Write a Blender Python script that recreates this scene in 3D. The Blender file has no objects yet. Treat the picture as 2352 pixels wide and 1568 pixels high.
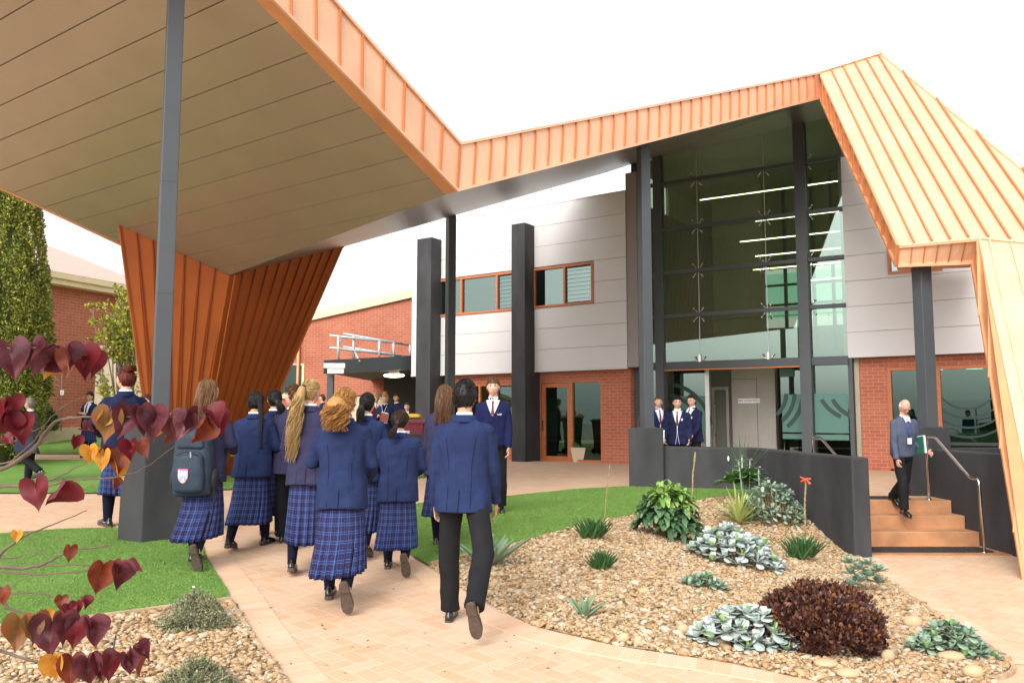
import bpy, bmesh, math, random
import numpy as np
from mathutils import Vector, Matrix, noise
random.seed(7)
PI = math.pi
R = math.radians
SC = bpy.context.scene
COL = SC.collection
# ------------------------------------------------------------------ camera
FPX, CX, CY, TILT, CAMZ = 1900.0, 1176.0, 784.0, math.atan(174/1900), 1.24
cd = bpy.data.cameras.new('camera'); cam = bpy.data.objects.new('camera', cd); COL.objects.link(cam)
cam.location = (0, 0, CAMZ); cam.rotation_euler = (PI/2 + TILT, 0, 0)
cd.sensor_width = 36; cd.lens = 36*FPX/2352; cd.clip_end = 1500; cd.clip_start = .05
SC.camera = cam
# ------------------------------------------------------------------ sky and sun (bright overcast)
SUN_EL, SUN_AZ = R(38), R(205)
wd = bpy.data.worlds.new('World'); SC.world = wd; wd.use_nodes = True
nt = wd.node_tree; bg = nt.nodes['Background']
sky = nt.nodes.new('ShaderNodeTexSky'); sky.sky_type = 'NISHITA'; sky.sun_disc = False
sky.sun_elevation = SUN_EL; sky.sun_rotation = SUN_AZ; sky.dust_density = 6; sky.air_density = 1.0; sky.ozone_density = 1.0
hs = nt.nodes.new('ShaderNodeHueSaturation'); hs.inputs['Saturation'].default_value = 0.10
hs.inputs['Value'].default_value = 1.1
# cloud deck: an even white layer added over the clear-sky gradient
ad = nt.nodes.new('ShaderNodeMix'); ad.data_type = 'RGBA'; ad.blend_type = 'ADD'; ad.inputs[0].default_value = 1; ad.inputs[7].default_value = (4.3, 4.35, 4.45, 1)
nt.links.new(sky.outputs[0], hs.inputs['Color']); nt.links.new(hs.outputs[0], ad.inputs[6]); nt.links.new(ad.outputs[2], bg.inputs[0]); bg.inputs[1].default_value = 0.15
sl = bpy.data.lights.new('sun', 'SUN'); sun = bpy.data.objects.new('sun', sl); COL.objects.link(sun)
sl.energy = 1.1; sl.angle = R(34); sl.color = (1, .95, .88)
# sun stands behind the camera, a little to the left
_sd = Vector((-.42*math.cos(SUN_EL), -.907*math.cos(SUN_EL), math.sin(SUN_EL)))
sun.rotation_euler = (-_sd).to_track_quat('-Z', 'Y').to_euler()
SC.view_settings.view_transform = 'Standard'; SC.view_settings.look = 'None'
SC.view_settings.exposure = 0.20; SC.view_settings.gamma = 1; SC.view_settings.use_curve_mapping = False
SC.cycles.max_bounces = 8; SC.cycles.transparent_max_bounces = 12

# ------------------------------------------------------------------ where things stand
_ct, _st = math.cos(TILT), math.sin(TILT)
def ray(px, py):
    x = (px-CX)/FPX; y = (CY-py)/FPX
    return Vector((x, _ct - y*_st, _st + y*_ct))
def W(px, py, Y):
    d = ray(px, py); k = Y/d.y
    return Vector((d.x*k, Y, CAMZ + d.z*k))
def Xat(px, Y, z=1.24):            # world x of a picture column at depth Y, height z
    k = _ct*Y + _st*(z-CAMZ)
    return (px-CX)/FPX*k
def PLp(px, py, c):                # plane z = c0 + c1 x + c2 y
    d = ray(px, py); t = (c[0]-CAMZ)/(d.z - c[1]*d.x - c[2]*d.y)
    return Vector((0, 0, CAMZ)) + d*t
def sst(t): t = max(0., min(1., t)); return t*t*(3-2*t)
def hgt(x, y):
    yy = max(2.0, y)
    L = -.06*max(0, 10.4-yy) if yy < 9.9 else -.03*((11.4-min(yy, 11.4))/1.5)**2
    Rr = -.55*min(1, max(0, (14-yy)/3))**2
    if x > 4.2:
        k = sst((x-4.2)/.35); Rr = (1-k)*Rr + k*(-.55 if y < 13.2 else -.55*max(0, 14-y)/.8)
    w = sst((x-.3)/4.0)
    h = (1-w)*L + w*Rr
    if x < -5: h += sst((-5-x)/3.0)*.0066*max(0, min(y, 27)-14.5)**2
    return h
def Gp(px, py):
    d = ray(px, py); t = 1.0
    z = 0
    for i in range(30):
        t = (z-CAMZ)/d.z; z = .5*z+.5*hgt(d.x*t, d.y*t)
    return Vector((d.x*t, d.y*t, z))

# ------------------------------------------------------------------ materials
MATS = {}
def _n(nt, t, **k):
    n = nt.nodes.new(t)
    for a, b in k.items(): setattr(n, a, b)
    return n
def mat(name, col, rough=.6, metal=0., spec=.5, bump=0., bscale=20., var=0., vscale=3., bdist=.01, coords='Object', stretch=(1,1,1), detail=4, sheen=0., col2=None, trans=0.):
    m = bpy.data.materials.new(name); m.use_nodes = True; nt = m.node_tree; b = nt.nodes['Principled BSDF']
    b.inputs['Roughness'].default_value = rough; b.inputs['Metallic'].default_value = metal
    b.inputs['Specular IOR Level'].default_value = spec
    if sheen: b.inputs['Sheen Weight'].default_value = sheen
    b.inputs['Base Color'].default_value = (*col, 1)
    tc = _n(nt, 'ShaderNodeTexCoord'); mp = _n(nt, 'ShaderNodeMapping'); mp.inputs['Scale'].default_value = stretch
    nt.links.new(tc.outputs[coords], mp.inputs[0])
    if var or col2:
        nz = _n(nt, 'ShaderNodeTexNoise'); nz.inputs['Scale'].default_value = vscale; nz.inputs['Detail'].default_value = detail
        nt.links.new(mp.outputs[0], nz.inputs[0])
        cr = _n(nt, 'ShaderNodeValToRGB'); cr.color_ramp.elements[0].position = .3; cr.color_ramp.elements[1].position = .7
        if col2 is None:
            c0 = [max(0, c*(1-var)) for c in col]; c1 = [min(1, c*(1+var)) for c in col]
        else: c0, c1 = col, col2
        cr.color_ramp.elements[0].color = (*c0, 1); cr.color_ramp.elements[1].color = (*c1, 1)
        nt.links.new(nz.outputs[0], cr.inputs[0]); nt.links.new(cr.outputs[0], b.inputs['Base Color'])
    if bump:
        nb = _n(nt, 'ShaderNodeTexNoise'); nb.inputs['Scale'].default_value = bscale; nb.inputs['Detail'].default_value = 5
        nt.links.new(mp.outputs[0], nb.inputs[0])
        bp = _n(nt, 'ShaderNodeBump'); bp.inputs['Strength'].default_value = bump; bp.inputs['Distance'].default_value = bdist
        nt.links.new(nb.outputs[0], bp.inputs['Height']); nt.links.new(bp.outputs[0], b.inputs['Normal'])
    MATS[name] = m
    return m
def mth(nt, op, a, b=None, c=None):
    n = nt.nodes.new('ShaderNodeMath'); n.operation = op
    for i, v in enumerate((a, b, c)):
        if v is None: continue
        if isinstance(v, (int, float)): n.inputs[i].default_value = v
        else: nt.links.new(v, n.inputs[i])
    return n.outputs[0]
def mixc(nt, f, a, b):
    n = nt.nodes.new('ShaderNodeMix'); n.data_type = 'RGBA'
    if isinstance(f, (int, float)): n.inputs[0].default_value = f
    else: nt.links.new(f, n.inputs[0])
    for i, v in ((6, a), (7, b)):
        if isinstance(v, tuple): n.inputs[i].default_value = (*v, 1)
        else: nt.links.new(v, n.inputs[i])
    return n.outputs[2]
def ramp(nt, f, stops):
    n = nt.nodes.new('ShaderNodeValToRGB'); e = n.color_ramp.elements
    while len(e) < len(stops): e.new(.5)
    for i, (p, c) in enumerate(stops): e[i].position = p; e[i].color = (*c, 1)
    nt.links.new(f, n.inputs[0]); return n.outputs[0]

def brick_mat(name, c1, c2, mortar, bw=.24, bh=.086):
    m = bpy.data.materials.new(name); m.use_nodes = True; nt = m.node_tree; b = nt.nodes['Principled BSDF']
    uv = _n(nt, 'ShaderNodeUVMap'); br = _n(nt, 'ShaderNodeTexBrick')
    br.inputs['Scale'].default_value = 1; br.inputs['Brick Width'].default_value = bw; br.inputs['Row Height'].default_value = bh
    br.inputs['Mortar Size'].default_value = .006; br.inputs['Mortar Smooth'].default_value = .2; br.inputs['Bias'].default_value = -.1
    br.inputs['Color1'].default_value = (*c1, 1); br.inputs['Color2'].default_value = (*c2, 1); br.inputs['Mortar'].default_value = (*mortar, 1)
    nt.links.new(uv.outputs[0], br.inputs[0])
    nz = _n(nt, 'ShaderNodeTexNoise'); nz.inputs['Scale'].default_value = 1.3; nz.inputs['Detail'].default_value = 6; nt.links.new(uv.outputs[0], nz.inputs[0])
    mul = mixc(nt, .35, br.outputs[0], mixc(nt, nz.outputs[0], (.16, .05, .03), (.62, .27, .18)))
    nt.links.new(mul, b.inputs['Base Color']); b.inputs['Roughness'].default_value = .85
    bp = _n(nt, 'ShaderNodeBump'); bp.inputs['Strength'].default_value = .5; bp.inputs['Distance'].default_value = .006; bp.invert = True
    nt.links.new(br.outputs['Fac'], bp.inputs['Height']); nt.links.new(bp.outputs[0], b.inputs['Normal'])
    MATS[name] = m; return m

def paver_mat(name, rot=45, size=.115, tint=(.60, .40, .265), soldier=False):
    m = bpy.data.materials.new(name); m.use_nodes = True; nt = m.node_tree; b = nt.nodes['Principled BSDF']
    uv = _n(nt, 'ShaderNodeUVMap'); mp = _n(nt, 'ShaderNodeMapping'); mp.inputs['Rotation'].default_value = (0, 0, R(rot))
    mp.inputs['Scale'].default_value = (1/size, 1/size, 1); nt.links.new(uv.outputs[0], mp.inputs[0])
    sx = _n(nt, 'ShaderNodeSeparateXYZ'); nt.links.new(mp.outputs[0], sx.inputs[0]); u, v = sx.outputs[0], sx.outputs[1]
    i, j = mth(nt, 'FLOOR', u), mth(nt, 'FLOOR', v)
    fu, fv = mth(nt, 'SUBTRACT', u, i), mth(nt, 'SUBTRACT', v, j)
    k = mth(nt, 'FLOORED_MODULO', mth(nt, 'SUBTRACT', i, j), 4) if not soldier else None
    def eq(n): return mth(nt, 'COMPARE', k, float(n), .1)
    lw = .045
    def edge(f, lo, notk):
        e = mth(nt, 'LESS_THAN', f, lw) if lo else mth(nt, 'GREATER_THAN', f, 1-lw)
        return mth(nt, 'MULTIPLY', e, mth(nt, 'SUBTRACT', 1., eq(notk)))
    if not soldier:
        mm = mth(nt, 'MAXIMUM', mth(nt, 'MAXIMUM', edge(fu, True, 1), edge(fu, False, 0)), mth(nt, 'MAXIMUM', edge(fv, True, 2), edge(fv, False, 3)))
        bi = mth(nt, 'SUBTRACT', i, eq(1)); bj = mth(nt, 'SUBTRACT', j, eq(2))
    else:
        j2 = mth(nt, 'FLOOR', mth(nt, 'DIVIDE', v, 2.0)); f2 = mth(nt, 'SUBTRACT', mth(nt, 'DIVIDE', v, 2.0), j2)
        mm = mth(nt, 'MAXIMUM', mth(nt, 'LESS_THAN', fu, lw*1.5), mth(nt, 'LESS_THAN', f2, lw)); bi, bj = i, j2
    cb = _n(nt, 'ShaderNodeCombineXYZ'); nt.links.new(bi, cb.inputs[0]); nt.links.new(bj, cb.inputs[1])
    wn = _n(nt, 'ShaderNodeTexWhiteNoise'); wn.noise_dimensions = '2D'; nt.links.new(cb.outputs[0], wn.inputs['Vector'])
    t = tint
    bc = ramp(nt, wn.outputs[0], [(0, (t[0]*.97, t[1]*.90, t[2]*.86)), (.25, (t[0]*.98, t[1]*.95, t[2]*.9)), (.7, (t[0], t[1]*1.03, t[2]*1.06)), (1, (t[0]*1.04, t[1]*1.12, t[2]*1.18))])
    nz = _n(nt, 'ShaderNodeTexNoise'); nz.inputs['Scale'].default_value = .9; nz.inputs['Detail'].default_value = 5; nt.links.new(uv.outputs[0], nz.inputs[0])
    st = mth(nt, 'MULTIPLY', mth(nt, 'SUBTRACT', nz.outputs[0], .42), 2.2)
    n2 = _n(nt, 'ShaderNodeClamp'); nt.links.new(st, n2.inputs[0])
    bc = mixc(nt, mth(nt, 'MULTIPLY', n2.outputs[0], .62), bc, (t[0]*.90, t[1]*.66, t[2]*.56))
    n3 = _n(nt, 'ShaderNodeTexNoise'); n3.inputs['Scale'].default_value = 9; n3.inputs['Detail'].default_value = 6; nt.links.new(uv.outputs[0], n3.inputs[0])
    bc = mixc(nt, mth(nt, 'MULTIPLY', n3.outputs[0], .28), bc, (t[0]*.8, t[1]*.72, t[2]*.62))
    fin = mixc(nt, mth(nt, 'MULTIPLY', mm, .55), bc, (.66, .52, .38))
    nt.links.new(fin, b.inputs['Base Color']); b.inputs['Roughness'].default_value = .75
    bp = _n(nt, 'ShaderNodeBump'); bp.inputs['Strength'].default_value = .35; bp.inputs['Distance'].default_value = .004; bp.invert = True
    nt.links.new(mm, bp.inputs['Height']); nt.links.new(bp.outputs[0], b.inputs['Normal'])
    MATS[name] = m; return m

def glass_mat(name, tint=(.35, .6, .52), refl=.18, rough=.0):
    m = bpy.data.materials.new(name); m.use_nodes = True; nt = m.node_tree
    nt.nodes.remove(nt.nodes['Principled BSDF']); out = nt.nodes['Material Output']
    tr = _n(nt, 'ShaderNodeBsdfTransparent'); tr.inputs[0].default_value = (*tint, 1)
    gl = _n(nt, 'ShaderNodeBsdfGlossy'); gl.inputs[0].default_value = (.66, .80, .74, 1); gl.inputs[1].default_value = rough
    fr = _n(nt, 'ShaderNodeFresnel'); fr.inputs[0].default_value = 1.5
    f = mth(nt, 'MINIMUM', mth(nt, 'ADD', fr.outputs[0], refl), 1.0)
    mx = _n(nt, 'ShaderNodeMixShader'); nt.links.new(f, mx.inputs[0]); nt.links.new(tr.outputs[0], mx.inputs[1]); nt.links.new(gl.outputs[0], mx.inputs[2])
    nt.links.new(mx.outputs[0], out.inputs[0]); MATS[name] = m; return m
def emit_mat(name, col, s):
    m = bpy.data.materials.new(name); m.use_nodes = True; b = m.node_tree.nodes['Principled BSDF']
    b.inputs['Base Color'].default_value = (*col, 1); b.inputs['Emission Color'].default_value = (*col, 1); b.inputs['Emission Strength'].default_value = s
    MATS[name] = m; return m
def plaid_mat(name):
    m = bpy.data.materials.new(name); m.use_nodes = True; nt = m.node_tree; b = nt.nodes['Principled BSDF']
    uv = _n(nt, 'ShaderNodeUVMap'); sx = _n(nt, 'ShaderNodeSeparateXYZ'); nt.links.new(uv.outputs[0], sx.inputs[0])
    def fr(o, sc, off=0.): return mth(nt, 'FRACT', mth(nt, 'ADD', mth(nt, 'MULTIPLY', o, sc), off))
    def band(o, lo, hi): return mth(nt, 'MULTIPLY', mth(nt, 'GREATER_THAN', o, lo), mth(nt, 'LESS_THAN', o, hi))
    fu, fv = fr(sx.outputs[0], 15.), fr(sx.outputs[1], 15.)
    base = (.018, .027, .105)
    c = mixc(nt, mth(nt, 'MULTIPLY', band(fu, .0, .34), .8), base, (.007, .010, .040))
    c = mixc(nt, mth(nt, 'MULTIPLY', band(fv, .0, .34), .7), c, (.007, .010, .040))
    for o in (fu, fv):
        c = mixc(nt, mth(nt, 'MULTIPLY', band(o, .50, .56), .55), c, (.08, .145, .34))
        c = mixc(nt, mth(nt, 'MULTIPLY', band(o, .76, .82), .55), c, (.08, .145, .34))
        c = mixc(nt, mth(nt, 'MULTIPLY', band(o, .15, .19), .45), c, (.16, .05, .09))
    nt.links.new(c, b.inputs['Base Color']); b.inputs['Roughness'].default_value = .8; b.inputs['Specular IOR Level'].default_value = .2
    MATS[name] = m; return m

# ------------------------------------------------------------------ mesh helpers
def sm(a, b, t): return a + (b-a)*t
class MB:
    def __init__(s): s.v = []; s.f = []; s.m = []; s.uv = []; s.sm = []
    def add(s, vs, fs, mi=0, uvs=None, smooth=False):
        o = len(s.v); s.v += [tuple(p) for p in vs]
        for k, f in enumerate(fs):
            s.f.append([o+i for i in f]); s.m.append(mi); s.uv.append(uvs[k] if uvs else None); s.sm.append(smooth)
        return s
    def obox(s, c, ax, ay, az, mi=0):      # centre and three half-axis vectors
        c, ax, ay, az = Vector(c), Vector(ax), Vector(ay), Vector(az)
        vs = [c+a*ax+b*ay+d*az for d in (-1, 1) for b in (-1, 1) for a in (-1, 1)]
        fs = [(0,2,3,1), (4,5,7,6), (0,1,5,4), (2,6,7,3), (0,4,6,2), (1,3,7,5)]
        if ax.cross(ay).dot(az) < 0: fs = [f[::-1] for f in fs]
        return s.add(vs, fs, mi)
    def box(s, x0, x1, y0, y1, z0, z1, mi=0):
        return s.obox(((x0+x1)/2, (y0+y1)/2, (z0+z1)/2), ((x1-x0)/2, 0, 0), (0, (y1-y0)/2, 0), (0, 0, (z1-z0)/2), mi)
    def bar(s, a, b, w, t, up=(0, 0, 1), mi=0):   # square bar from a to b
        a, b = Vector(a), Vector(b); d = b-a; L = d.length
        if L < 1e-6: return s
        d.normalize(); u = Vector(up); sd = d.cross(u)
        if sd.length < 1e-4: sd = d.cross(Vector((1, 0, 0)))
        sd.normalize(); u = sd.cross(d)
        return s.obox((a+b)/2, d*(L/2), sd*(w/2), u*(t/2), mi)
    def loft(s, rings, mi=0, cap=True, smooth=True, closed=True, uvs=None):
        n = len(rings[0]); vs = [p for r in rings for p in r]; fs = []; fu = []
        nn = n if closed else n-1
        for i in range(len(rings)-1):
            for j in range(nn):
                k = (j+1) % n
                fs.append((i*n+j, i*n+k, (i+1)*n+k, (i+1)*n+j))
                if uvs:
                    u0, u1 = uvs[0][j], uvs[0][j+1]
                    fu.append(((u0, uvs[1][i]), (u1, uvs[1][i]), (u1, uvs[1][i+1]), (u0, uvs[1][i+1])))
        o = len(s.v); s.add(vs, fs, mi, fu if uvs else None, smooth)
        if cap and closed:
            s.f.append([o+i for i in range(n)][::-1]); s.m.append(mi); s.uv.append(None); s.sm.append(False)
            s.f.append([o+(len(rings)-1)*n+i for i in range(n)]); s.m.append(mi); s.uv.append(None); s.sm.append(False)
        return s
    def tube(s, pts, rad, n=8, mi=0, cap=True, smooth=True, sq=None):
        pts = [Vector(p) for p in pts]
        if not hasattr(rad, '__len__'): rad = [rad]*len(pts)
        rings = []; pu = None
        for i, p in enumerate(pts):
            d = (pts[min(i+1, len(pts)-1)] - pts[max(i-1, 0)])
            if d.length < 1e-9: d = Vector((0, 0, 1))
            d.normalize()
            if pu is None:
                pu = Vector((0, 0, 1)) if abs(d.z) < .9 else Vector((0, 1, 0))
            u = pu - d*pu.dot(d)
            if u.length < 1e-5: u = Vector((1, 0, 0))-d*d.x
            u.normalize(); pu = u; w = d.cross(u); r = rad[i]
            ra, rb = (r, r) if not hasattr(r, '__len__') else r
            rings.append([p + w*(math.cos(2*PI*k/n)*ra) + u*(math.sin(2*PI*k/n)*rb) for k in range(n)])
        return s.loft(rings, mi, cap, smooth)
    def capsule(s, a, b, ra, rb, n=12, mi=0):
        a, b = Vector(a), Vector(b); d = (b-a); L = d.length; d = d/L if L > 1e-6 else Vector((0,0,1))
        pts, rr = [], []
        for k in range(4): t = k/3*PI/2*.97+.03; pts.append(a-d*ra*math.cos(t)); rr.append(ra*math.sin(t))
        for k in range(4): t = PI/2*(1-k/3*.97)-.0; pts.append(b+d*rb*math.cos(t)); rr.append(max(rb*math.sin(t), rb*.05))
        return s.tube(pts, rr, n, mi)
    def ball(s, c, r, n=12, m=8, mi=0, M=None):
        c = Vector(c); rr = r if hasattr(r, '__len__') else (r, r, r); rings = []
        for i in range(m+1):
            t = PI*(i/m)*.998+.003
            ring = []
            for j in range(n):
                p = Vector((math.sin(t)*math.cos(2*PI*j/n)*rr[0], math.sin(t)*math.sin(2*PI*j/n)*rr[1], -math.cos(t)*rr[2]))
                if M: p = M @ p
                ring.append(c+p)
            rings.append(ring)
        return s.loft(rings, mi)
    def poly_prism(s, pts, d, mi=0):        # planar polygon pts extruded by vector d
        n = len(pts); pts = [Vector(p) for p in pts]; d = Vector(d); vs = pts + [p+d for p in pts]
        nrm = Vector((0, 0, 0))
        for i in range(n): nrm += (pts[i]-pts[0]).cross(pts[(i+1) % n]-pts[0])
        fl = nrm.dot(d) > 0
        f0 = list(range(n)); f1 = list(range(n, 2*n))
        fs = [f0[::-1] if fl else f0, f1 if fl else f1[::-1]]
        for i in range(n):
            k = (i+1) % n; q = (i, k, n+k, n+i); fs.append(q if fl else q[::-1])
        return s.add(vs, fs, mi)
    def build(s, name, mats, parent=None, bevel=0., loc=None):
        me = bpy.data.meshes.new(name); me.from_pydata([tuple(p) for p in s.v], [], s.f)
        if not isinstance(mats, (list, tuple)): mats = [mats]
        for m in mats: me.materials.append(MATS[m] if isinstance(m, str) else m)
        me.polygons.foreach_set('material_index', s.m); me.polygons.foreach_set('use_smooth', s.sm)
        uvl = me.uv_layers.new(name='UVMap'); ud = uvl.data
        vs = s.v
        for p in me.polygons:
            cu = s.uv[p.index]
            if cu is not None:
                for q, li in enumerate(p.loop_indices): ud[li].uv = cu[q]
            else:
                nn = p.normal
                if abs(nn.z) > .85:
                    for li in p.loop_indices: c = vs[me.loops[li].vertex_index]; ud[li].uv = (c[0], c[1])
                else:
                    t = Vector((-nn.y, nn.x, 0)); t.normalize()
                    for li in p.loop_indices: c = vs[me.loops[li].vertex_index]; ud[li].uv = (c[0]*t.x+c[1]*t.y, c[2])
        me.update()
        return link(name, me, parent, bevel, loc)
WORLDISH = set()
def link(name, me, parent=None, bevel=0., loc=None):
    o = bpy.data.objects.new(name, me); COL.objects.link(o)
    if parent is not None:
        o.parent = parent
        if loc is None and parent.name in WORLDISH: o.location = -Vector(parent.location)
    if loc is not None: o.location = loc
    if bevel:
        b = o.modifiers.new('bevel', 'BEVEL'); b.width = bevel; b.segments = 2; b.limit_method = 'ANGLE'; b.angle_limit = R(40)
    return o
def tag(o, label=None, cat=None, group=None, kind=None):
    if label: o['label'] = label
    if cat: o['category'] = cat
    if group: o['group'] = group
    if kind: o['kind'] = kind
    return o
def thing(name, label, cat, loc=(0, 0, 0), rz=0, group=None, world=True):
    """Empty at the base of a thing.  world=True: its part meshes are written in world coordinates."""
    o = bpy.data.objects.new(name, None); COL.objects.link(o); o.location = loc; o.rotation_euler = (0, 0, rz); o.empty_display_size = .1
    if world: WORLDISH.add(o.name)
    tag(o, label, cat, group); return o
def np_mesh(name, verts, faces_tri, mats, smooth=True):
    me = bpy.data.meshes.new(name); nv, nf = len(verts), len(faces_tri)
    me.vertices.add(nv); me.vertices.foreach_set('co', np.asarray(verts, dtype=np.float32).ravel())
    me.loops.add(nf*3); me.loops.foreach_set('vertex_index', np.asarray(faces_tri, dtype=np.int32).ravel())
    me.polygons.add(nf); me.polygons.foreach_set('loop_start', np.arange(0, nf*3, 3, dtype=np.int32))
    me.polygons.foreach_set('loop_total', np.full(nf, 3, dtype=np.int32)) if False else None
    me.update(calc_edges=True); me.validate()
    if smooth: me.polygons.foreach_set('use_smooth', np.ones(len(me.polygons), dtype=bool))
    for m in mats: me.materials.append(MATS[m] if isinstance(m, str) else m)
    return me
def crom(pts, n=6):
    pts = [Vector(p) for p in pts]; out = []
    for i in range(len(pts)-1):
        p0 = pts[max(i-1, 0)]; p1 = pts[i]; p2 = pts[i+1]; p3 = pts[min(i+2, len(pts)-1)]
        for k in range(n):
            t = k/n
            out.append(.5*((2*p1)+(p2-p0)*t+(2*p0-5*p1+4*p2-p3)*t*t+(3*p1-p0-3*p2+p3)*t**3))
    out.append(pts[-1]); return out
def text_mesh(name, body, size, mat_, parent, M, ext=.001):
    cu = bpy.data.curves.new(name, 'FONT'); cu.body = body; cu.size = size; cu.extrude = ext; cu.align_x = 'CENTER'; cu.align_y = 'CENTER'
    t = bpy.data.objects.new('tmp_text', cu); COL.objects.link(t)
    bpy.context.view_layer.update()
    me = bpy.data.meshes.new_from_object(t.evaluated_get(bpy.context.evaluated_depsgraph_get()))
    bpy.data.objects.remove(t); bpy.data.curves.remove(cu)
    me.transform(M); me.materials.clear(); me.materials.append(MATS[mat_]); me.name = name
    return link(name, me, parent)
def remesh(mb, voxel, name, mats, parent=None, smooth=3, disp=0., dscale=6., extra=None):
    me = bpy.data.meshes.new(name); me.from_pydata([tuple(p) for p in mb.v], [], mb.f)
    t = bpy.data.objects.new('tmp', me); COL.objects.link(t)
    bm_ = bmesh.new(); bm_.from_mesh(me); bmesh.ops.recalc_face_normals(bm_, faces=bm_.faces); bm_.to_mesh(me); bm_.free()
    r = t.modifiers.new('r', 'REMESH'); r.mode = 'VOXEL'; r.voxel_size = voxel; r.use_smooth_shade = True
    if smooth: q = t.modifiers.new('s', 'SMOOTH'); q.iterations = smooth; q.factor = .5
    bpy.context.view_layer.update()
    m2 = bpy.data.meshes.new_from_object(t.evaluated_get(bpy.context.evaluated_depsgraph_get()))
    bpy.data.objects.remove(t); bpy.data.meshes.remove(me); m2.name = name
    if disp:
        n = len(m2.vertices); co = np.empty(n*3, dtype=np.float32); m2.vertices.foreach_get('co', co); co = co.reshape(-1, 3)
        no = np.empty(n*3, dtype=np.float32); m2.vertices.foreach_get('normal', no); no = no.reshape(-1, 3)
        ph = random.uniform(0, 50)
        for i in range(n):
            c = co[i]; f = noise.noise(Vector((c[0]*dscale+ph, c[1]*dscale, c[2]*dscale*.75))) + .5*noise.noise(Vector((c[0]*dscale*2.3+ph, c[1]*dscale*2.3, c[2]*dscale*1.3)))
            f = f if f > 0 else f*.55
            co[i] = c + no[i]*f*disp
        m2.vertices.foreach_set('co', co.ravel())
    if not isinstance(mats, (list, tuple)): mats = [mats]
    m2.materials.clear()
    for m in mats: m2.materials.append(MATS[m])
    if extra is not None:      # join a structured shell (the head) into the same mesh
        b2 = bmesh.new(); b2.from_mesh(m2)
        vv = [b2.verts.new(p) for p in extra.v]
        for f, mi, s_ in zip(extra.f, extra.m, extra.sm):
            try: ff = b2.faces.new([vv[i] for i in f]); ff.material_index = mi; ff.smooth = s_
            except ValueError: pass
        b2.to_mesh(m2); b2.free()
    m2.update()
    return link(name, m2, parent) if parent is not False else m2

# ------------------------------------------------------------------ palette
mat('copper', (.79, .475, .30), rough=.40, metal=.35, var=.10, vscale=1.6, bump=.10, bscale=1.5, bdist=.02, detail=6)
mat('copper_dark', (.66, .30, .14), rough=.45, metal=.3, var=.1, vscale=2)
mat('copper_seam_shade', (.52, .20, .075), rough=.45, metal=.3)  # rib colour deepened to stand in for the shade along the seams
mat('rust_seam_shade', (.24, .05, .010), rough=.6, metal=.2)  # support ribs painted darker as well, in place of seam shade
mat('rust_cladding', (.37, .088, .010), rough=.5, metal=.25, var=.12, vscale=1.2, bump=.04, bscale=5)
mat('soffit_panel', (.355, .29, .215), rough=.35, metal=.25, var=.04, vscale=1.5)
mat('soffit_steel', (.30, .275, .26), rough=.33, metal=.7, var=.06, vscale=2)
mat('charcoal', (.036, .036, .039), rough=.8, var=.38, vscale=2.2, stretch=(1, 1, .35), detail=7, bump=.25, bscale=60, bdist=.003)
mat('post_paint', (.062, .070, .078), rough=.55, var=.06, vscale=3)
mat('charcoal_edge', (.16, .16, .17), rough=.8, var=.2, vscale=10)
mat('panel_white', (.60, .585, .575), rough=.5, metal=.0, var=.03, vscale=1)
mat('panel_side', (.30, .27, .25), rough=.4, metal=.3)
mat('joint_dark', (.06, .055, .05), rough=.9)
mat('timber_frame', (.47, .15, .055), rough=.45, var=.12, vscale=5, stretch=(1, 1, 4))
mat('frame_dark', (.045, .045, .05), rough=.5)
mat('alu', (.55, .56, .56), rough=.35, metal=.7)
mat('steel', (.62, .60, .57), rough=.22, metal=1.)
mat('galv', (.55, .57, .58), rough=.45, metal=.5)
mat('cream', (.72, .62, .38), rough=.6, var=.05)
mat('cream_wall', (.62, .52, .36), rough=.8, var=.08)
mat('roof_pink', (.50, .36, .30), rough=.8, var=.08, vscale=4)
mat('concrete_step', (.44, .215, .10), rough=.75, var=.22, vscale=3.5, bump=.2, bscale=30)
mat('soil', (.22, .15, .09), rough=1, var=.3, vscale=8)
mat('wall_inside', (.16, .15, .12), rough=.8)
mat('room_olive', (.36, .34, .25), rough=.7, var=.15, vscale=.6)
mat('room_dark', (.05, .055, .05), rough=.8)
mat('room_beige', (.42, .37, .28), rough=.7)
mat('door_grey', (.36, .33, .29), rough=.5, var=.06)
mat('film_teal', (.075, .18, .145), rough=.6)
mat('film_dark', (.02, .05, .045), rough=.6)
mat('ink', (.03, .03, .03), rough=.6)
mat('white_paint', (.78, .77, .74), rough=.5)
mat('planter', (.66, .53, .38), rough=.7, var=.05)
mat('rubber', (.035, .03, .028), rough=.7)
mat('timber_edge', (.42, .30, .18), rough=.9, var=.25, vscale=8)
brick_mat('brick', (.40, .085, .04), (.50, .135, .065), (.55, .36, .25))
paver_mat('paver')
paver_mat('paver_border', rot=0, soldier=True, tint=(.64, .43, .29))
glass_mat('glass', (.3, .5, .42), .08); glass_mat('glass_up', (.2, .36, .32), .24); glass_mat('glass_big', (.56, .64, .54), .15)
emit_mat('tube_light', (1, .93, .70), 11); emit_mat('lamp_on', (1, .97, .85), 6)
emit_mat('sky_pane', (.50, .95, .82), .9)
plaid_mat('plaid')
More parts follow.
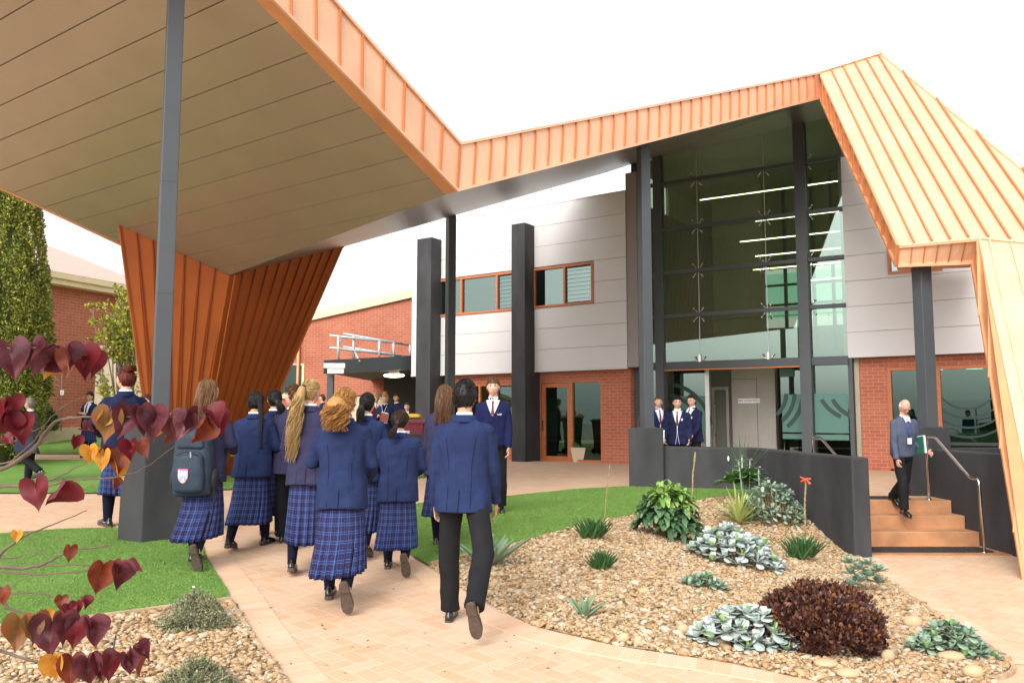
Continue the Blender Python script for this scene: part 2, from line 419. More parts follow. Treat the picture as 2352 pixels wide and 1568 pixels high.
# ================================================================== GROUND
def sheet(name, pts, off, m, step=.5, kind='structure', lo=None, hi=None):
    bm = bmesh.new(); vs = [bm.verts.new((p[0], p[1], 0)) for p in pts]; f = bm.faces.new(vs)
    bm.normal_update()
    if f.normal.z < 0: f.normal_flip()
    bmesh.ops.triangulate(bm, faces=bm.faces[:])
    xs = [p[0] for p in pts]; ys = [p[1] for p in pts]
    a, b = max(min(xs), -16), min(max(xs), 16); c, d = max(min(ys), 0), min(max(ys), 34)
    g = lambda: bm.verts[:]+bm.edges[:]+bm.faces[:]
    k = math.ceil(a/step)
    while k*step < b: bmesh.ops.bisect_plane(bm, geom=g(), plane_co=(k*step, 0, 0), plane_no=(1, 0, 0)); k += 1
    k = math.ceil(c/step)
    while k*step < d: bmesh.ops.bisect_plane(bm, geom=g(), plane_co=(0, k*step, 0), plane_no=(0, 1, 0)); k += 1
    bmesh.ops.triangulate(bm, faces=bm.faces[:])
    for v in bm.verts: v.co.z = hgt(v.co.x, v.co.y) + off
    uvl = bm.loops.layers.uv.new('UVMap')
    for f in bm.faces:
        f.smooth = True
        for l in f.loops: l[uvl].uv = (l.vert.co.x, l.vert.co.y)
    me = bpy.data.meshes.new(name); bm.to_mesh(me); bm.free(); me.materials.append(MATS[m])
    return tag(link(name, me), kind=kind)
def gp(*pp): return [Gp(*p).xy for p in pp]

def turf_mat():
    m = bpy.data.materials.new('turf'); m.use_nodes = True; nt = m.node_tree; b = nt.nodes['Principled BSDF']
    uv = _n(nt, 'ShaderNodeUVMap')
    a = _n(nt, 'ShaderNodeTexNoise'); a.inputs['Scale'].default_value = 1.1; a.inputs['Detail'].default_value = 5; nt.links.new(uv.outputs[0], a.inputs[0])
    c = _n(nt, 'ShaderNodeTexNoise'); c.inputs['Scale'].default_value = 150; c.inputs['Detail'].default_value = 3; nt.links.new(uv.outputs[0], c.inputs[0])
    f = mth(nt, 'ADD', mth(nt, 'MULTIPLY', a.outputs[0], .35), mth(nt, 'MULTIPLY', c.outputs[0], .75))
    nt.links.new(ramp(nt, f, [(.34, (.07, .16, .025)), (.55, (.15, .29, .05)), (.75, (.26, .42, .10))]), b.inputs['Base Color'])
    b.inputs['Roughness'].default_value = .8; b.inputs['Specular IOR Level'].default_value = .25
    bp = _n(nt, 'ShaderNodeBump'); bp.inputs['Strength'].default_value = .9; bp.inputs['Distance'].default_value = .02
    nt.links.new(c.outputs[0], bp.inputs['Height']); nt.links.new(bp.outputs[0], b.inputs['Normal']); MATS['turf'] = m
turf_mat()
mat('grass_blade', (.14, .29, .045), rough=.6, spec=.3, var=.35, vscale=9)
mat('gravel_base', (.42, .30, .18), rough=.9, var=.35, vscale=45, bump=.8, bscale=50)
mat('far_ground', (.25, .22, .16), rough=1, var=.2)

sheet('ground', [(-400, -60), (400, -60), (400, 600), (-400, 600)], -.10, 'far_ground')
sheet('paving', [(-18, -2), (13.9, -2), (13.9, 33.5), (-18, 33.5)], 0, 'paver')
# lawns
path_l = [(459, 1235), (476, 1288), (523, 1358), (532, 1384)]
lawn1 = gp((-260, 1236), (0, 1228), (80, 1222), (150, 1217), (275, 1214), (400, 1222), (459, 1235), (476, 1288), (523, 1358), (532, 1384), (345, 1409), (218, 1426), (0, 1450), (-300, 1478))
sheet('lawn', lawn1, .02, 'turf')
lawn2 = gp((-260, 1056), (0, 1056), (275, 1057), (560, 1062), (760, 1070), (960, 1083), (990, 1090), (975, 1097), (860, 1106), (600, 1122), (400, 1131), (275, 1134), (0, 1134), (-260, 1128))
sheet('lawn', lawn2, .02, 'turf')
lawn3 = [(-18, 28.5)] + gp((-180, 1042), (0, 1043), (275, 1043), (480, 1041)) + [(-6.5, 28.5)]
sheet('lawn', lawn3, .02, 'turf')
lawn4 = gp((853, 1207), (880, 1185), (920, 1168), (963, 1157), (1050, 1149), (1138, 1144), (1230, 1134), (1317, 1125), (1440, 1118)) + [(2.3, 14.75), (4.0, 14.25), (4.1, 13.5)] + gp((1700, 1142), (1661, 1143), (1628, 1148), (1540, 1165), (1463, 1182), (1382, 1198), (1300, 1220), (1200, 1247), (1130, 1268), (1035, 1290), (985, 1302), (945, 1278), (900, 1243))
sheet('lawn', lawn4, .02, 'turf')
# gravel beds
bed_l = gp((532, 1384), (596, 1484), (658, 1568), (720, 1650), (300, 1760), (-350, 1760), (-400, 1486), (-300, 1478), (0, 1450), (218, 1426), (345, 1409))
bed_r = gp((985, 1302), (1035, 1290), (1130, 1268), (1200, 1247), (1300, 1220), (1382, 1198), (1463, 1182), (1540, 1165), (1628, 1148), (1661, 1143), (1700, 1142)) + [(4.12, 13.5), (4.46, 10.85)] + gp((1975, 1281), (2015, 1315), (2151, 1411), (2327, 1525), (2283, 1568), (2150, 1700), (1883, 1568), (1691, 1527), (1411, 1483), (1232, 1440), (1142, 1398), (1061, 1354), (1004, 1313))
sheet('gravel_bed', bed_l, .008, 'gravel_base')
sheet('gravel_bed', bed_r, .008, 'gravel_base')

def strip(name, px, wid, off, m, h=.03, closed=False, kind='structure', pts=None):
    P = [Vector((p.x, p.y, 0)) for p in (pts or [Vector((*q, 0)) for q in gp(*px)])]; P = crom(P, 5)
    mb = MB(); L = 0; rings = []; us = []
    for i, p in enumerate(P):
        d = (P[min(i+1, len(P)-1)]-P[max(i-1, 0)]).normalized(); n = Vector((d.y, -d.x, 0))
        if i: L += (P[i]-P[i-1]).length
        a, b = p, p+n*wid
        za, zb = hgt(a.x, a.y)+off, hgt(b.x, b.y)+off
        rings.append([Vector((a.x, a.y, za-h)), Vector((a.x, a.y, za)), Vector((b.x, b.y, zb)), Vector((b.x, b.y, zb-h))]); us.append(L)
    vs = [q for r in rings for q in r]; fs = []; uv = []
    for i in range(len(rings)-1):
        for j, (u0, u1) in enumerate(((0, .02), (0, abs(wid)), (.0, .02))):
            fs.append((i*4+j, i*4+j+1, i*4+4+j+1, i*4+4+j)); uv.append(((us[i], u0), (us[i], u1), (us[i+1], u1), (us[i+1], u0)))
    mb.add(vs, fs, 0, uv); return tag(mb.build(name, m), kind=kind)
strip('path_border', [(459, 1235), (476, 1288), (523, 1358), (596, 1484), (658, 1568), (720, 1650)], -.23, .006, 'paver_border')
strip('path_border', [(853, 1207), (900, 1243), (945, 1278), (1004, 1313), (1061, 1354), (1142, 1398), (1232, 1440), (1411, 1483), (1691, 1527), (1883, 1568), (2150, 1700)], .23, .006, 'paver_border')
strip('path_border', [(1975, 1281), (2015, 1315), (2151, 1411), (2327, 1525)], -.23, .006, 'paver_border')
strip('timber_edging', [(532, 1384), (345, 1409), (218, 1426), (0, 1450), (-300, 1478)], .03, .045, 'timber_edge', h=.08)
strip('timber_edging', [(532, 1384), (596, 1484), (658, 1568), (720, 1650)], .03, .03, 'timber_edge', h=.08)
strip('timber_edging', [(985, 1302), (1035, 1290), (1085, 1279)], .03, .05, 'timber_edge', h=.08)
strip('timber_edging', [(1975, 1281), (2015, 1315), (2151, 1411), (2327, 1525), (2283, 1568)], .03, .03, 'timber_edge', h=.08)

# terrace behind the steps, steps
mb = MB(); T = [(4.25, 14.3), (4.45, 12.43), (6.62, 12.43), (6.62, 13.3), (13.9, 13.3), (13.9, 16), (4.25, 16)]
mb.poly_prism([(x, y, -.7) for x, y in T], (0, 0, .712)); tag(mb.build('terrace', 'paver'), kind='structure')
mb = MB(); SX0, SX1 = 4.55, 6.50
for i, (y, z) in enumerate(((12.4, .014), (12.05, -.165), (11.7, -.345))):
    mb.box(SX0-.1*0, SX1, y, y+.42, -.9, z)
st = mb.build('steps', 'concrete_step', bevel=.012); tag(st, 'three tan concrete steps climbing between the charcoal walls', 'steps')
mb = MB(); mb.box(4.45, 7.0, 10.95, 11.75, -.7, -.535); tag(mb.build('landing', 'concrete_step'), kind='structure')
def mat_grid(x0, x1, y0, y1, z):
    mb = MB(); n = int((y1-y0)/.055); mth_ = int((x1-x0)/.055)
    for i in range(n+1): y = y0+(y1-y0)*i/n; mb.box(x0, x1, y-.009, y+.009, z, z+.012)
    for i in range(mth_+1): x = x0+(x1-x0)*i/mth_; mb.box(x-.009, x+.009, y0, y1, z, z+.014)
    return mb
tag(mat_grid(4.72, 6.35, 11.12, 11.52, -.533).build('rubber_mat', 'rubber'), 'black rubber grid mat at the foot of the tan steps', 'door mat', 'rubber grid mats')
tag(mat_grid(4.72, 6.0, 12.62, 13.0, .014).build('rubber_mat', 'rubber'), 'black rubber grid mat at the top of the tan steps', 'door mat', 'rubber grid mats')

# ================================================================== CHARCOAL WALLS
def wallrun(mb, pts, t, z0, z1, side=1):
    """polyline wall with thickness t to the left of travel (side=1)"""
    P = [Vector((p[0], p[1], 0)) for p in pts]; O = []
    for i, p in enumerate(P):
        d0 = (P[i]-P[i-1]).normalized() if i else (P[1]-P[0]).normalized(); d1 = (P[i+1]-P[i]).normalized() if i < len(P)-1 else d0
        n0, n1 = Vector((-d0.y, d0.x, 0)), Vector((-d1.y, d1.x, 0)); b = (n0+n1).normalized(); O.append(p + b*(t*side/b.dot(n0)))
    for i in range(len(P)-1):
        q = [P[i], P[i+1], O[i+1], O[i]]
        mb.poly_prism([(v.x, v.y, z0) for v in q], (0, 0, z1-z0))
wk = W(1715, 1026, 14.3); wa = W(1500, 1026, 15.0)
ztop = (wk.z+wa.z)/2
e1 = W(1955, 1042, 10.8)
mb = MB()
wp = [(2.15, 15.15), (2.66, 14.95), (wk.x, wk.y), (e1.x, e1.y)]
q = wp; P0 = [(2.66, 14.95), (wk.x, wk.y), (e1.x, e1.y)]
# one prism outline for the whole low wall, then bevel
out = [(2.66, 14.95), (wk.x, wk.y), (e1.x, e1.y), (e1.x+.25, e1.y+.05), (wk.x+.24, wk.y+.19), (2.70, 15.2)]
mb.poly_prism([(x, y, -.9) for x, y in out], (0, 0, ztop+.9))
rw = mb.build('retaining_wall', 'charcoal', bevel=.025); tag(rw, 'low charcoal rendered wall wrapping the back of the gravel garden beside the steps', 'garden wall')
bx0 = Xat(1440, 15.0); mb = MB()
mb.obox((2.44, 15.12, .12), (.30, -.06, 0), (.05, .26, 0), (0, 0, .93))
bp_ = mb.build('wall_pier', 'charcoal', bevel=.015); tag(bp_, 'square charcoal pier at the left end of the low wall under a steel post', 'pier', 'charcoal piers under the posts')
# bird-dropping stain on wall
mb = MB(); mb.ball(W(1673, 1053, 14.40)+Vector((0, -.0, 0)), (.018, .02, .05), 8, 6); mb.build('paint_splash', 'white_paint', rw)
# right wall and pier
wr0 = W(2136, 1031, 13.0); mb = MB()
out = [(6.52, 13.15), (6.50, 11.7), (6.50, 10.75), (6.78, 10.7), (6.8, 13.15)]
mb.poly_prism([(x, y, -.9) for x, y in out], (0, 0, .9+.745)); tag(mb.build('retaining_wall', 'charcoal', bevel=.02), 'charcoal rendered wall at the right of the steps behind the long handrail', 'garden wall')
mb = MB(); mb.obox((6.60, 13.35, .1), (.33, 0, 0), (0, .2, 0), (0, 0, .98)); tag(mb.build('wall_pier', 'charcoal', bevel=.015), 'square charcoal pier behind the old man under a post', 'pier', 'charcoal piers under the posts')
mb = MB(); a = W(2150, 1022, 13.6); mb.obox((8.6, 13.45, .35), (1.6, 0, 0), (0, .12, 0), (0, 0, .40)); tag(mb.build('garden_wall', 'charcoal', bevel=.015), 'low charcoal wall below the right hand windows', 'garden wall')
# low wall left of the pillars
mb = MB(); y0 = 19.3; xa, xb = Xat(915, y0), Xat(997, y0); mb.box(xa-.3, xb, y0, y0+.25, -.3, .86)
tag(mb.build('garden_wall', 'charcoal', bevel=.01), 'short low charcoal wall in front of the wheelie bins', 'garden wall')

# ================================================================== CANOPY
PV, PC1, PP = W(1048, 438, 12.0), W(1475, 331, 14.3), W(1885, 225, 17.65)
postB, postC, postA = W(1036, 497, 20.4), W(1477, 340, 15.1), (Xat(367, 9.25), 9.25)
def plane3(a, b, c):
    n = (b-a).cross(c-a); return (a.z + (n.x*a.x+n.y*a.y)/n.z, -n.x/n.z, -n.y/n.z)
pl2 = plane3(PV, PP, postB)
F = PLp(527, 632, pl2)
B1, Bk = PLp(788, 567, pl2), PLp(1420, 400, pl2)
print('pl2', pl2, 'F', F, 'B1', B1, 'Bk', Bk, 'C', pl2[0]+pl2[1]*postC.x+pl2[2]*postC.y, postC)
# second plane: through V, F and far enough up that the near column meets it above the frame
zA = W(410, -60, 9.25)
pl1 = plane3(PV, F, Vector((zA.x, 9.25, zA.z)))
Wf = PLp(765, 145, pl1); W0 = PLp(625, 0, pl1); L0 = PLp(0, 432, pl1); L1 = PLp(275, 560, pl1); S0 = PLp(275, 518, pl1)
print('pl1', pl1, Wf, W0, L0, L1, S0)
zpl = lambda c, x, y: c[0]+c[1]*x+c[2]*y
d1 = (W0-PV); E1 = PV + d1*2.3
d2 = (L0-L1); E2 = L0 + d2*2.2
Kx = L1 + (L1-L0).normalized()*((F-L1).length*.8)
# K: on the fold line V-F extended, level with the back edges
fd = (F-PV).normalized(); K = F + fd*.9
PQt = W(2025, 125, 17.4)
Bk = PV.lerp(PP, .80)+(B1-PV)*1.0   # back edge parallel to the front edge
Bk = Vector((B1.x+(postB.x-B1.x)*2.75, B1.y+(postB.y-B1.y)*2.75, 0)); Bk.z = zpl(pl2, Bk.x, Bk.y)
_gd = Vector((1.67, -1.0, 0)).normalized(); _go = Vector((5.58, 21.2, 0))
GP0 = _go+_gd*-2.45; GP0.z = zpl(pl2, GP0.x, GP0.y); GP1 = _go+_gd*3.05; GP1.z = W(1935, 262, GP1.y).z
canopy = thing('entrance_canopy', 'folded copper edged entrance canopy sweeping over the courtyard on slim posts', 'canopy', (PV.x, PV.y, 0))
def soffit(name, poly, up, m, par):
    mb = MB(); mb.poly_prism(poly, (0, 0, up)); return mb.build(name, m, par)
# panelled soffit : boards run parallel to the building; built as separate boards with shadow gaps
def boards(poly, plane, dirv, width, gap, z_up, mb, thick=.03, mi=0):
    d = Vector((dirv[0], dirv[1])).normalized(); n = Vector((-d.y, d.x))
    pts = [Vector((p.x, p.y)) for p in poly]; ss = [p.dot(n) for p in pts]; k0 = math.floor(min(ss)/width); k1 = math.ceil(max(ss)/width)
    for k in range(k0, k1):
        lo, hi = k*width+gap/2, (k+1)*width-gap/2; q = pts
        for lim, sg in ((lo, 1), (hi, -1)):
            o = []
            for i in range(len(q)):
                a, b = q[i], q[(i+1) % len(q)]; da, db = (a.dot(n)-lim)*sg, (b.dot(n)-lim)*sg
                if da >= 0: o.append(a)
                if da*db < 0: o.append(a+(b-a)*(da/(da-db)))
            q = o
            if len(q) < 3: break
        if len(q) < 3: continue
        mb.poly_prism([Vector((p.x, p.y, zpl(plane, p.x, p.y)+z_up)) for p in q], (0, 0, thick), mi)
bd = Vector((-1.5, 1.0))
mb = MB(); boards([PV, E1, E2, L0, L1, K], pl1, bd, .46, .016, 0, mb); mb.build('soffit_boards', 'soffit_panel', canopy)
mb = MB(); mb.poly_prism([p+Vector((0, 0, .035)) for p in (PV, E1, E2, L0, L1, K)], (0, 0, .10)); mb.build('soffit_backing', 'joint_dark', canopy)
# thin edge trim along the far left edge
mb = MB(); 
for a, b in ((E2, L1), (L1, K), (K, B1)): mb.bar(a+Vector((0, 0, .05)), b+Vector((0, 0, .05)), .05, .14)
mb.build('edge_trim', 'copper_dark', canopy)
# ribbed steel soffit of the second lobe
mb = MB(); rd = (PP-PV); boards([PV, PP, GP0, Bk, B1, K], pl2, Vector((rd.x, rd.y)), .15, .012, 0, mb, .015)
mb.build('ribbed_soffit', 'soffit_steel', canopy)
mb = MB(); mb.poly_prism([p+Vector((0, 0, .018)) for p in (PV, PP, GP0, Bk, B1, K)], (0, 0, .10)); mb.build('soffit_backing', 'joint_dark', canopy)
mb = MB(); mb.poly_prism([PP, GP1, GP0], (0, 0, .05)); mb.poly_prism([PP, GP1, GP1+Vector((1.5, .6, .4)), PP+Vector((.9, 1.2, .6))], (0, 0, .05)); mb.build('inner_soffit', 'soffit_steel', canopy)
# fascia
def fascia(name, a0, b0, a1, b1, seam, rib=.036, m='copper', par=None, end=.0, lip=.035, out=None, mb=None):
    """band between lower edge a0-b0 and upper edge a1-b1 with standing seams every `seam` metres"""
    own = mb is None
    if own: mb = MB()
    n = (b0-a0).cross(a1-a0).normalized()
    if out is None: out = Vector((-n.x, -n.y, 0))
    if n.dot(out) < 0: n = -n
    a0, b0, a1, b1 = [p_+n*.008 for p_ in (a0, b0, a1, b1)]; back = -n*.05
    L = (b0-a0).length; k = int(L/seam)
    for i in range(max(k, 1)):
        t, u = i/max(k, 1), (i+1)/max(k, 1); p, q, r, s_ = a0.lerp(b0, t), a0.lerp(b0, u), a1.lerp(b1, u), a1.lerp(b1, t)
        mb.add([p, q, r, s_, p+back, q+back, r+back, s_+back], [(0, 1, 2, 3), (7, 6, 5, 4), (0, 4, 5, 1), (3, 2, 6, 7)])
    for i in range(k+1):
        t = i/max(k, 1); p, q = a0.lerp(b0, t), a1.lerp(b1, t)
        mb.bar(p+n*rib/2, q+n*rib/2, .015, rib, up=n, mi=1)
    mb.bar(a1+n*lip/2, b1+n*lip/2, .04, lip*1.2, up=n); mb.bar(a0+n*lip/2, b0+n*lip/2, .04, lip*1.2, up=n)
    return mb.build(name, [m, 'copper_seam_shade'], par) if own else None
PVt, PPt, Wft = W(1055, 331, 12.0), W(1885, 168, 17.65), W(765, 3, Wf.y)
E1t = PVt + (Wft-PVt)*((E1-PV).length/(Wf-PV).length)
cam_side = Vector((-.3, -1, 0))
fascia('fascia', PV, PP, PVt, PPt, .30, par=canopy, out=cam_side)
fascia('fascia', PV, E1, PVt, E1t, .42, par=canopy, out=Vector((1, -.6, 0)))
# underside drip strip of the near fascia (dark copper)
mb = MB(); o_ = Vector((-.16, .07, 0)); 
dd = (E1-PV).normalized(); nn = Vector((dd.y, -dd.x, 0)).normalized()
if nn.x > 0: nn = -nn
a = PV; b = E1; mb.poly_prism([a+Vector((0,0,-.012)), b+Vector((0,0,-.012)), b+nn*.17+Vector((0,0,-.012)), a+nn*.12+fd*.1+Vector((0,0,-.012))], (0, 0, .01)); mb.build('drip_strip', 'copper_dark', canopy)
# roof skins above (seen only from elsewhere)
mb = MB()
for ps in ((PV, E1, E2, L1, K), (PV, PP, Bk, B1, K)):
    c = sum(ps, Vector((0, 0, 0)))/5; mb.poly_prism([p.lerp(c, .03)+Vector((0, 0, .42)) for p in ps], (0, 0, .03))
mb.build('roof_skin', 'copper', canopy)
# right hand roof slope
Rt, Stp = W(2065, 565, 13.0), W(2250, 548, 12.47); Rb, Sb = W(2062, 610, 13.1), W(2236, 603, 12.75)
pr = plane3(PPt, Rt, Stp); Q = PLp(2025, 125, pr); T_ = PLp(2352, 392, pr); U_ = PLp(2352, 557, pr)
ea, eb = (T_-Q), (U_-Stp)
# corner where both edges meet
den = ea.x*eb.y-ea.y*eb.x; ka = ((Stp.x-Q.x)*eb.y-(Stp.y-Q.y)*eb.x)/den; X_ = Q+ea*ka
if not (1 < ka < 3): X_ = T_ + ea*.25
print('roof', pr, Q, T_, U_, X_, ka)
roofp = [PPt, Q, X_, Stp, Rt]
mb = MB(); rn = (Q-PPt).cross(Rt-PPt).normalized()
if rn.z < 0: rn = -rn
mb.poly_prism(roofp, rn*-.06)
# standing seams parallel to the left hip edge P-R
sd = (Rt-PPt).normalized(); across = (Q-PPt) - sd*(Q-PPt).dot(sd); across.normalize()
def clip_line(poly, o, d, ax, s):
    ts = []
    for i in range(len(poly)):
        a, b = poly[i], poly[(i+1) % len(poly)]; da, db = (a-o).dot(ax)-s, (b-o).dot(ax)-s
        if (da < 0) != (db < 0): p = a+(b-a)*(da/(da-db)); ts.append((p-o).dot(d))
    return (min(ts), max(ts)) if len(ts) >= 2 else None
s = .22
while s < 9:
    r = clip_line(roofp, PPt, sd, across, s)
    if r and r[1]-r[0] > .1:
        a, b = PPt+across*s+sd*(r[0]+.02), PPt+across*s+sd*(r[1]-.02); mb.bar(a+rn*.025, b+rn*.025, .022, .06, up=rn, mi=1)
    s += .245
for a, b in ((PPt, Q), (Stp, Rt), (Q, X_), (PPt, Rt)): mb.bar(a+rn*.008, b+rn*.008, .05, .02, up=rn)
mb.build('roof_slope', ['copper', 'copper_seam_shade'], canopy)
# hip side fascia with ribs, between soffit line P-Rb and roof edge
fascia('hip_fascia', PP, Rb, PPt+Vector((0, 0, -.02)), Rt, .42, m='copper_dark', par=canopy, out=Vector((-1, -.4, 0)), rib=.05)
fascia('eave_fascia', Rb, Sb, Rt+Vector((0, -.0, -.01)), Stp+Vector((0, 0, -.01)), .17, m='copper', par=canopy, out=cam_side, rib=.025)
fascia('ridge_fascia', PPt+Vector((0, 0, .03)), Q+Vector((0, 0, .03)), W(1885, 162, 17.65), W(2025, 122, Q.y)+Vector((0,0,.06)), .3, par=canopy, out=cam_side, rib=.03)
# slab added out of view behind the slope to shade the right wing wall
_dn = lambda p, Y: Vector((0, 0, CAMZ)) + (p-Vector((0, 0, CAMZ)))*(Y/p.y) + Vector((.06, 0, .12))
wP, wR, wS = _dn(PP, 19.6), _dn(Rb, 18.7), _dn(Sb, 17.7)
mb = MB(); up5 = Vector((0, 0, .05))
for tri in ((PP+up5, wP, wR), (PP+up5, wR, Rb+up5), (Rb+up5, wR, wS), (Rb+up5, wS, Sb+up5)): mb.poly_prism(tri, (0, 0, .06))
mb.build('added_shade_soffit', 'soffit_steel', canopy)
mb = MB(); mb.poly_prism([Rb+Vector((0,.03,.02)), Sb+Vector((0,.03,.02)), Sb+Vector((.25, .55, .02)), Rb+Vector((.25, .55, .02))], (0, 0, .05)); mb.build('eave_soffit', 'copper_dark', canopy)
# leg
A0, A2 = W(2250, 548, 12.47), W(2354, 1060, 10.2)
def on_line(p, q, t): return p+(q-p)*t
A2b = on_line(A0, A2, (A0.z+.6)/(A0.z-A2.z)); I0 = W(2234, 603, 12.75); I2 = W(2342, 1262, 9.6); I2 = on_line(I0, I2, (I0.z+.6)/(I0.z-I2.z))
C0 = U_ + (U_-Stp)*.6; C2 = A2b + (C0-A0)*1.15; C2.z = -.6
ln = (C0-A0).cross(A2b-A0).normalized()
if ln.y > 0: ln = -ln
mb = MB(); mb.poly_prism([A0, A2b, C2, C0], -ln*.05)
for t in (.14, .44, .76): mb.bar(A0.lerp(C0, t)+ln*.02, A2b.lerp(C2, t)+ln*.02, .022, .045, up=ln)
mb.bar(A0+ln*.01, C0+ln*.01, .05, .03, up=ln); mb.bar(A0+ln*.01, A2b+ln*.01, .03, .03, up=ln)
mb.build('leg_face', 'copper', canopy)
mb = MB(); sn = (A2b-A0).cross(I0-A0).normalized()
if sn.x > 0: sn = -sn
mb.add([A0, A2b, I2, I0], [(0, 1, 2), (0, 2, 3)]); mb.add([p-sn*.05 for p in (A0, A2b, I2, I0)], [(0, 2, 1), (0, 3, 2)])
for t in (.0, .22, .44, .66): mb.bar(A0.lerp(A2b, t)+sn*.02, I0.lerp(I2, t+.22)+sn*.02, .02, .05, up=sn)
mb.bar(I0+sn*.01, I2+sn*.01, .04, .04, up=sn)
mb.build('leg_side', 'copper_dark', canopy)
mb = MB(); mb.add([I0, I2, I2+Vector((1.6, .5, 0)), I0+Vector((1.6, .5, 0))], [(0, 1, 2, 3)]); mb.build('leg_back', 'joint_dark', canopy)
# orange folded support
sup = thing('folded_support', 'rust orange folded metal clad prop under the left end of the canopy', 'pillar', (F.x, F.y, 0))
g0 = 0
bF = Vector((Xat(447, 16.6, .5), 16.6, 0)); bL = Vector((Xat(358, 15.9, .3), 15.9, 0)); bR = Vector((Xat(560, 17.9, .3), 17.9, 0)); bB = Vector((bF.x-.2, 18.6, 0))
SR = PLp(788, 567, pl2) + Vector((.0, -.08, 0)); SL = S0; SB = Vector(((SL.x+SR.x)/2-.6, (SL.y+SR.y)/2+.9, 4.3))
FF = F + Vector((0, 0, -.01))
def clad(mb, tl, tr, bl, br, n_seam, skip=0):
    n = (br-bl).cross(tl-bl).normalized()
    if n.y > 0: n = -n
    ax = (tr-tl)
    for k in range(n_seam):
        t, u = k/n_seam, (k+1)/n_seam; mb.add([bl.lerp(br, t), bl.lerp(br, u), tl.lerp(tr, u), tl.lerp(tr, t)], [(0, 1, 2, 3)])
    for k in range(1, n_seam):
        t = k/n_seam; mb.bar(tl.lerp(tr, t)+n*.015, bl.lerp(br, t)+n*.015, .016, .04, up=n, mi=1)
    return n
mb = MB(); clad(mb, SL, FF, bL, bF, 7); clad(mb, FF, SR, bF, bR, 10)
mb.bar(SL, bL, .05, .05); mb.bar(FF, bF, .05, .05); mb.bar(SR, bR, .05, .05); mb.bar(FF+Vector((.12,-.02,0)), bF+Vector((.12,-.02,0)), .012, .03)
mb.build('cladding', ['rust_cladding', 'rust_seam_shade'], sup)
mb = MB(); mb.add([SR, SL, bL, bR], [(0, 1, 2, 3)]); mb.build('rear_cladding', 'rust_cladding', sup)

# ------------------------------------------------------------------ posts
def post(x, y, z0, z1, w, label, rot=0, parts=()):
    t = thing('steel_post', label, 'post', (x, y, z0), group='slim steel canopy posts')
    mb = MB(); c, s_ = math.cos(rot), math.sin(rot); h = w/2
    mb.obox((x, y, (z0+z1)/2), (h*c, h*s_, 0), (-h*s_, h*c, 0), (0, 0, (z1-z0)/2)); mb.build('shaft', 'post_paint', t, bevel=.008)
    mb = MB(); mb.obox((x, y, z0+.008), (h*c*1.25, h*s_*1.25, 0), (-h*s_*1.25, h*c*1.25, 0), (0, 0, .008)); mb.build('base_plate', 'post_paint', t)
    return t
ax_, ay_ = postA; zt = zpl(pl1, ax_, ay_)+.02
ptA = post(ax_, ay_, 1.18, zt, .178, 'tall near steel post standing on a big charcoal block at left', R(28))
for z in (2.62, 3.9):
    mb = MB(); hh = .0905; c, s_ = math.cos(R(28)), math.sin(R(28)); mb.obox((ax_, ay_, z), (hh*c, hh*s_, 0), (-hh*s_, hh*c, 0), (0, 0, .002)); mb.build('weld_seam', 'joint_dark', ptA)
mb = MB(); g = hgt(ax_, ay_); bw, tw = .56, .42
hexb = lambda r, z: [Vector((ax_+r*math.cos(R(a))*1.02, ay_+r*math.sin(R(a)), z)) for a in (-88, -22, 38, 92, 158, 218)]
mb.loft([hexb(.385, g-.2), hexb(.355, 1.2)], smooth=False); tag(mb.build('post_block', 'charcoal', bevel=.012), 'tall six sided charcoal block on the near lawn carrying the left post', 'pier')
post(postB.x, postB.y, 0, zpl(pl2, postB.x, postB.y)+.02, .20, 'slim dark post rising behind the walking boy in front of the white panels', R(30))
post(postC.x, postC.y, 1.05, zpl(pl2, postC.x, postC.y)+.02, .19, 'slim dark post on the charcoal pier left of the glass entrance', R(20))
dz = W(2113, 615, 13.3); post(dz.x+.02, 13.3, 1.08, dz.z+.25, .21, 'slim dark post on the right pier behind the old man', R(15))

# ================================================================== BUILDINGS
class Fac:
    def __init__(s, x, y, dx, dy): s.o = Vector((x, y, 0)); s.d = Vector((dx, dy, 0)).normalized(); s.n = Vector((s.d.y, -s.d.x, 0))
    def p(s, a, off=0, z=0): return s.o + s.d*a + s.n*off + Vector((0, 0, z))
    def s_at(s, px, off=0, z=1.24):
        o = s.o + s.n*off; lo, hi = -60, 60
        # solve for column
        k0 = (px-CX)/FPX
        # x = k0*(y*ct + (z-cam)*st)
        a = s.d.x - k0*s.d.y*_ct; b = k0*(o.y*_ct + (z-CAMZ)*_st) - o.x
        return b/a
    def z_at(s, px, py, off=0):
        z = 2.
        for _ in range(6):
            a = s.s_at(px, off, z); Y = (s.o + s.n*off + s.d*a).y; z = W(px, py, Y).z
        return z
    def box(s, mb, s0, s1, o0, o1, z0, z1, mi=0):
        return mb.obox(s.p((s0+s1)/2, (o0+o1)/2, (z0+z1)/2), s.d*((s1-s0)/2), s.n*((o1-o0)/2), (0, 0, (z1-z0)/2), mi)
def frame_rect(F_, mb, s0, s1, z0, z1, off0, off1, w):
    F_.box(mb, s0, s1, off0, off1, z0, z0+w); F_.box(mb, s0, s1, off0, off1, z1-w, z1)
    F_.box(mb, s0, s0+w, off0, off1, z0+w, z1-w); F_.box(mb, s1-w, s1, off0, off1, z0+w, z1-w)
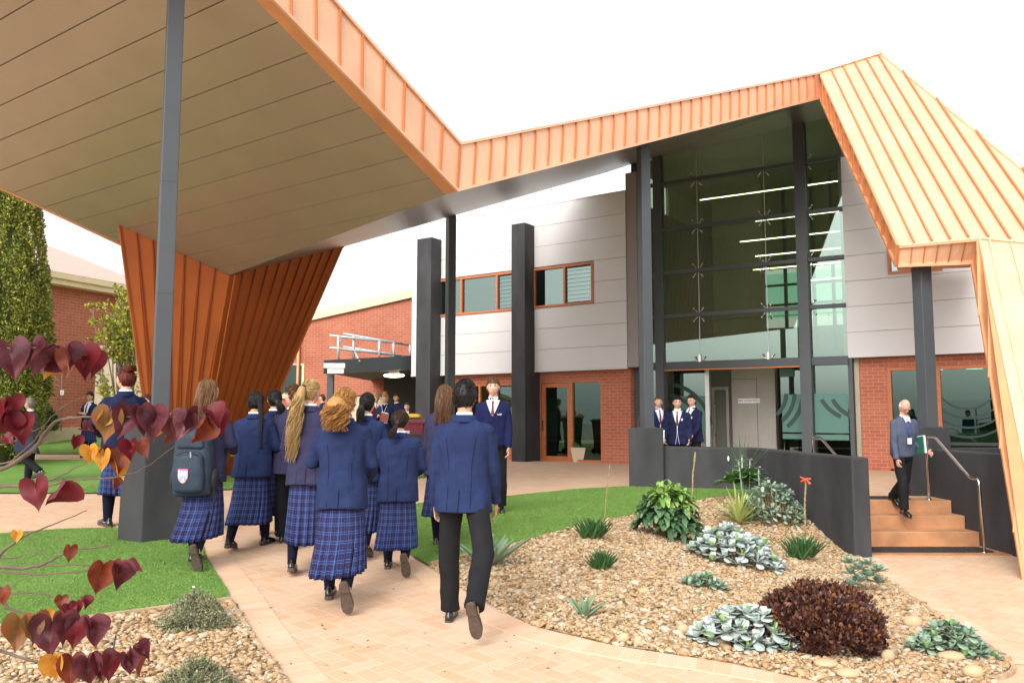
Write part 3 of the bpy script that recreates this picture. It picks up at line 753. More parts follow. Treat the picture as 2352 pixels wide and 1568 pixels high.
def panels(F_, mb, s0, s1, z0, z1, rows, off, holes=(), vj=(), gap=.009, t=.05):
    cuts = [z0+(z1-z0)*i/rows for i in range(rows+1)]
    for i in range(rows):
        a, b = cuts[i]+gap/2, cuts[i+1]-gap/2; segs = [(s0, s1)]
        for (h0, h1, hz0, hz1) in holes:
            if hz1 > a+.02 and hz0 < b-.02:
                ns = []
                for u, v in segs:
                    if h0 > u: ns.append((u, min(v, h0)))
                    if h1 < v: ns.append((max(u, h1), v))
                segs = [q for q in ns if q[1]-q[0] > .02]
                # the slivers above and below the opening
                if hz0 > a+.03: F_.box(mb, max(h0, s0), min(h1, s1), off-t, off, a, hz0)
                if hz1 < b-.03: F_.box(mb, max(h0, s0), min(h1, s1), off-t, off, hz1, b)
        for u, v in segs:
            cs = [u]+[x for x in sorted(vj) if u < x < v and i >= rows-2]+[v]
            for c0, c1 in zip(cs, cs[1:]): F_.box(mb, c0+gap/3, c1-gap/3, off-t, off, a, b)
A = Fac(1.7, 23.0, 1.45, -1.0)
NB = thing('school_wing', 'two storey school wing with pale panel upper wall over red brick, copper framed windows', 'building', (1.7, 23.0, 0))
sL, sR = A.s_at(943), A.s_at(1442); zb = A.z_at(1442, 843); zt_ = A.z_at(1435, 440)
zb2 = A.z_at(943, 862); print('wingA', sL, sR, zb, zb2, zt_)
w1 = (A.s_at(1003, 0, 5), A.s_at(1182, 0, 5)); w2 = (A.s_at(1224, 0, 5), A.s_at(1363, 0, 5)); wz = (A.z_at(1300, 702), A.z_at(1300, 608))
print(w1, w2, wz)
# structure behind the panels
mb = MB()
ND = 9.0
A.box(mb, sL, sR, -ND, -.9, zt_-.35, zt_-.1)          # roof
A.box(mb, sL, sR, -ND, -ND+.2, 0, zt_-.35)
A.box(mb, sL, sL+.15, -ND+.2, -.9, 0, zt_-.35); A.box(mb, sR-.15, sR-.0, -ND+.2, -.9, 0, zt_-.35)
A.box(mb, sL, sR, -ND, -.9, 2.5, 2.75); mb.build('carcass', 'wall_inside', NB)
mb = MB(); holes = [(w1[0], w1[1], wz[0], wz[1]), (w2[0], w2[1], wz[0], wz[1])]
panels(A, mb, sL, sR, zb, zt_, 8, 0, holes, vj=(A.s_at(1201, 0, 7), A.s_at(1216, 0, 7), A.s_at(985, 0, 7)))
mb.build('panel_wall', 'panel_white', NB)
mb = MB()
for (h0, h1) in ((sL, w1[0]), (w1[1], w2[0]), (w2[1], sR)): A.box(mb, h0, h1, -.9, -.055, zb, zt_-.02)
for (h0, h1) in (w1, w2): A.box(mb, h0, h1, -.9, -.055, zb, wz[0]); A.box(mb, h0, h1, -.9, -.055, wz[1], zt_-.02)
mb.build('wall_core', 'joint_dark', NB)
mb = MB(); A.box(mb, sR, sR+.32, -.9, -.03, zb, A.z_at(1450, 395)); mb.build('end_flashing', 'panel_side', NB)
mb = MB(); A.box(mb, sL, sR, -.05, .012, zt_, zt_+.04); mb.build('top_trim', 'panel_white', NB)
mb = MB(); A.box(mb, sL, sR, -.05, .015, zb-.04, zb); mb.build('lower_trim', 'panel_white', NB)
def window(F_, s0, s1, z0, z1, off, mull, par, glass='glass_up', frame='timber_frame', louvre=(), w=.065, room=True, deep=1.6, roomm='room_dark'):
    mb = MB(); frame_rect(F_, mb, s0, s1, z0, z1, off-.10, off+.03, w)
    for m_ in mull: F_.box(mb, m_-w/2, m_+w/2, off-.10, off+.03, z0+w, z1-w)
    fr = mb.build('window_frame', frame, par)
    mb = MB(); cs = [s0]+list(mull)+[s1]
    for i, (a, b) in enumerate(zip(cs, cs[1:])):
        a2, b2 = a+w*(1 if i == 0 else .5), b-w*(1 if i == len(cs)-2 else .5)
        if i in louvre:
            n = 9
            for k in range(n):
                zz0 = z0+w+(z1-z0-2*w)*k/n; zz1 = z0+w+(z1-z0-2*w)*(k+1)/n
                q = [F_.p(a2+.03, off-.02, zz0), F_.p(b2-.03, off-.02, zz0), F_.p(b2-.03, off-.040, zz1+.02), F_.p(a2+.03, off-.040, zz1+.02)]
                mb.poly_prism(q, F_.n*-.005)
        else: F_.box(mb, a2, b2, off-.048, off-.042, z0+w, z1-w)
    g = mb.build('pane', glass, fr)
    if louvre:
        mb = MB()
        for i in louvre:
            a2, b2 = cs[i]+w*.5, cs[i+1]-w*.5; frame_rect(F_, mb, a2, b2, z0+w, z1-w, off-.09, off-.005, .03)
        mb.build('louvre_frame', 'frame_dark', fr)
    if room:
        mb = MB(); F_.box(mb, s0, s1, off-deep-.1, off-deep, z0, z1+.1); F_.box(mb, s0-.1, s0, off-deep, off-.11, z0, z1+.1); F_.box(mb, s1, s1+.1, off-deep, off-.11, z0, z1+.1)
        F_.box(mb, s0, s1, off-deep, off-.11, z1, z1+.1); F_.box(mb, s0, s1, off-deep, off-.11, z0-.1, z0); mb.build('room', roomm, par)
    return fr
zc = sum(wz)/2
window(A, w1[0], w1[1], wz[0], wz[1], 0, (A.s_at(1060, 0, zc), A.s_at(1142, 0, zc)), NB, louvre=(2,))
window(A, w2[0], w2[1], wz[0], wz[1], 0, (A.s_at(1297, 0, zc),), NB, louvre=(1,))
# ground floor brick, set back
BO = -.28; dz1 = A.z_at(1300, 873, BO)
ds0, ds1 = A.s_at(1238, BO), A.s_at(1384, BO); bR_ = A.s_at(1449, BO); lw0, lw1 = A.s_at(1008, BO), A.s_at(1178, BO)
print('door', ds0, ds1, dz1)
mb = MB()
A.box(mb, ds1, bR_, BO-.25, BO, 0, zb); A.box(mb, ds0, ds1, BO-.25, BO, dz1, zb)
A.box(mb, lw1, ds0, BO-.25, BO, 0, zb); A.box(mb, lw0, lw1, BO-.25, BO, 0, .85); A.box(mb, lw0, lw1, BO-.25, BO, 2.25, zb); A.box(mb, sL, lw0, BO-.25, BO, 0, zb)
mb.build('brick_wall', 'brick', NB)
window(A, lw0, lw1, .85, 2.25, BO-.05, (A.s_at(1100, BO), A.s_at(1140, BO)), NB, glass='glass', louvre=(2,), deep=2.5)
# door and sidelight
dm = A.s_at(1312, BO)
dr = window(A, ds0, ds1, .0, dz1, BO-.04, (dm,), NB, glass='glass', deep=3.2)
mb = MB(); frame_rect(A, mb, ds0+.08, dm-.035, .03, dz1-.08, BO-.10, BO-.035, .11); dl = mb.build('door', 'timber_frame', NB)
mb = MB(); A.box(mb, ds0+.12, ds0+.15, BO-.03, BO+.02, .85, 1.15); mb.build('handle', 'steel', dl)
f0, f1 = A.z_at(1350, 1005, BO), A.z_at(1350, 912, BO)
mb = MB(); A.box(mb, ds0+.19, ds1-.07, BO-.098, BO-.094, f0, f1); A.box(mb, ds0+.19, ds1-.07, BO-.098, BO-.094, f0-.12, f0-.04); film = mb.build('frosted_film', 'film_teal', dr)
def arc_band(F_, cs_, cz, r, a0, a1, w, off, name, m, par, n=22, rz=None, taper=True):
    mb = MB(); pts = []
    rz = rz or r
    for i in range(n+1):
        t = R(a0+(a1-a0)*i/n); ww = w*(.45+.55*math.sin(PI*i/n)) if taper else w
        c, s_ = math.cos(t), math.sin(t)
        pts.append((F_.p(cs_+(r-ww/2)*c, off, cz+(rz-ww/2)*s_), F_.p(cs_+(r+ww/2)*c, off, cz+(rz+ww/2)*s_)))
    vs = [p for q in pts for p in q]; mb.add(vs, [(2*i, 2*i+1, 2*i+3, 2*i+2) for i in range(n)]); 
    return mb.build(name, m, par)
for k, (r_, s0_) in enumerate(((.78, 0), (.90, .0), (1.02, .0))):
    arc_band(A, A.s_at(1278, BO)+k*.05, f0+.02, r_, 2, 125, .035, BO-.085, 'arc_logo', 'ink', film, rz=.70+k*.01)
rotA = Matrix((( A.d.x, 0, A.n.x), (A.d.y, 0, A.n.y), (0, 1, 0))).to_4x4()
def on_facade(F_, s_, off, z):
    return Matrix.Translation(F_.p(s_, off, z)) @ Matrix(((F_.d.x, 0, F_.n.x), (F_.d.y, 0, F_.n.y), (0, 1, 0))).to_4x4()
text_mesh('lettering', 'STAFF\nOFFICE', .13, 'ink', film, on_facade(A, A.s_at(1342, BO), BO-.088, f1-.16))
# pillars
for i, (pa, pb, ptop, lab) in enumerate(((960, 1001, 549, 'left charcoal pillar in front of the pale panelled wing beside the bins'), (1180, 1221, 515, 'right charcoal pillar in front of the pale panelled wing beside the staff door'))):
    s0, s1 = A.s_at(pa, .35), A.s_at(pb, .35); zt2 = A.z_at((pa+pb)/2, ptop, .35); mb = MB()
    A.box(mb, s0+.02, s1-.12, -.27, .50, -.05, zt2); tag(mb.build('pillar', 'charcoal', bevel=.01), lab, 'pillar', 'charcoal pillars on the wing')

# --- glass atrium
G = Fac(5.58, 21.2, 1.67, -1.0)
AT = thing('glass_atrium', 'tall green glass entrance hall with dark steel mullions and spider fittings', 'building', (5.58, 21.2, 0))
gx = lambda px, z=1.24, o=0: G.s_at(px, o, z)
g0, g1 = gx(1482, 3), gx(1948, 3); gm0, gm1 = gx(1520, 3), gx(1853, 3)
ztg = 9.6
hb = [G.z_at(1676, y) for y in (836, 719, 616, 513, 403)]; print('bars', hb, g0, g1)
mb = MB()
G.box(mb, gm0-.11, gm0+.11, -.10, .20, 0, GP0.z+(GP1.z-GP0.z)*(gm0+2.45)/5.5); G.box(mb, gm1-.13, gm1+.13, -.10, .26, 0, GP0.z+(GP1.z-GP0.z)*(gm1+2.45)/5.5)
G.box(mb, g0-.32, g0-.16, -.2, .06, 0, 8.6); G.box(mb, g1-.02, g1+.08, -.2, .05, 0, 9.4)
mb.build('mullion', 'post_paint', AT)
mb = MB()
for z in hb[1:]: G.box(mb, g0-.2, g1, .10, .18, z-.045, z+.045)
G.box(mb, g0-.2, g1, -.08, .14, hb[0]-.10, hb[0]+.10); mb.build('transom', 'post_paint', AT)
mb = MB(); G.box(mb, gm0+.12, gm1-.12, .0, .16, hb[0]-.135, hb[0]-.105); mb.build('door_head_trim', 'timber_frame', AT)
mb = MB(); gtz = lambda s_: GP0.z+(GP1.z-GP0.z)*(s_+2.45)/5.5-.01; mb.poly_prism([G.p(g0-.2, .085, hb[0]+.1), G.p(g1, .085, hb[0]+.1), G.p(g1, .085, gtz(g1)), G.p(g0-.2, .085, gtz(g0-.2))], G.n*.01); G.box(mb, g0-.2, gm0-.1, .0, .01, .0, hb[0]-.1); G.box(mb, gm1+.1, g1, .0, .01, 0, hb[0]-.1)
G.box(mb, gx(1782), gm1-.1, -.6, -.59, 0, hb[0]-.1); G.box(mb, gm0+.1, gx(1612), -.6, -.59, 0, hb[0]-.1)
mb.build('glazing', 'glass_big', AT)
j1, j2 = gx(1607, 5), gx(1762, 5)
mb = MB()
for j in (j1, j2): G.box(mb, j-.008, j+.008, .095, .103, hb[0]+.1, hb[4]+1.2)
mb.build('glass_joint', 'alu', AT)
for zi, z in enumerate(hb):
    for j in ((j1, j2, gx(1862, 4)) if zi else (j1, j2)):
        mb = MB(); o = G.p(j, .10, z)
        for sx_, sz_ in ((1, 1), (1, -1), (-1, 1), (-1, -1)):
            if zi == 0 and sz_ < 0: continue
            p1 = G.p(j, .11, z); p2 = G.p(j+sx_*.13, .14, z+sz_*.17 if zi else z+.2); mb.tube([p1, p2], .012, 6); mb.ball(p2, .026, 8, 5)
        if zi == 0: G.box(mb, j-.03, j+.03, .10, .15, z+.08, z+.26)
        mb.build('spider_fitting', 'steel', AT)
# interior
mb = MB(); dp = -7.0
G.box(mb, g0-.3, g1+.2, dp-.2, dp, 0, 4.2); G.box(mb, g0-.3, g1+.2, dp-.2, dp, 6.2, 9.4)
G.box(mb, g0-.3, g0-.2, dp, -2.6, 0, 9.0); G.box(mb, g1+.1, g1+.2, dp, -.1, 0, 9.4)
G.box(mb, G.s_at(1640, -5.5, 6), G.s_at(1755, -5.5, 6), -5.6, -5.4, 3.2, 9.2)
mb.build('inner_walls', 'room_olive', AT)
mb = MB(); G.box(mb, g0-.3, g1+.2, dp, -.12, 2.62, 2.9) if False else G.box(mb, gx(1612, 3), g1+.2, dp, -2.5, 2.75, 3.05)
q = [G.p(g0-.3, -.12, 8.2), G.p(g1+.2, -.12, 9.6), G.p(g1+.2, dp, 9.6), G.p(g0-.3, dp, 8.2)]; mb.poly_prism(q, (0, 0, .1)); mb.build('inner_ceiling', 'room_olive', AT)
mb = MB(); G.box(mb, g0-.3, g1+.2, dp+.0, -.1, .006, .02); mb.build('inner_floor', 'room_beige', AT)
mb = MB()
for (pa, pb, py) in ((1608, 1950, 436), (1735, 1950, 495), (1700, 1950, 542), (1735, 1950, 578), (1730, 1950, 610), (1860, 1950, 640)):
    zz = G.z_at((pa+pb)/2, py, -2.6); a, b = G.s_at(pa, -2.6, zz), G.s_at(pb, -2.6, zz); b = min(b, g1+.05)
    mb.bar(G.p(a, -2.6, zz-.0), G.p(b, -2.6, zz+.0), .028, .025)
mb.build('strip_light', 'tube_light', AT)
mb = MB(); za, zc2 = G.z_at(1900, 640, -6.9), G.z_at(1900, 560, -6.9)
G.box(mb, G.s_at(1500, -6.9, 5), G.s_at(1640, -6.9, 5), -6.95, -6.9, 4.4, 6.1); G.box(mb, G.s_at(1760, -6.9, 5), g1, -6.95, -6.9, 4.5, 6.0); mb.build('rear_window', 'sky_pane', AT)
mb = MB()
for px in (1560, 1625, 1700, 1805, 1870, 1915): s_ = G.s_at(px, -6.5, 5); G.box(mb, s_-.05, s_+.05, -6.6, -6.5, 3.0, 9.0)
for z in (4.9, 5.55): G.box(mb, g0-.2, g1, -6.55, -6.5, z-.04, z+.04)
mb.build('inner_mullion', 'frame_dark', AT)
mb = MB()  # balustrade glass fixings line
for px in range(1640, 1960, 33): s_ = G.s_at(px, -2.4, 3.9); mb.ball(G.p(s_, -2.4, 4.0), .03, 6, 4)
mb.tube([G.p(G.s_at(1630, -2.4, 4), -2.4, 4.05), G.p(g1, -2.4, 4.05)], .015, 6); mb.build('balustrade_fixing', 'steel', AT)
# reception wall, inner door
mb = MB(); o = -1.6
G.box(mb, G.s_at(1682, o), G.s_at(1782, o), o-.3, o, 0, hb[0]-.0); mb.build('grey_partition', 'door_grey', AT)
mb = MB(); G.box(mb, G.s_at(1740, o)-.006, G.s_at(1740, o)+.006, o, o+.004, 0, hb[0]-.3)
G.box(mb, G.s_at(1682, o), G.s_at(1740, o), o, o+.004, hb[0]-.32, hb[0]-.31); mb.build('partition_joint', 'joint_dark', AT)
zs = G.z_at(1720, 920, o); mb = MB(); G.box(mb, G.s_at(1696, o), G.s_at(1746, o), o+.005, o+.012, zs-.06, zs+.06); sg = mb.build('sign_plate', 'alu', AT)
text_mesh('lettering', 'FIRE HOSE REEL', .085, 'ink', sg, on_facade(G, G.s_at(1720, o), o+.014, zs))
mb = MB(); G.box(mb, G.s_at(1612, o), G.s_at(1682, o), o-.3, o-.25, 0, hb[0]); mb.build('dark_recess', 'wall_inside', AT)
mb = MB(); frame_rect(G, mb, G.s_at(1632, o), G.s_at(1672, o), .02, G.z_at(1650, 888, o), o-.2, o-.12, .08); idr = mb.build('inner_door', 'door_grey', AT)
mb = MB(); G.box(mb, G.s_at(1638, o), G.s_at(1642, o), o-.12, o-.05, .8, 1.6); mb.build('handle', 'alu', idr)
mb = MB(); G.box(mb, gx(1612)-.06, gx(1612)+.05, -.62, -.5, 0, hb[0]-.1); mb.build('door_jamb', 'alu', AT)
mb = MB(); G.box(mb, gx(1782), gx(1815), -.56, -.52, G.z_at(1798, 915, -.5)+.55, G.z_at(1798, 915, -.5)+.76); mb.build('door_sign', 'film_teal', AT)
# frosted film panels with arcs
t0, t1 = G.z_at(1815, 992, -.58), G.z_at(1815, 906, -.58)
mb = MB(); G.box(mb, gx(1784), gm1-.14, -.588, -.582, t0, t1); G.box(mb, gx(1784), gm1-.14, -.588, -.582, t0-.17, t0-.04); fl = mb.build('frosted_film', 'film_teal', AT)
for k, r_ in enumerate((.95, 1.3, 1.65)): arc_band(G, gx(1784)-.75, t1+.12, r_, -8, -72 if k else -60, .12, -.575, 'arc_logo', 'film_dark', fl, taper=False) if False else arc_band(G, gx(1784)-.60, t1+.05, .72+.2*k, -2, -50, .10, -.572, 'arc_logo', 'film_dark', fl, taper=False)
mb = MB(); G.box(mb, gm1+.14, g1-.05, .012, .016, t0, t1); G.box(mb, gm1+.14, g1-.05, .012, .016, t0-.17, t0-.04); fl = mb.build('frosted_film', 'film_teal', AT)
for k in range(2): arc_band(G, gm1+1.08+.25*k, t1+.22, .85, 205, 246, .10, .022, 'arc_logo', 'film_dark', fl, taper=False)
mb = MB(); G.box(mb, gm0+.14, gx(1610), -.588, -.582, t0, t1); fl = mb.build('frosted_film', 'film_teal', AT)
for k in range(3): arc_band(G, gm0-.2, t0-.05, .75+.3*k, 10, 80, .10, -.575, 'arc_logo', 'film_dark', fl, taper=False)
mb = MB()
for k in range(5): G.box(mb, gx(1800), g1-.1, -1.2, -1.17, .25+.2*k, .28+.2*k)
mb.build('reception_shelf', 'alu', AT)
mb = MB(); G.box(mb, gx(1790), g1, -1.8, -1.7, 0, hb[0]); mb.build('reception_wall', 'room_dark', AT)

# --- right wing
B = Fac(7.85, 19.75, 1.45, -1.0)
RB = thing('east_wing', 'right hand school wing with grey panel upper wall, red brick base and wide windows', 'building', (7.85, 19.75, 0))
rs0, rs1 = B.s_at(1938, 0, 3), 9.5
rzb = B.z_at(1945, 822); rzt = B.z_at(2352, 290); print('right', rs0, rzb, rzt, B.z_at(2262, 810))
uw = (B.s_at(2040, 0, 4.5), B.s_at(2165, 0, 4.5), B.z_at(2080, 627), B.z_at(2080, 560))
mb = MB(); panels(B, mb, rs0, rs1, rzb, rzt, 8, 0, [uw], vj=(B.s_at(2262, 0, 7), B.s_at(2268, 0, 7))); mb.build('panel_wall', 'panel_white', RB)
mb = MB(); B.box(mb, rs0, uw[0], -.9, -.055, rzb, rzt-.02); B.box(mb, uw[1], rs1, -.9, -.055, rzb, rzt-.02); B.box(mb, uw[0], uw[1], -.9, -.055, rzb, uw[2]); B.box(mb, uw[0], uw[1], -.9, -.055, uw[3], rzt-.02); B.box(mb, rs0, rs1, -9, -.9, rzt-.3, rzt-.05); mb.build('wall_core', 'joint_dark', RB)
window(B, *uw, 0, (), RB)
bo = -.25; v0, v1 = B.s_at(2040, bo), B.s_at(2345, bo); vt = B.z_at(2060, 842, bo); vs_ = .62
mb = MB(); B.box(mb, rs0+.05, v0, bo-.25, bo, 0, rzb); B.box(mb, v0, rs1, bo-.25, bo, vt, rzb); B.box(mb, B.s_at(2290, bo), rs1, bo-.25, bo, -.1, vs_); mb.build('brick_wall', 'brick', RB)
m1, m2 = B.s_at(2158, bo), B.s_at(2260, bo)
wf = window(B, v0, v1+.6, .05, vt, bo-.05, (m1, B.s_at(2117, bo)), RB, glass='glass', room=False, w=.09)
mb = MB(); B.box(mb, v0-.2, rs1, -6.2, -6, 0, 2.7); B.box(mb, v0-.2, rs1, -6, -.6, 2.6, 2.7); B.box(mb, v0-.2, v0-.1, -6, -.6, 0, 2.7); mb.build('room', 'room_olive', RB)
mb = MB(); B.box(mb, B.s_at(2045, -1.2), B.s_at(2105, -1.2), -1.3, -1.2, .0, 2.5); mb.build('inner_wall', 'room_beige', RB)
mb = MB()
for k in range(5):
    B.box(mb, B.s_at(2112, -2), B.s_at(2140, -2), -1.6-.7*k, -1.55-.7*k, 2.52, 2.56)
    B.box(mb, B.s_at(2260, -2), B.s_at(2330, -2), -1.6-.7*k, -1.55-.7*k, 2.52, 2.56)
for k in range(3): B.box(mb, B.s_at(2200, -2), B.s_at(2240, -2), -2.6-.9*k, -2.55-.9*k, 2.52, 2.56)
mb.build('strip_light', 'tube_light', RB)
mb = MB(); u0, u1 = B.z_at(2200, 1000, bo), B.z_at(2200, 905, bo); B.box(mb, m1+.06, B.s_at(2310, bo), bo-.104, bo-.100, .95, 1.62); fl = mb.build('frosted_film', 'film_teal', RB)
for k in range(4): arc_band(B, m1+.55, 2.05-.08*k, .62+.13*k, 200, 330, .05, bo-.09, 'arc_logo', 'film_dark', fl)
mb = MB(); zz = B.z_at(2147, 938, bo); B.box(mb, B.s_at(2137, bo), B.s_at(2154, bo), bo-.085, bo-.08, zz-.22, zz+.14); nz_ = mb.build('notice', 'white_paint', RB)
text_mesh('lettering', 'PLEASE\nKEEP\nTHE DOOR\nCLOSED', .05, 'ink', nz_, on_facade(B, B.s_at(2145.5, bo), bo-.078, zz-.03))
mb = MB(); B.box(mb, m1, rs1, bo-.16, bo-.0, vs_-.0, vs_+.06); mb.build('sill', 'frame_dark', RB)

# --- middle brick building (gable wall), Y~31
MBd = thing('brick_hall', 'red brick hall with cream sloping gutter behind the carport', 'building', (-6, 31, 0))
gy = 31.0
def zz31(px, py): return W(px, py, gy).z
xg0, xg1 = Xat(640, gy), Xat(960, gy); ga, gb = zz31(702, 738), zz31(943, 684)
sl_ = (gb-ga)/(Xat(943, gy)-Xat(702, gy)); gz = lambda x: ga + sl_*(x-Xat(702, gy))
mb = MB(); wx0, wx1 = Xat(650, gy), Xat(672, gy); wz0, wz1 = zz31(660, 905), zz31(660, 835)
xl, xr = Xat(560, gy), xg1+3
mb.poly_prism([(xl, gy, -.2), (xr, gy, -.2), (xr, gy, gz(xr)), (xl, gy, gz(xl))], (0, .3, 0)); mb.build('wall', 'brick', MBd)
mb = MB(); mb.poly_prism([(xl, gy-.12, gz(xl)), (xr, gy-.12, gz(xr)), (xr, gy-.12, gz(xr)+.28), (xl, gy-.12, gz(xl)+.28)], (0, .4, 0))
mb.poly_prism([(xl, gy-.05, gz(xl)+.28), (xr, gy-.05, gz(xr)+.28), (xr, gy+8, gz(xr)+1.3), (xl, gy+8, gz(xl)+2.3)], (0, 0, .05)); mb.build('roof', 'cream', MBd)
mb = MB(); mb.box(wx0, wx1+.4, gy-.03, gy+.02, wz0, wz1); mb.box(wx0-.4, wx1+.4, gy-.08, gy+.02, wz0-.15, wz0); wf_ = mb.build('window', 'cream', MBd)
mb = MB(); mb.box(wx0-.3, wx1+.3, gy-.06, gy-.04, wz0+.05, wz1-.05); mb.build('pane', 'film_dark', wf_)
mb = MB(); mb.tube([(Xat(683, gy), gy-.08, -.1), (Xat(683, gy), gy-.08, gz(Xat(683, gy)))], .06, 8); mb.build('downpipe', 'copper_dark', MBd)

# carport
CP = thing('carport', 'dark flat roofed walkway shelter against the brick hall with a lit ceiling lamp', 'shelter', (-4.5, 25.5, 0))
y1, y2 = 24.6, 26.8
pA_, pB_ = W(743, 827, y1), W(952, 816, y2); zbA, zbB = W(743, 858, y1), W(952, 847, y2)
mb = MB(); mb.poly_prism([zbA, zbB, pB_, pA_], (.05, .15, 0)); mb.poly_prism([pA_+Vector((0,.1,-.05)), pB_+Vector((0,.1,-.05)), pB_+Vector((.4, 6, -.05)), pA_+Vector((.4, 6.0, -.05))], (0, 0, .05)); mb.build('roof', 'post_paint', CP)
mb = MB(); mb.poly_prism([zbA+Vector((0,.16,.05)), zbB+Vector((0,.16,.05)), zbB+Vector((.4, 6, .05)), zbA+Vector((.4, 6, .05))], (0, 0, .04)); mb.build('ceiling', 'room_dark', CP)
xp = Xat(757, y1+.1); mb = MB(); mb.box(xp-.09, xp+.09, y1+.05, y1+.23, 0, zbA.z); mb.build('post', 'post_paint', CP)
# back of the shelter: dark brick, cream panels
mb = MB(); yb_ = 30.6; xa, xb = Xat(760, yb_), Xat(1010, yb_); mb.box(xa, xb, yb_, yb_+.2, 2.05, 3.2, 0); mb.build('rear_wall', 'brick', CP)
mb = MB(); mb.box(xa+.5, xb-2, yb_-.02, yb_+.1, 0, 2.0); mb.build('rear_panel', 'cream_wall', CP)
mb = MB(); mb.box(xb-2, xb, yb_-.5, yb_-.4, 0, 3.2); mb.build('rear_opening', 'room_dark', CP)
mb = MB(); c = W(905, 862, 27.0); mb.ball(c, (.35, .12, .07), 14, 8); lamp = mb.build('ceiling_lamp', 'lamp_on', CP)
mb = MB(); mb.box(c.x-.15, c.x+.15, c.y-.08, c.y+.08, c.z+.05, c.z+.35); mb.build('lamp_bracket', 'cream', lamp)
mb = MB(); c = W(770, 842, 24.5); mb.box(c.x-.32, c.x+.3, c.y-.1, c.y+.02, c.z-.04, c.z+.1); mb.box(c.x-.22, c.x+.26, c.y-.06, c.y+.02, c.z-.2, c.z-.04); tag(mb.build('security_light', 'white_paint'), 'white boxy security light on the dark shelter fascia', 'light')
# roof guard rails
RL = thing('roof_rail', 'galvanised pipe guard rail frame on the shelter roof', 'railing', (-4.5, 26, 3))
mb = MB(); 
def pr_(px, py, y): return W(px, py, y)
ya, yb2 = 25.2, 27.6
for (a, b) in ((pr_(757, 770, ya), pr_(925, 789, 26.6)), (pr_(757, 798, ya), pr_(922, 817, 26.6)), (pr_(788, 766, yb2), pr_(944, 793, yb2+.6)), (pr_(788, 796, yb2), pr_(944, 820, yb2+.6))): mb.tube([a, b], .035, 8)
mb.build('rail', 'galv', RL)
for (px, t, b, y) in ((777, 772, 830, ya), (812, 768, 830, ya+.5), (871, 783, 826, 26), (904, 786, 824, 26.4), (942, 792, 822, 27)):
    mb = MB(); mb.tube([pr_(px, t, y), pr_(px, b, y)], .04, 8); mb.build('upright', 'galv', RL)
mb = MB(); mb.tube([pr_(813, 805, ya+.5), pr_(826, 830, ya+.2)], .03, 6); mb.tube([pr_(777, 790, ya), pr_(789, 776, ya+.3)], .025, 6); mb.build('brace', 'galv', RL)

# --- left brick building
LBd = thing('brick_classroom', 'long red brick classroom block with cream gutter and pale hipped roof at left', 'building', (-13, 25, 0))
yl = lambda px: 23.6 + 2.9*(px-75)/235
a, b = W(-260, 600, yl(-260)), W(345, 672, yl(345)); ez = W(75, 655, yl(75)).z
ax2, bx2 = Vector((a.x, a.y, 0)), Vector((b.x, b.y, 0))
L_ = Fac(ax2.x, ax2.y, bx2.x-ax2.x, bx2.y-ax2.y); LL = (bx2-ax2).length
mb = MB(); L_.box(mb, 0, LL, -.3, 0, -.1, ez); mb.obox(L_.p(LL, -4, ez/2), L_.d*.15, L_.n*4, (0, 0, ez/2)); mb.build('wall', 'brick', LBd)
mb = MB(); L_.box(mb, -.3, LL+.3, -.05, .35, ez, ez+.16); L_.box(mb, -.3, LL+.35, .1, .42, ez+.16, ez+.32); mb.build('gutter', 'cream', LBd)
mb = MB(); e0, e1 = L_.p(-.3, .42, ez+.33), L_.p(LL+.3, .42, ez+.33); r0, r1 = W(-350, 470, 30), W(-40, 505, 31)
mb.add([e0, e1, r1, r0, L_.p(LL+.3, -9, ez+.33)], [(0, 1, 2, 3), (1, 4, 2)]); mb.build('roof', 'roof_pink', LBd)
mb = MB(); s_ = L_.s_at(195, 0, 3.3); zl = L_.z_at(193, 824, 0); L_.box(mb, s_-.3, s_+.25, 0, .12, zl-.05, zl+.05); tag(mb.build('wall_light', 'cream'), 'slim cream box light on the left brick wall', 'light')
zg = hgt(L_.p(LL*.5).x, 26)
mb = MB(); L_.box(mb, 0, LL, .0, .35, .3, L_.z_at(150, 988, .3)+.08); tag(mb.build('garden_edge', 'cream_wall'), 'pale concrete kerb along the foot of the left brick wall', 'kerb')
# cream wall in front of brick
mb = MB(); y = 24.4; c0, c1 = W(222, 800, y), W(345, 800, y); mb.box(c0.x, c1.x, y, y+.2, .0, c0.z); mb.box(c0.x-.05, c1.x, y-.05, y+.25, c0.z, c0.z+.08)
tag(mb.build('cream_wall', 'cream_wall'), 'low cream rendered wall behind the flowering shrub', 'wall')
# ------------------------------------------------------------------ handrails
def rail(pts, label, r=.021, group='stainless steel handrails', feet=()):
    t = thing('handrail', label, 'handrail', (pts[0].x, pts[0].y, pts[0].z), group=group)
    P = [];
    for i, p in enumerate(pts):
        if 0 < i < len(pts)-1:
            a, b = pts[i-1], pts[i+1]; r1 = min(.07, (p-a).length*.4, (b-p).length*.4)
            q0, q1 = p+(a-p).normalized()*r1, p+(b-p).normalized()*r1
            for k in range(5): u = k/4; P.append(q0*(1-u)**2+p*2*u*(1-u)+q1*u*u)
        else: P.append(p)
    mb = MB(); mb.tube(P, r, 12); mb.build('tube', 'steel', t)
    for f in feet:
        mb = MB(); mb.tube([f+Vector((0,0,.0)), f+Vector((0, 0, .014))], .045, 16); mb.build('base_flange', 'steel', t)
x6 = 6.27
f1, f2 = Vector((Xat(2134, 12.50, 0), 12.50, .014)), Vector((Xat(2261, 11.1, -.5), 11.1, -.533))
rail([f1, W(2128, 1004, 12.5), W(2146, 1003, 12.35), W(2229, 1098, 11.35), W(2248, 1100, 11.1), f2], 'long stainless handrail right of the old man going down the steps', feet=(f1, f2))
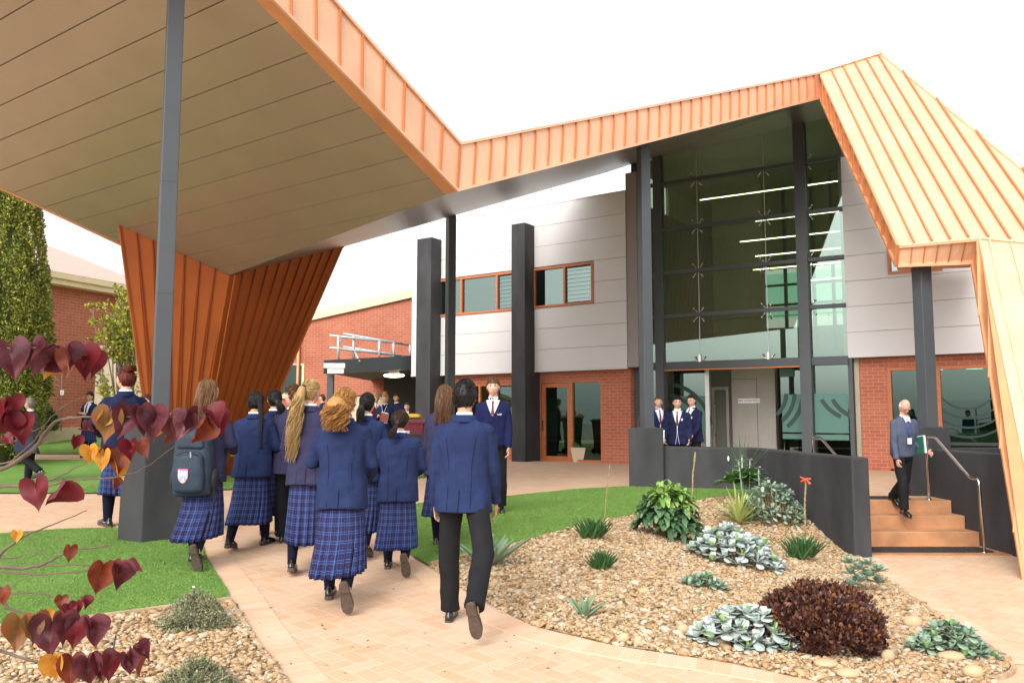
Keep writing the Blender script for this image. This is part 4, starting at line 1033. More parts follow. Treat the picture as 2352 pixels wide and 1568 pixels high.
f1 = Vector((Xat(1868, 13.1, 0), 13.1, .0)); rail([f1, W(1867, 1004, 13.1), W(1884, 1004, 12.95), Vector((4.86, 11.9, .42)), Vector((4.88, 11.7, .40)), Vector((4.88, 11.5, .40)), Vector((4.88, 11.5, -.533))], 'stainless handrail showing above the left low wall at the steps', feet=(f1,))
# planter pot
pc = Gp(1328, 1060); pc = Vector((pc.x-.0, pc.y, 0)); t = thing('planter_pot', 'tapered square cream planter pot beside the staff door', 'planter', tuple(pc))
mb = MB(); sq = lambda r, z, rot=R(40): [pc+Vector((r*math.cos(rot+PI/2*k), r*math.sin(rot+PI/2*k), z)) for k in range(4)]
mb.loft([sq(.19, 0), sq(.29, .36)], smooth=False); mb.loft([sq(.29, .36), sq(.30, .40)], smooth=False); mb.build('pot', 'planter', t, bevel=.006)
# ================================================================== PLANTS AND STONES
rng = np.random.default_rng(5)
def leafmat(name, stops, rough=.5, spec=.4, sub=.0, noise_s=None):
    m = bpy.data.materials.new(name); m.use_nodes = True; nt = m.node_tree; b = nt.nodes['Principled BSDF']
    g = _n(nt, 'ShaderNodeNewGeometry'); c = ramp(nt, g.outputs['Random Per Island'], stops)
    if noise_s:
        tc = _n(nt, 'ShaderNodeTexCoord'); nz = _n(nt, 'ShaderNodeTexNoise'); nz.inputs['Scale'].default_value = noise_s; nz.inputs['Detail'].default_value = 4
        nt.links.new(tc.outputs['Object'], nz.inputs[0]); c = mixc(nt, mth(nt, 'MULTIPLY', nz.outputs[0], .5), c, tuple(x*.55 for x in stops[0][1]))
    nt.links.new(c, b.inputs['Base Color']); b.inputs['Roughness'].default_value = rough; b.inputs['Specular IOR Level'].default_value = spec
    MATS[name] = m; return m
leafmat('pebble', [(0, (.22, .135, .065)), (.15, (.42, .27, .13)), (.35, (.52, .36, .20)), (.55, (.58, .43, .26)), (.7, (.48, .26, .10)), (.82, (.55, .46, .34)), (1, (.68, .58, .43))], rough=.75, noise_s=22)
leafmat('stone', [(0, (.50, .34, .20)), (.5, (.60, .40, .22)), (1, (.58, .48, .36))], rough=.75, noise_s=14)
leafmat('silver_leaf', [(0, (.38, .46, .42)), (.5, (.50, .58, .54)), (1, (.62, .67, .63))], rough=.65, noise_s=9)
leafmat('silver_young', [(0, (.22, .36, .12)), (1, (.34, .46, .20))], rough=.6)
leafmat('greygreen_leaf', [(0, (.20, .31, .21)), (.6, (.32, .43, .31)), (1, (.44, .53, .42))], rough=.6, noise_s=9)
leafmat('broad_leaf', [(0, (.05, .13, .03)), (.6, (.09, .20, .045)), (1, (.14, .28, .07))], rough=.4)
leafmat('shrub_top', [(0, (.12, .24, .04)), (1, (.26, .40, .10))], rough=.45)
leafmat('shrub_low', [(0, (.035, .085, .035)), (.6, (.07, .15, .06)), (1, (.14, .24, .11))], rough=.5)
leafmat('yucca_leaf', [(0, (.20, .30, .06)), (.5, (.34, .42, .10)), (1, (.50, .52, .22))], rough=.45)
leafmat('aloe_leaf', [(0, (.02, .07, .02)), (.7, (.05, .13, .035)), (1, (.09, .20, .06))], rough=.45)
leafmat('agave_leaf', [(0, (.16, .27, .15)), (1, (.32, .42, .27))], rough=.5, noise_s=7)
leafmat('burgundy_leaf', [(0, (.025, .012, .012)), (.4, (.065, .026, .026)), (.75, (.14, .055, .03)), (1, (.26, .10, .04))], rough=.4)
leafmat('thyme_leaf', [(0, (.12, .15, .07)), (.5, (.24, .27, .14)), (.8, (.36, .36, .22)), (1, (.34, .22, .14))], rough=.7)
leafmat('cypress_leaf', [(0, (.06, .09, .015)), (.4, (.16, .20, .03)), (.8, (.33, .34, .055)), (1, (.48, .44, .09))], rough=.7)
leafmat('yellow_leaf', [(0, (.14, .20, .04)), (.5, (.32, .36, .06)), (1, (.66, .56, .04))], rough=.6)
leafmat('hedge_leaf', [(0, (.02, .05, .01)), (1, (.07, .13, .03))], rough=.6)
mat('twig', (.12, .085, .06), rough=.8, var=.3, vscale=20)
mat('twig_grey', (.26, .21, .17), rough=.8, var=.3, vscale=20)
mat('stalk', (.28, .22, .10), rough=.8, var=.3, vscale=30)
mat('red_flower', (.75, .10, .04), rough=.5)
mat('white_flower', (.75, .78, .65), rough=.5)
def inpoly(P, poly):
    x, y = P[:, 0], P[:, 1]; c = np.zeros(len(P), bool); n = len(poly)
    for i in range(n):
        x0, y0 = poly[i]; x1, y1 = poly[(i+1) % n]
        c ^= ((y0 > y) != (y1 > y)) & (x < (x1-x0)*(y-y0)/((y1-y0)+1e-12)+x0)
    return c
def ico(sub):
    bm = bmesh.new(); bmesh.ops.create_icosphere(bm, subdivisions=sub, radius=1); v = np.array([q.co[:] for q in bm.verts]); f = np.array([[q.index for q in t.verts] for t in bm.faces]); bm.free(); return v, f
def pebbles(name, poly, dens, label, ymax=99):
    poly = [(p[0], p[1]) for p in poly]; a = np.array(poly); lo, hi = a.min(0), np.minimum(a.max(0), (99, ymax)); lo = np.maximum(lo, (-99, 3.2))
    n = int((hi-lo).prod()*dens); P = rng.uniform(lo, hi, (n, 2)); P = P[inpoly(P, poly)]
    # drop those far outside the picture
    P = P[np.abs(P[:, 0]/P[:, 1]) < .75]
    keep = rng.uniform(0, 1, len(P)) < np.where(P[:, 1] > 8, .8, 1); P = P[keep]
    Z = np.array([hgt(x, y) for x, y in P])
    V, Fc = [], []; off = 0
    for near, sub in ((True, 2), (False, 1)):
        m_ = (P[:, 1] < 5.9) if near else (P[:, 1] >= 5.9); Q, z = P[m_], Z[m_]; k = len(Q)
        if not k: continue
        bv, bf = ico(sub) if sub == 1 else ico(1)
        if sub == 1: bv, bf = ico(1)
        s = rng.lognormal(0, .38, k)*.0165; s = np.clip(s, .007, .045)
        S = np.stack([s*rng.uniform(.95, 1.5, k), s*rng.uniform(.65, 1.0, k), s*rng.uniform(.35, .6, k)], 1)
        th = rng.uniform(0, 2*PI, k); tl = rng.normal(0, .28, k); tr = rng.normal(0, .25, k)
        v = bv[None]*S[:, None, :]*(1+rng.uniform(-.13, .13, (k, len(bv), 1)))
        c, s_ = np.cos(tl)[:, None], np.sin(tl)[:, None]; y, zz = v[..., 1]*c-v[..., 2]*s_, v[..., 1]*s_+v[..., 2]*c
        c, s_ = np.cos(tr)[:, None], np.sin(tr)[:, None]; x, zz = v[..., 0]*c-zz*s_, v[..., 0]*s_+zz*c
        c, s_ = np.cos(th)[:, None], np.sin(th)[:, None]; x, y = x*c-y*s_, x*s_+y*c
        lift = np.abs(rng.normal(0, .009, k))
        v = np.stack([x+Q[:, 0:1], y+Q[:, 1:2], zz+(z+.012+lift)[:, None]], -1)
        V.append(v.reshape(-1, 3)); Fc.append((bf[None]+(np.arange(k)*len(bv))[:, None, None]+off).reshape(-1, 3)); off += k*len(bv)
    me = np_mesh(name, np.concatenate(V), np.concatenate(Fc), ['pebble']); o = link(name, me)
    tag(o, label, 'pebbles', kind='stuff'); print(name, len(P)); return o
pebbles('pebbles', bed_r, 2300, 'tan river pebbles covering the right garden bed')
pebbles('pebbles', bed_l, 2300, 'tan river pebbles covering the left garden bed')
def turf_blades(polys, n_per):
    V = []
    for poly in polys:
        poly = [(p[0], p[1]) for p in poly]; a = np.array(poly); lo, hi = np.maximum(a.min(0), (-7.5, 4)), np.minimum(a.max(0), (6, 15))
        P = rng.uniform(lo, hi, (int((hi-lo).prod()*n_per), 2)); P = P[inpoly(P, poly)]
        P = P[rng.uniform(0, 1, len(P)) < np.clip((9.5/P[:, 1])**1.5, 0, 1)]
        Z = np.array([hgt(x, y) for x, y in P])+.018
        k = len(P); th = rng.uniform(0, 2*PI, k); h = rng.uniform(.008, .018, k); w = .003
        dx, dy = np.cos(th)*w, np.sin(th)*w; lx, ly = rng.normal(0, .012, k), rng.normal(0, .012, k)
        V.append(np.stack([np.stack([P[:, 0]-dx, P[:, 1]-dy, Z], -1), np.stack([P[:, 0]+dx, P[:, 1]+dy, Z], -1), np.stack([P[:, 0]+lx, P[:, 1]+ly, Z+h], -1)], 1).reshape(-1, 3))
    V = np.concatenate(V); me = np_mesh('turf_blades', V, np.arange(len(V)).reshape(-1, 3), ['blade'], smooth=False); tag(link('turf_blades', me), 'short bright green artificial turf blades', 'grass', kind='stuff'); print('blades', len(V)//3)
leafmat('blade', [(0, (.10, .19, .035)), (.5, (.16, .27, .055)), (1, (.23, .36, .09))], rough=.6, spec=.3)
turf_blades([lawn1, lawn4, lawn2], 6500)

def frame_of(d, up=Vector((0, 0, 1))):
    d = d.normalized(); s = d.cross(up)
    if s.length < 1e-3: s = Vector((1, 0, 0))
    s.normalize(); return d, s, s.cross(d)
PROF = {'lance': lambda t: math.sin(PI*min(1, t*.92+.06))**.8, 'spoon': lambda t: .28+.72*math.sin(PI*max(0, (t-.22)/.9))**.7 if t > .22 else .22+.27*t, 'spike': lambda t: (1-t)**.75*(.75+.6*t), 'strap': lambda t: (.75+.25*math.sin(PI*t))*(1 if t < .7 else (1-t)/.3*.98+.02),
        'lobed': lambda t: (math.sin(PI*min(1, t*.9+.07))**.8)*(1+.28*math.sin(t*24))}
def blade(mb, o, d, L, w, prof='lance', curve=.3, fold=.25, n=6, mi=0, thick=0.):
    """one leaf : a 3-column strip, drooping by `curve`, folded into a V by `fold`"""
    d, s, u = frame_of(d); pts = []; f = PROF[prof]; p = Vector(o); dd = d.copy(); step = L/n
    for i in range(n+1):
        t = i/n; hw = w/2*max(.02, f(t)); uu = s.cross(dd)
        if uu.z < 0 and False: uu = -uu
        pts += [p - s*hw + uu*hw*fold, p.copy(), p + s*hw + uu*hw*fold]
        dd = (dd + Vector((0, 0, -curve/n*(1+t)))).normalized(); p = p + dd*step
    fs = []
    for i in range(n): a = i*3; fs += [(a, a+1, a+4, a+3), (a+1, a+2, a+5, a+4)]
    if thick:
        m = len(pts); q = []
        for i in range(n+1):
            for j in range(3): q.append(pts[i*3+j] - s.cross(d)*thick*(1-.8*i/n)*(1 if j == 1 else .5))
        fs += [(m+b, m+a, m+d_, m+c) if False else (m+a2, m+d2, m+c2, m+b2) for (a2, b2, c2, d2) in fs]
        for i in range(n): fs += [(i*3, (i+1)*3, m+(i+1)*3, m+i*3), (i*3+2, m+i*3+2, m+(i+1)*3+2, (i+1)*3+2)]
        pts += q
    mb.add(pts, fs, mi, smooth=True)
def rosette(mb, c, n, L, w, e0, e1, prof, curve=.3, fold=.25, mi=0, tilt=Vector((0, 0, 1)), jit=.12, thick=0., seg=5, inner_mi=None):
    q = Vector((0, 0, 1)).rotation_difference(tilt.normalized())
    for i in range(n):
        t = i/max(1, n-1); az = i*2.39996+random.uniform(-.2, .2); el = e0+(e1-e0)*t+random.uniform(-jit, jit)
        d = q @ Vector((math.cos(az)*math.cos(el), math.sin(az)*math.cos(el), math.sin(el)))
        k = (1-.45*t)*random.uniform(.85, 1.12)
        blade(mb, Vector(c), d, L*k, w*(1-.3*t)*random.uniform(.9, 1.1), prof, curve*random.uniform(.6, 1.3), fold, seg, inner_mi if (inner_mi is not None and t > .72) else mi, thick)
def plant_base(px, py): return Gp(px, py)
def succulent_mat_cluster(name, label, cat, cx, cy, wpx, hpx, depth_ratio, nros, L, w, mats, prof='spoon', hh=None, nleaf=9, seed=1, group=None, e0=.1, e1=1.2):
    random.seed(seed); b = plant_base(cx, cy); Y = b.y; rx = wpx/2*Y/FPX; H = hh or hpx*Y/FPX*.75; ry = rx*depth_ratio
    t = thing(name, label, cat, tuple(b), group=group); mb = MB(); st = MB()
    nros = int(nros*1.7)
    for i in range(nros):
        a = i*2.39996; r = math.sqrt((i+.5)/nros); x, y = r*rx*math.cos(a)+random.uniform(-.03, .03), r*ry*math.sin(a)+ry*.9
        z = H*.85*(1-r*r*.88)*random.uniform(.7, 1.08); c = Vector((b.x+x, b.y+y, hgt(b.x+x, b.y+y)+max(.03, z)))
        tl = Vector((x/rx*.75, (y/ry-.9)*.75 - .15, .9))
        rosette(mb, c, nleaf, L*random.uniform(.85, 1.15), w*1.35, e0, e1, prof, .15, .18, 0, tl, seg=4, inner_mi=1 if i % 3 == 0 else None, thick=L*.03)
        st.tube([Vector((c.x-x*.3, c.y, hgt(c.x, c.y)-.02)), c], .008, 5)
    mb.build('leaves', mats, t); st.build('stem', 'stalk', t); return t
SIL = ['silver_leaf', 'silver_young']
succulent_mat_cluster('silver_succulent', 'silver felted succulent mound spilling below the yucca in the middle of the bed', 'succulent', 1712, 1312, 215, 120, .85, 34, .125, .068, SIL, seed=3, group='silver succulents')
succulent_mat_cluster('silver_succulent', 'silver felted succulent mound pressed against the burgundy shrub', 'succulent', 1722, 1500, 215, 120, .5, 24, .105, .062, SIL, seed=5, group='silver succulents')
succulent_mat_cluster('silver_succulent', 'grey green succulent mound at the right corner of the bed beside a flat stone', 'succulent', 2208, 1518, 180, 100, .5, 24, .095, .050, ['greygreen_leaf', 'silver_young'], seed=8, group='silver succulents')
succulent_mat_cluster('silver_succulent', 'small silver succulent alone on the pebbles left of centre of the bed', 'succulent', 1620, 1358, 90, 52, .5, 13, .085, .032, ['greygreen_leaf', 'silver_young'], seed=9, group='silver succulents')
succulent_mat_cluster('silver_succulent', 'tall loose grey green succulent against the charcoal wall behind the yucca', 'succulent', 1790, 1212, 150, 130, .55, 40, .13, .045, ['greygreen_leaf', 'silver_leaf'], seed=11, group='silver succulents', nleaf=8)
# extra tall stems
random.seed(4); o = bpy.data.objects['silver_succulent.004']; mb = MB(); b = o.location
for k in range(9):
    x = b.x-.25+.07*k+random.uniform(-.05, .05); y = b.y+.9+random.uniform(-.2, .2); z0 = hgt(x, y); h = .75-.06*k+random.uniform(-.08, .05); c = Vector((x+random.uniform(-.1, .1), y, z0+h)); mb.tube([Vector((x, y, z0)), c], .01, 5)
    for j in range(4): rosette(mb, c-Vector((0, 0, j*.09)), 6, .09, .045, .1, .9, 'spoon', .2, .2, seg=4)
mb.build('tall_shoots', 'greygreen_leaf', o)
# big toothed shrub
random.seed(12); b = plant_base(1548, 1248); Y = b.y; t = thing('leafy_shrub', 'big bushy shrub with toothed leaves, lime green on top, at the lawn edge', 'shrub', tuple(b))
ma, ml, st = MB(), MB(), MB(); rx, H = 88*Y/FPX, 150*Y/FPX
for i in range(52):
    a = i*2.4; r = math.sqrt((i+.5)/52); x, y = r*rx*.72*math.cos(a), r*rx*.6*math.sin(a)+rx*.6; z = (H*.83)*(1-.62*r*r)*random.uniform(.6, 1.05)
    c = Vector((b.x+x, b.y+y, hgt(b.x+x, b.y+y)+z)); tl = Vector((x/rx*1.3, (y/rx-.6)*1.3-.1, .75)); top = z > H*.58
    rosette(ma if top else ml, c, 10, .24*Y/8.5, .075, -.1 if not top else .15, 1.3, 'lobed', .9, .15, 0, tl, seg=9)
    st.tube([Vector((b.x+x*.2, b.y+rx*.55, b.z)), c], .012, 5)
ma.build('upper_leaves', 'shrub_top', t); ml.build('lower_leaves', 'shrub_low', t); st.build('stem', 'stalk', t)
# broad leaf plant by the wall
random.seed(2); b = plant_base(1700, 1150); b.y = min(b.y, 13.4); t = thing('broadleaf_plant', 'dark green broad leaved plant in the inner corner of the charcoal wall', 'plant', tuple(b))
mb = MB(); 
for k in range(4): rosette(mb, Vector((b.x-.16+.1*k, b.y-.2, hgt(b.x, b.y)+.28+.08*(k % 2))), 11, .36, .19, .05, 1.25, 'lance', .5, .25, seg=6)
mb.build('leaves', 'broad_leaf', t)
mb = MB()
for k in range(12):
    a = random.uniform(.6, 2.5); blade(mb, Vector((b.x+.05, b.y, b.z+.3)), Vector((math.cos(a), -.1, abs(math.sin(a))*1.8)), .75, .025, 'strap', .35, .2, 7)
mb.build('blade_tuft', 'broad_leaf', t)
# yucca
random.seed(3); b = plant_base(1702, 1212); t = thing('yucca', 'spiky yellow green yucca between the toothed shrub and the silver mounds', 'yucca', tuple(b)); mb = MB()
for k in range(46):
    a = k*2.4; el = .25+1.2*(k/46)+random.uniform(-.1, .1); blade(mb, b+Vector((0, .1, .04)), Vector((math.cos(a)*math.cos(el), math.sin(a)*math.cos(el), math.sin(el))), random.uniform(.42, .62), .034, 'strap', .22, .3, 7)
mb.build('leaves', 'yucca_leaf', t)
# aloes
def aloe(cx, cy, r, label, seed, n=34, group='dark spiky aloes'):
    random.seed(seed); b = plant_base(cx, cy); t = thing('aloe', label, 'aloe', tuple(b), group=group); mb = MB()
    k = r/FPX*b.y
    for j, (dx, dy, s_) in enumerate(((0, .1, 1), (-.45, .2, .75), (.5, .05, .7), (.1, .55, .8))):
        rosette(mb, b+Vector((dx*k, dy*k+k*.5, .02+.02*j)), n, k*1.75*s_, k*.27*s_, .70, 1.52, 'spike', -.05, .5, seg=4, thick=.012)
    mb.build('leaves', 'aloe_leaf', t); return t, b
aloe(1363, 1248, 38, 'dark spiky aloe on the pebbles nearest the lawn, left of the toothed shrub', 1)
aloe(1384, 1320, 32, 'small dark aloe standing alone on pebbles in the left middle of the bed', 2)
ta, ba = aloe(1852, 1295, 42, 'dark spiky aloe with a red flower stalk beside the silver mound', 3)
def stalk(px0, py0, px1, py1, Y, par, flower=None, r=.007):
    mb = MB(); a, c = W(px0, py0, Y), W(px1, py1, Y); pts = [a.lerp(c, k/8)+Vector((math.sin(k*1.1)*.006, 0, 0)) for k in range(9)]; mb.tube(pts, [r]*9, 6)
    for k in range(26): q = a.lerp(c, .35+.62*k/26); mb.ball(q+Vector((random.uniform(-.008, .008), random.uniform(-.008, .008), 0)), (.006, .006, .012), 5, 3)
    o = mb.build('flower_stalk', 'stalk', par)
    if flower:
        mb = MB()
        for k in range(14): aa = k*2.4; q = c+Vector((0, 0, -.01)); e = q+Vector((math.cos(aa)*.055, math.sin(aa)*.055, -.05+.09*((k % 5)/5))); mb.capsule(q, e, .006, .010, 6)
        mb.build('flower_head', flower, o)
stalk(1848, 1230, 1850, 1098, ba.y+.15, ta, 'red_flower', .010)
# thin dry stalks
s1 = thing('dry_stalk', 'thin dry brown flower stalk rising from the aloe nearest the lawn', 'flower stalk', tuple(Gp(1390, 1205)), group='dry flower stalks'); stalk(1387, 1195, 1400, 1068, Gp(1363, 1240).y+.2, s1, None, .005)
s2 = thing('dry_stalk', 'tall dry brown flower stalk standing in front of the charcoal wall above the toothed shrub', 'flower stalk', tuple(Gp(1590, 1180)), group='dry flower stalks'); stalk(1588, 1150, 1596, 1038, 9.6, s2, None, .009)
# agaves
def agave(cx, cy, r, label, seed, n=16, mat_='agave_leaf'):
    random.seed(seed); b = plant_base(cx, cy); t = thing('agave', label, 'agave', tuple(b), group='pale agaves'); mb = MB(); k = r/FPX*b.y
    rosette(mb, b+Vector((0, k*.4, .02)), n, k*1.5, k*.34, .45, 1.5, 'lance', -.1, .45, seg=7, thick=.02); mb.build('leaves', mat_, t)
    mb = MB(); rosette(mb, b+Vector((0, k*.4, .01)), 7, k*.8, k*.16, .0, .25, 'strap', .2, .3, seg=5); mb.build('dry_leaves', 'stalk', t); return t
agave(1118, 1312, 78, 'large pale green agave at the corner of the lawn behind the walking boy', 5, 17)
agave(1345, 1425, 42, 'small pale agave on the pebbles near the path edge', 6, 11)
# green rosettes behind burgundy shrub
random.seed(9); b = plant_base(2000, 1372); t = thing('rosette_succulent', 'blue green rosette succulents behind the burgundy shrub', 'succulent', tuple(b)); mb = MB()
for k in range(11): rosette(mb, b+Vector((-.13+.03*k, .12+.10*(k % 3), .10+.22*((k*7) % 5)/5)), 15, .115, .062, .05, 1.3, 'spoon', .1, .25, seg=4, thick=.004)
mb.build('leaves', ['broad_leaf' if False else 'greygreen_leaf'], t)

def leafcloud(c, rad, n, size, shell=.55, clumps=40, cr=.3, flat=.0, floor=None, yratio=1., seed=1, upbias=.3, taper=None):
    """n small diamond leaves gathered into clumps through an ellipsoid; returns verts, tris"""
    g = np.random.default_rng(seed); d = g.normal(size=(clumps, 3)); d /= np.linalg.norm(d, axis=1)[:, None]; d[:, 2] = np.abs(d[:, 2])*(1 if floor is not None else np.sign(g.uniform(-1, 1, clumps)))
    rr = shell+(1-shell)*g.uniform(0, 1, clumps)**.5; cc = d*rr[:, None]
    k = g.integers(0, clumps, n); off = g.normal(size=(n, 3)); off /= np.linalg.norm(off, axis=1)[:, None]; off *= (g.uniform(0, 1, n)**.4*cr)[:, None]
    P = (cc[k]+off)*np.array(rad); 
    if taper is not None: f = taper(P[:, 2]/rad[2]); P[:, 0] *= f; P[:, 1] *= f
    P += np.array(c)
    if floor is not None: P[:, 2] = np.maximum(P[:, 2], floor+g.uniform(0, .03, n))
    o = off/cr+.35*cc[k]+g.normal(size=(n, 3))*.5+np.array([0, 0, upbias]); o /= np.linalg.norm(o, axis=1)[:, None]
    s = np.cross(o, g.normal(size=(n, 3))); s /= np.linalg.norm(s, axis=1)[:, None]
    L = size*g.uniform(.6, 1.35, n)[:, None]; w = L*.32
    V = np.stack([P, P+o*L*.5+s*w, P+o*L, P+o*L*.5-s*w], 1).reshape(-1, 3); i = np.arange(n)*4
    T = np.concatenate([np.stack([i, i+1, i+2], 1), np.stack([i, i+2, i+3], 1)])
    return V, T
def cloud_plant(name, label, cat, b, parts, twigs=None, group=None, tmat='twig'):
    t = thing(name, label, cat, tuple(b), group=group)
    for pn, V, T, m in parts: me = np_mesh(pn, V, T, [m], smooth=False); link(pn, me, t)
    if twigs: twigs.build('branches', tmat, t)
    return t
# burgundy shrub
b = plant_base(1912, 1518); Y = b.y; rx, H = 132*Y/FPX, 136*Y/FPX; tw = MB(); random.seed(8)
for k in range(70):
    a = random.uniform(0, 2*PI); r = random.uniform(.3, 1); tw.tube([Vector((b.x+random.uniform(-.1, .1), b.y+rx*.62+random.uniform(-.1, .1), b.z)), Vector((b.x+math.cos(a)*rx*r*.9, b.y+rx*.62+math.sin(a)*rx*r*.6, b.z+H*random.uniform(.4, .9)*(1-.3*r)))], .005, 4)
V, T = leafcloud((b.x, b.y+rx*.62, b.z+.02), (rx, rx*.68, H), 24000, .033, .74, 260, .15, floor=b.z, seed=3, upbias=.6, taper=lambda z: 1+.30*np.clip(z, 0, 1))
cloud_plant('burgundy_shrub', 'low dense burgundy leaved shrub at the front of the bed', 'shrub', b, [('leaves', V, T, 'burgundy_leaf')], tw)
# thyme-like shrubs
def thyme(cx, cy, wpx, hpx, label, seed, n=9000):
    b = plant_base(cx, cy); Y = b.y; rx, H = wpx/2*Y/FPX, hpx*Y/FPX*.85; tw = MB(); random.seed(seed)
    for k in range(110):
        a = random.uniform(0, 2*PI); r = random.uniform(.2, 1); e = Vector((b.x+math.cos(a)*rx*r, b.y+rx*.5+math.sin(a)*rx*r*.5, b.z+H*random.uniform(.35, .95)*(1-.55*r*r)))
        s_ = Vector((b.x+math.cos(a)*rx*r*.3, b.y+rx*.5, b.z)); tw.tube([s_, s_.lerp(e, .5)+Vector((random.uniform(-.03, .03), 0, .02)), e], .0028, 4)
    V, T = leafcloud((b.x, b.y+rx*.5, b.z), (rx*.92, rx*.5, H), n, .016, .35, 170, .16, floor=b.z+.01, seed=seed, upbias=.5, taper=lambda z: 1.1-.55*np.clip(z, 0, 1))
    t = cloud_plant('thyme_shrub', label, 'shrub', b, [('leaves', V, T, 'thyme_leaf')], tw, tmat='twig_grey', group='twiggy grey green shrubs'); return t, b, H, rx
t1, b1, H1, r1 = thyme(430, 1462, 195, 105, 'twiggy grey green shrub with tiny white flowers at the lawn corner', 21, 11000)
mb = MB()
for px, py in ((445, 1347), (447, 1349), (462, 1376), (458, 1372)): mb.ball(W(px, py, b1.y+.3), (.012, .012, .008), 6, 4)
mb.build('flowers', 'white_flower', t1)
thyme(430, 1610, 210, 90, 'twiggy grey green shrub cut by the bottom edge of the view', 22, 8000)
# stones
def stone(px, py, w, h, seed, label, dpt=.8):
    random.seed(seed); b = Gp(px, py); k = b.y/FPX; mb = MB(); n = 14; rx, rz = w/2*k, h/2*k; rings = []
    ph = random.uniform(0, 9)
    for i in range(9):
        t_ = PI*(i/8)*.99+.01
        rings.append([Vector((math.sin(t_)*math.cos(2*PI*j/n)*rx, math.sin(t_)*math.sin(2*PI*j/n)*rx*dpt, -math.cos(t_)*rz))*(1+.10*noise.noise(Vector((math.cos(2*PI*j/n)*1.2+ph, math.sin(2*PI*j/n)*1.2, i*.35)))) + Vector((b.x, b.y, b.z+rz*.85+.012)) for j in range(n)])
    mb.loft(rings); tag(mb.build('stone', 'stone'), label, 'stone', 'loose larger stones in the garden bed')
for a in ((1570, 1458, 30, 22, 1, 'small brown stone near the front path, leftmost of the larger stones'), (1440-8+0, 1478, 28, 22, 2, 'brown cobble at the path edge left of the silver mound'), (2098, 1446, 40, 30, 3, 'rounded tan stone behind the right corner succulent'),
          (2185, 1518, 58, 20, 4, 'flat pale stone lying against the right corner succulent'), (2040, 1522, 30, 28, 5, 'orange brown stone at the foot of the burgundy shrub'), (1650, 1482, 44, 18, 6, 'flat tan stone left of the front silver mound'),
          (1897, 1535, 56, 18, 7, 'flat stone in front of the burgundy shrub at the bottom'), (1948, 1560, 52, 22, 8, 'orange tan flat stone nearest the bottom edge below the burgundy shrub'), (2235, 1560, 46, 30, 9, 'brown cobble at the bottom right of the bed'), (1480, 1367, 26, 16, 10, 'small ochre stone in the middle of the pebbles')): stone(*a)
# dead leaf and drip stake
mb = MB(); a, c = W(251, 1545, 4.9), W(266, 1458, 4.9); mb.tube([a, c], .005, 6); tag(mb.build('irrigation_stake', 'rubber'), 'thin black irrigation stake leaning in the left pebble bed', 'stake')

# ---- columnar cypress
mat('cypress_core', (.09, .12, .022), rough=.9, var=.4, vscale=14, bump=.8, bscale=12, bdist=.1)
Yc = 19.0; c0 = W(2, 960, Yc); gz0 = hgt(c0.x, Yc); top = W(20, 300, Yc).z; Hc = top-gz0; parts = []
V, T = leafcloud((c0.x, Yc, gz0+Hc*.5), (.80, .80, Hc*.5), 95000, .062, .82, 560, .11, seed=14, upbias=.5, taper=lambda z: 1.06-.50*np.clip(z, -1, 1)-.25*np.clip(-z-.7, 0, 1)*3)
mb = MB(); mb.tube([(c0.x, Yc, gz0-.1), (c0.x, Yc, top-1)], [.22, .05], 8)
t = cloud_plant('cypress_tree', 'dense yellow green columnar cypress at the left edge', 'tree', Vector((c0.x, Yc, gz0)), [('crown', V, T, 'cypress_leaf')]); mb.build('trunk', 'twig', t)
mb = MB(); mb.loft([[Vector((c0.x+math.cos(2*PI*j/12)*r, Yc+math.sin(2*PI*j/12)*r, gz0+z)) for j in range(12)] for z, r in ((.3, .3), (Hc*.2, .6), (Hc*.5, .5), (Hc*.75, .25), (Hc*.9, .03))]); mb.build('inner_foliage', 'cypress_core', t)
# ---- hedge bits by the left wall
def hedge(px, py, w, h, Y, label, seed, m='hedge_leaf', n=5000, size=.07):
    c = W(px, py, Y); k = Y/FPX; V, T = leafcloud((c.x, c.y, c.z), (w/2*k, w/2*k*.7, h*k), n, size, .5, 90, .25, floor=c.z, seed=seed)
    return cloud_plant('garden_shrub', label, 'shrub', c, [('leaves', V, T, m)], group='dark shrubs along the far brick wall')
hedge(95, 985, 66, 48, 23, 'dark green shrub against the far left brick wall right of the cypress', 31)
hedge(30, 975, 120, 95, 20.5, 'dark foliage low beside the cypress trunk', 32, 'cypress_leaf', 7000)
# ---- yellow flowering shrub
Ys = 22.5; b = W(285, 1000, Ys); b.z = hgt(b.x, Ys); t = thing('flowering_shrub', 'open stemmed shrub with yellow green tufts in front of the cream wall', 'shrub', tuple(b)); mb = MB(); random.seed(6); tips = []
for k in range(30):
    px, py = random.choice([(random.uniform(200, 330), random.uniform(655, 900)), (random.uniform(245, 325), random.uniform(660, 800))]); e = W(px, py, Ys+random.uniform(-.5, .5)); m_ = b.lerp(e, .5)+Vector((random.uniform(-.25, .25), 0, .1)); mb.tube(crom([b, m_, e], 4), [.03, .028, .026, .024, .02, .018, .015, .012, .01], 5); tips += [e, m_.lerp(e, .5), m_.lerp(e, .75)]
mb.build('branches', 'twig_grey', t); Vs, Ts, off = [], [], 0
for i, e in enumerate(tips):
    V, T = leafcloud(tuple(e), (.15, .15, .10), 48, .10, .2, 6, .6, seed=100+i, upbias=.4); Vs.append(V); Ts.append(T+off); off += len(V)
link('leaves', np_mesh('leaves', np.concatenate(Vs), np.concatenate(Ts), ['yellow_leaf'], smooth=False), t)
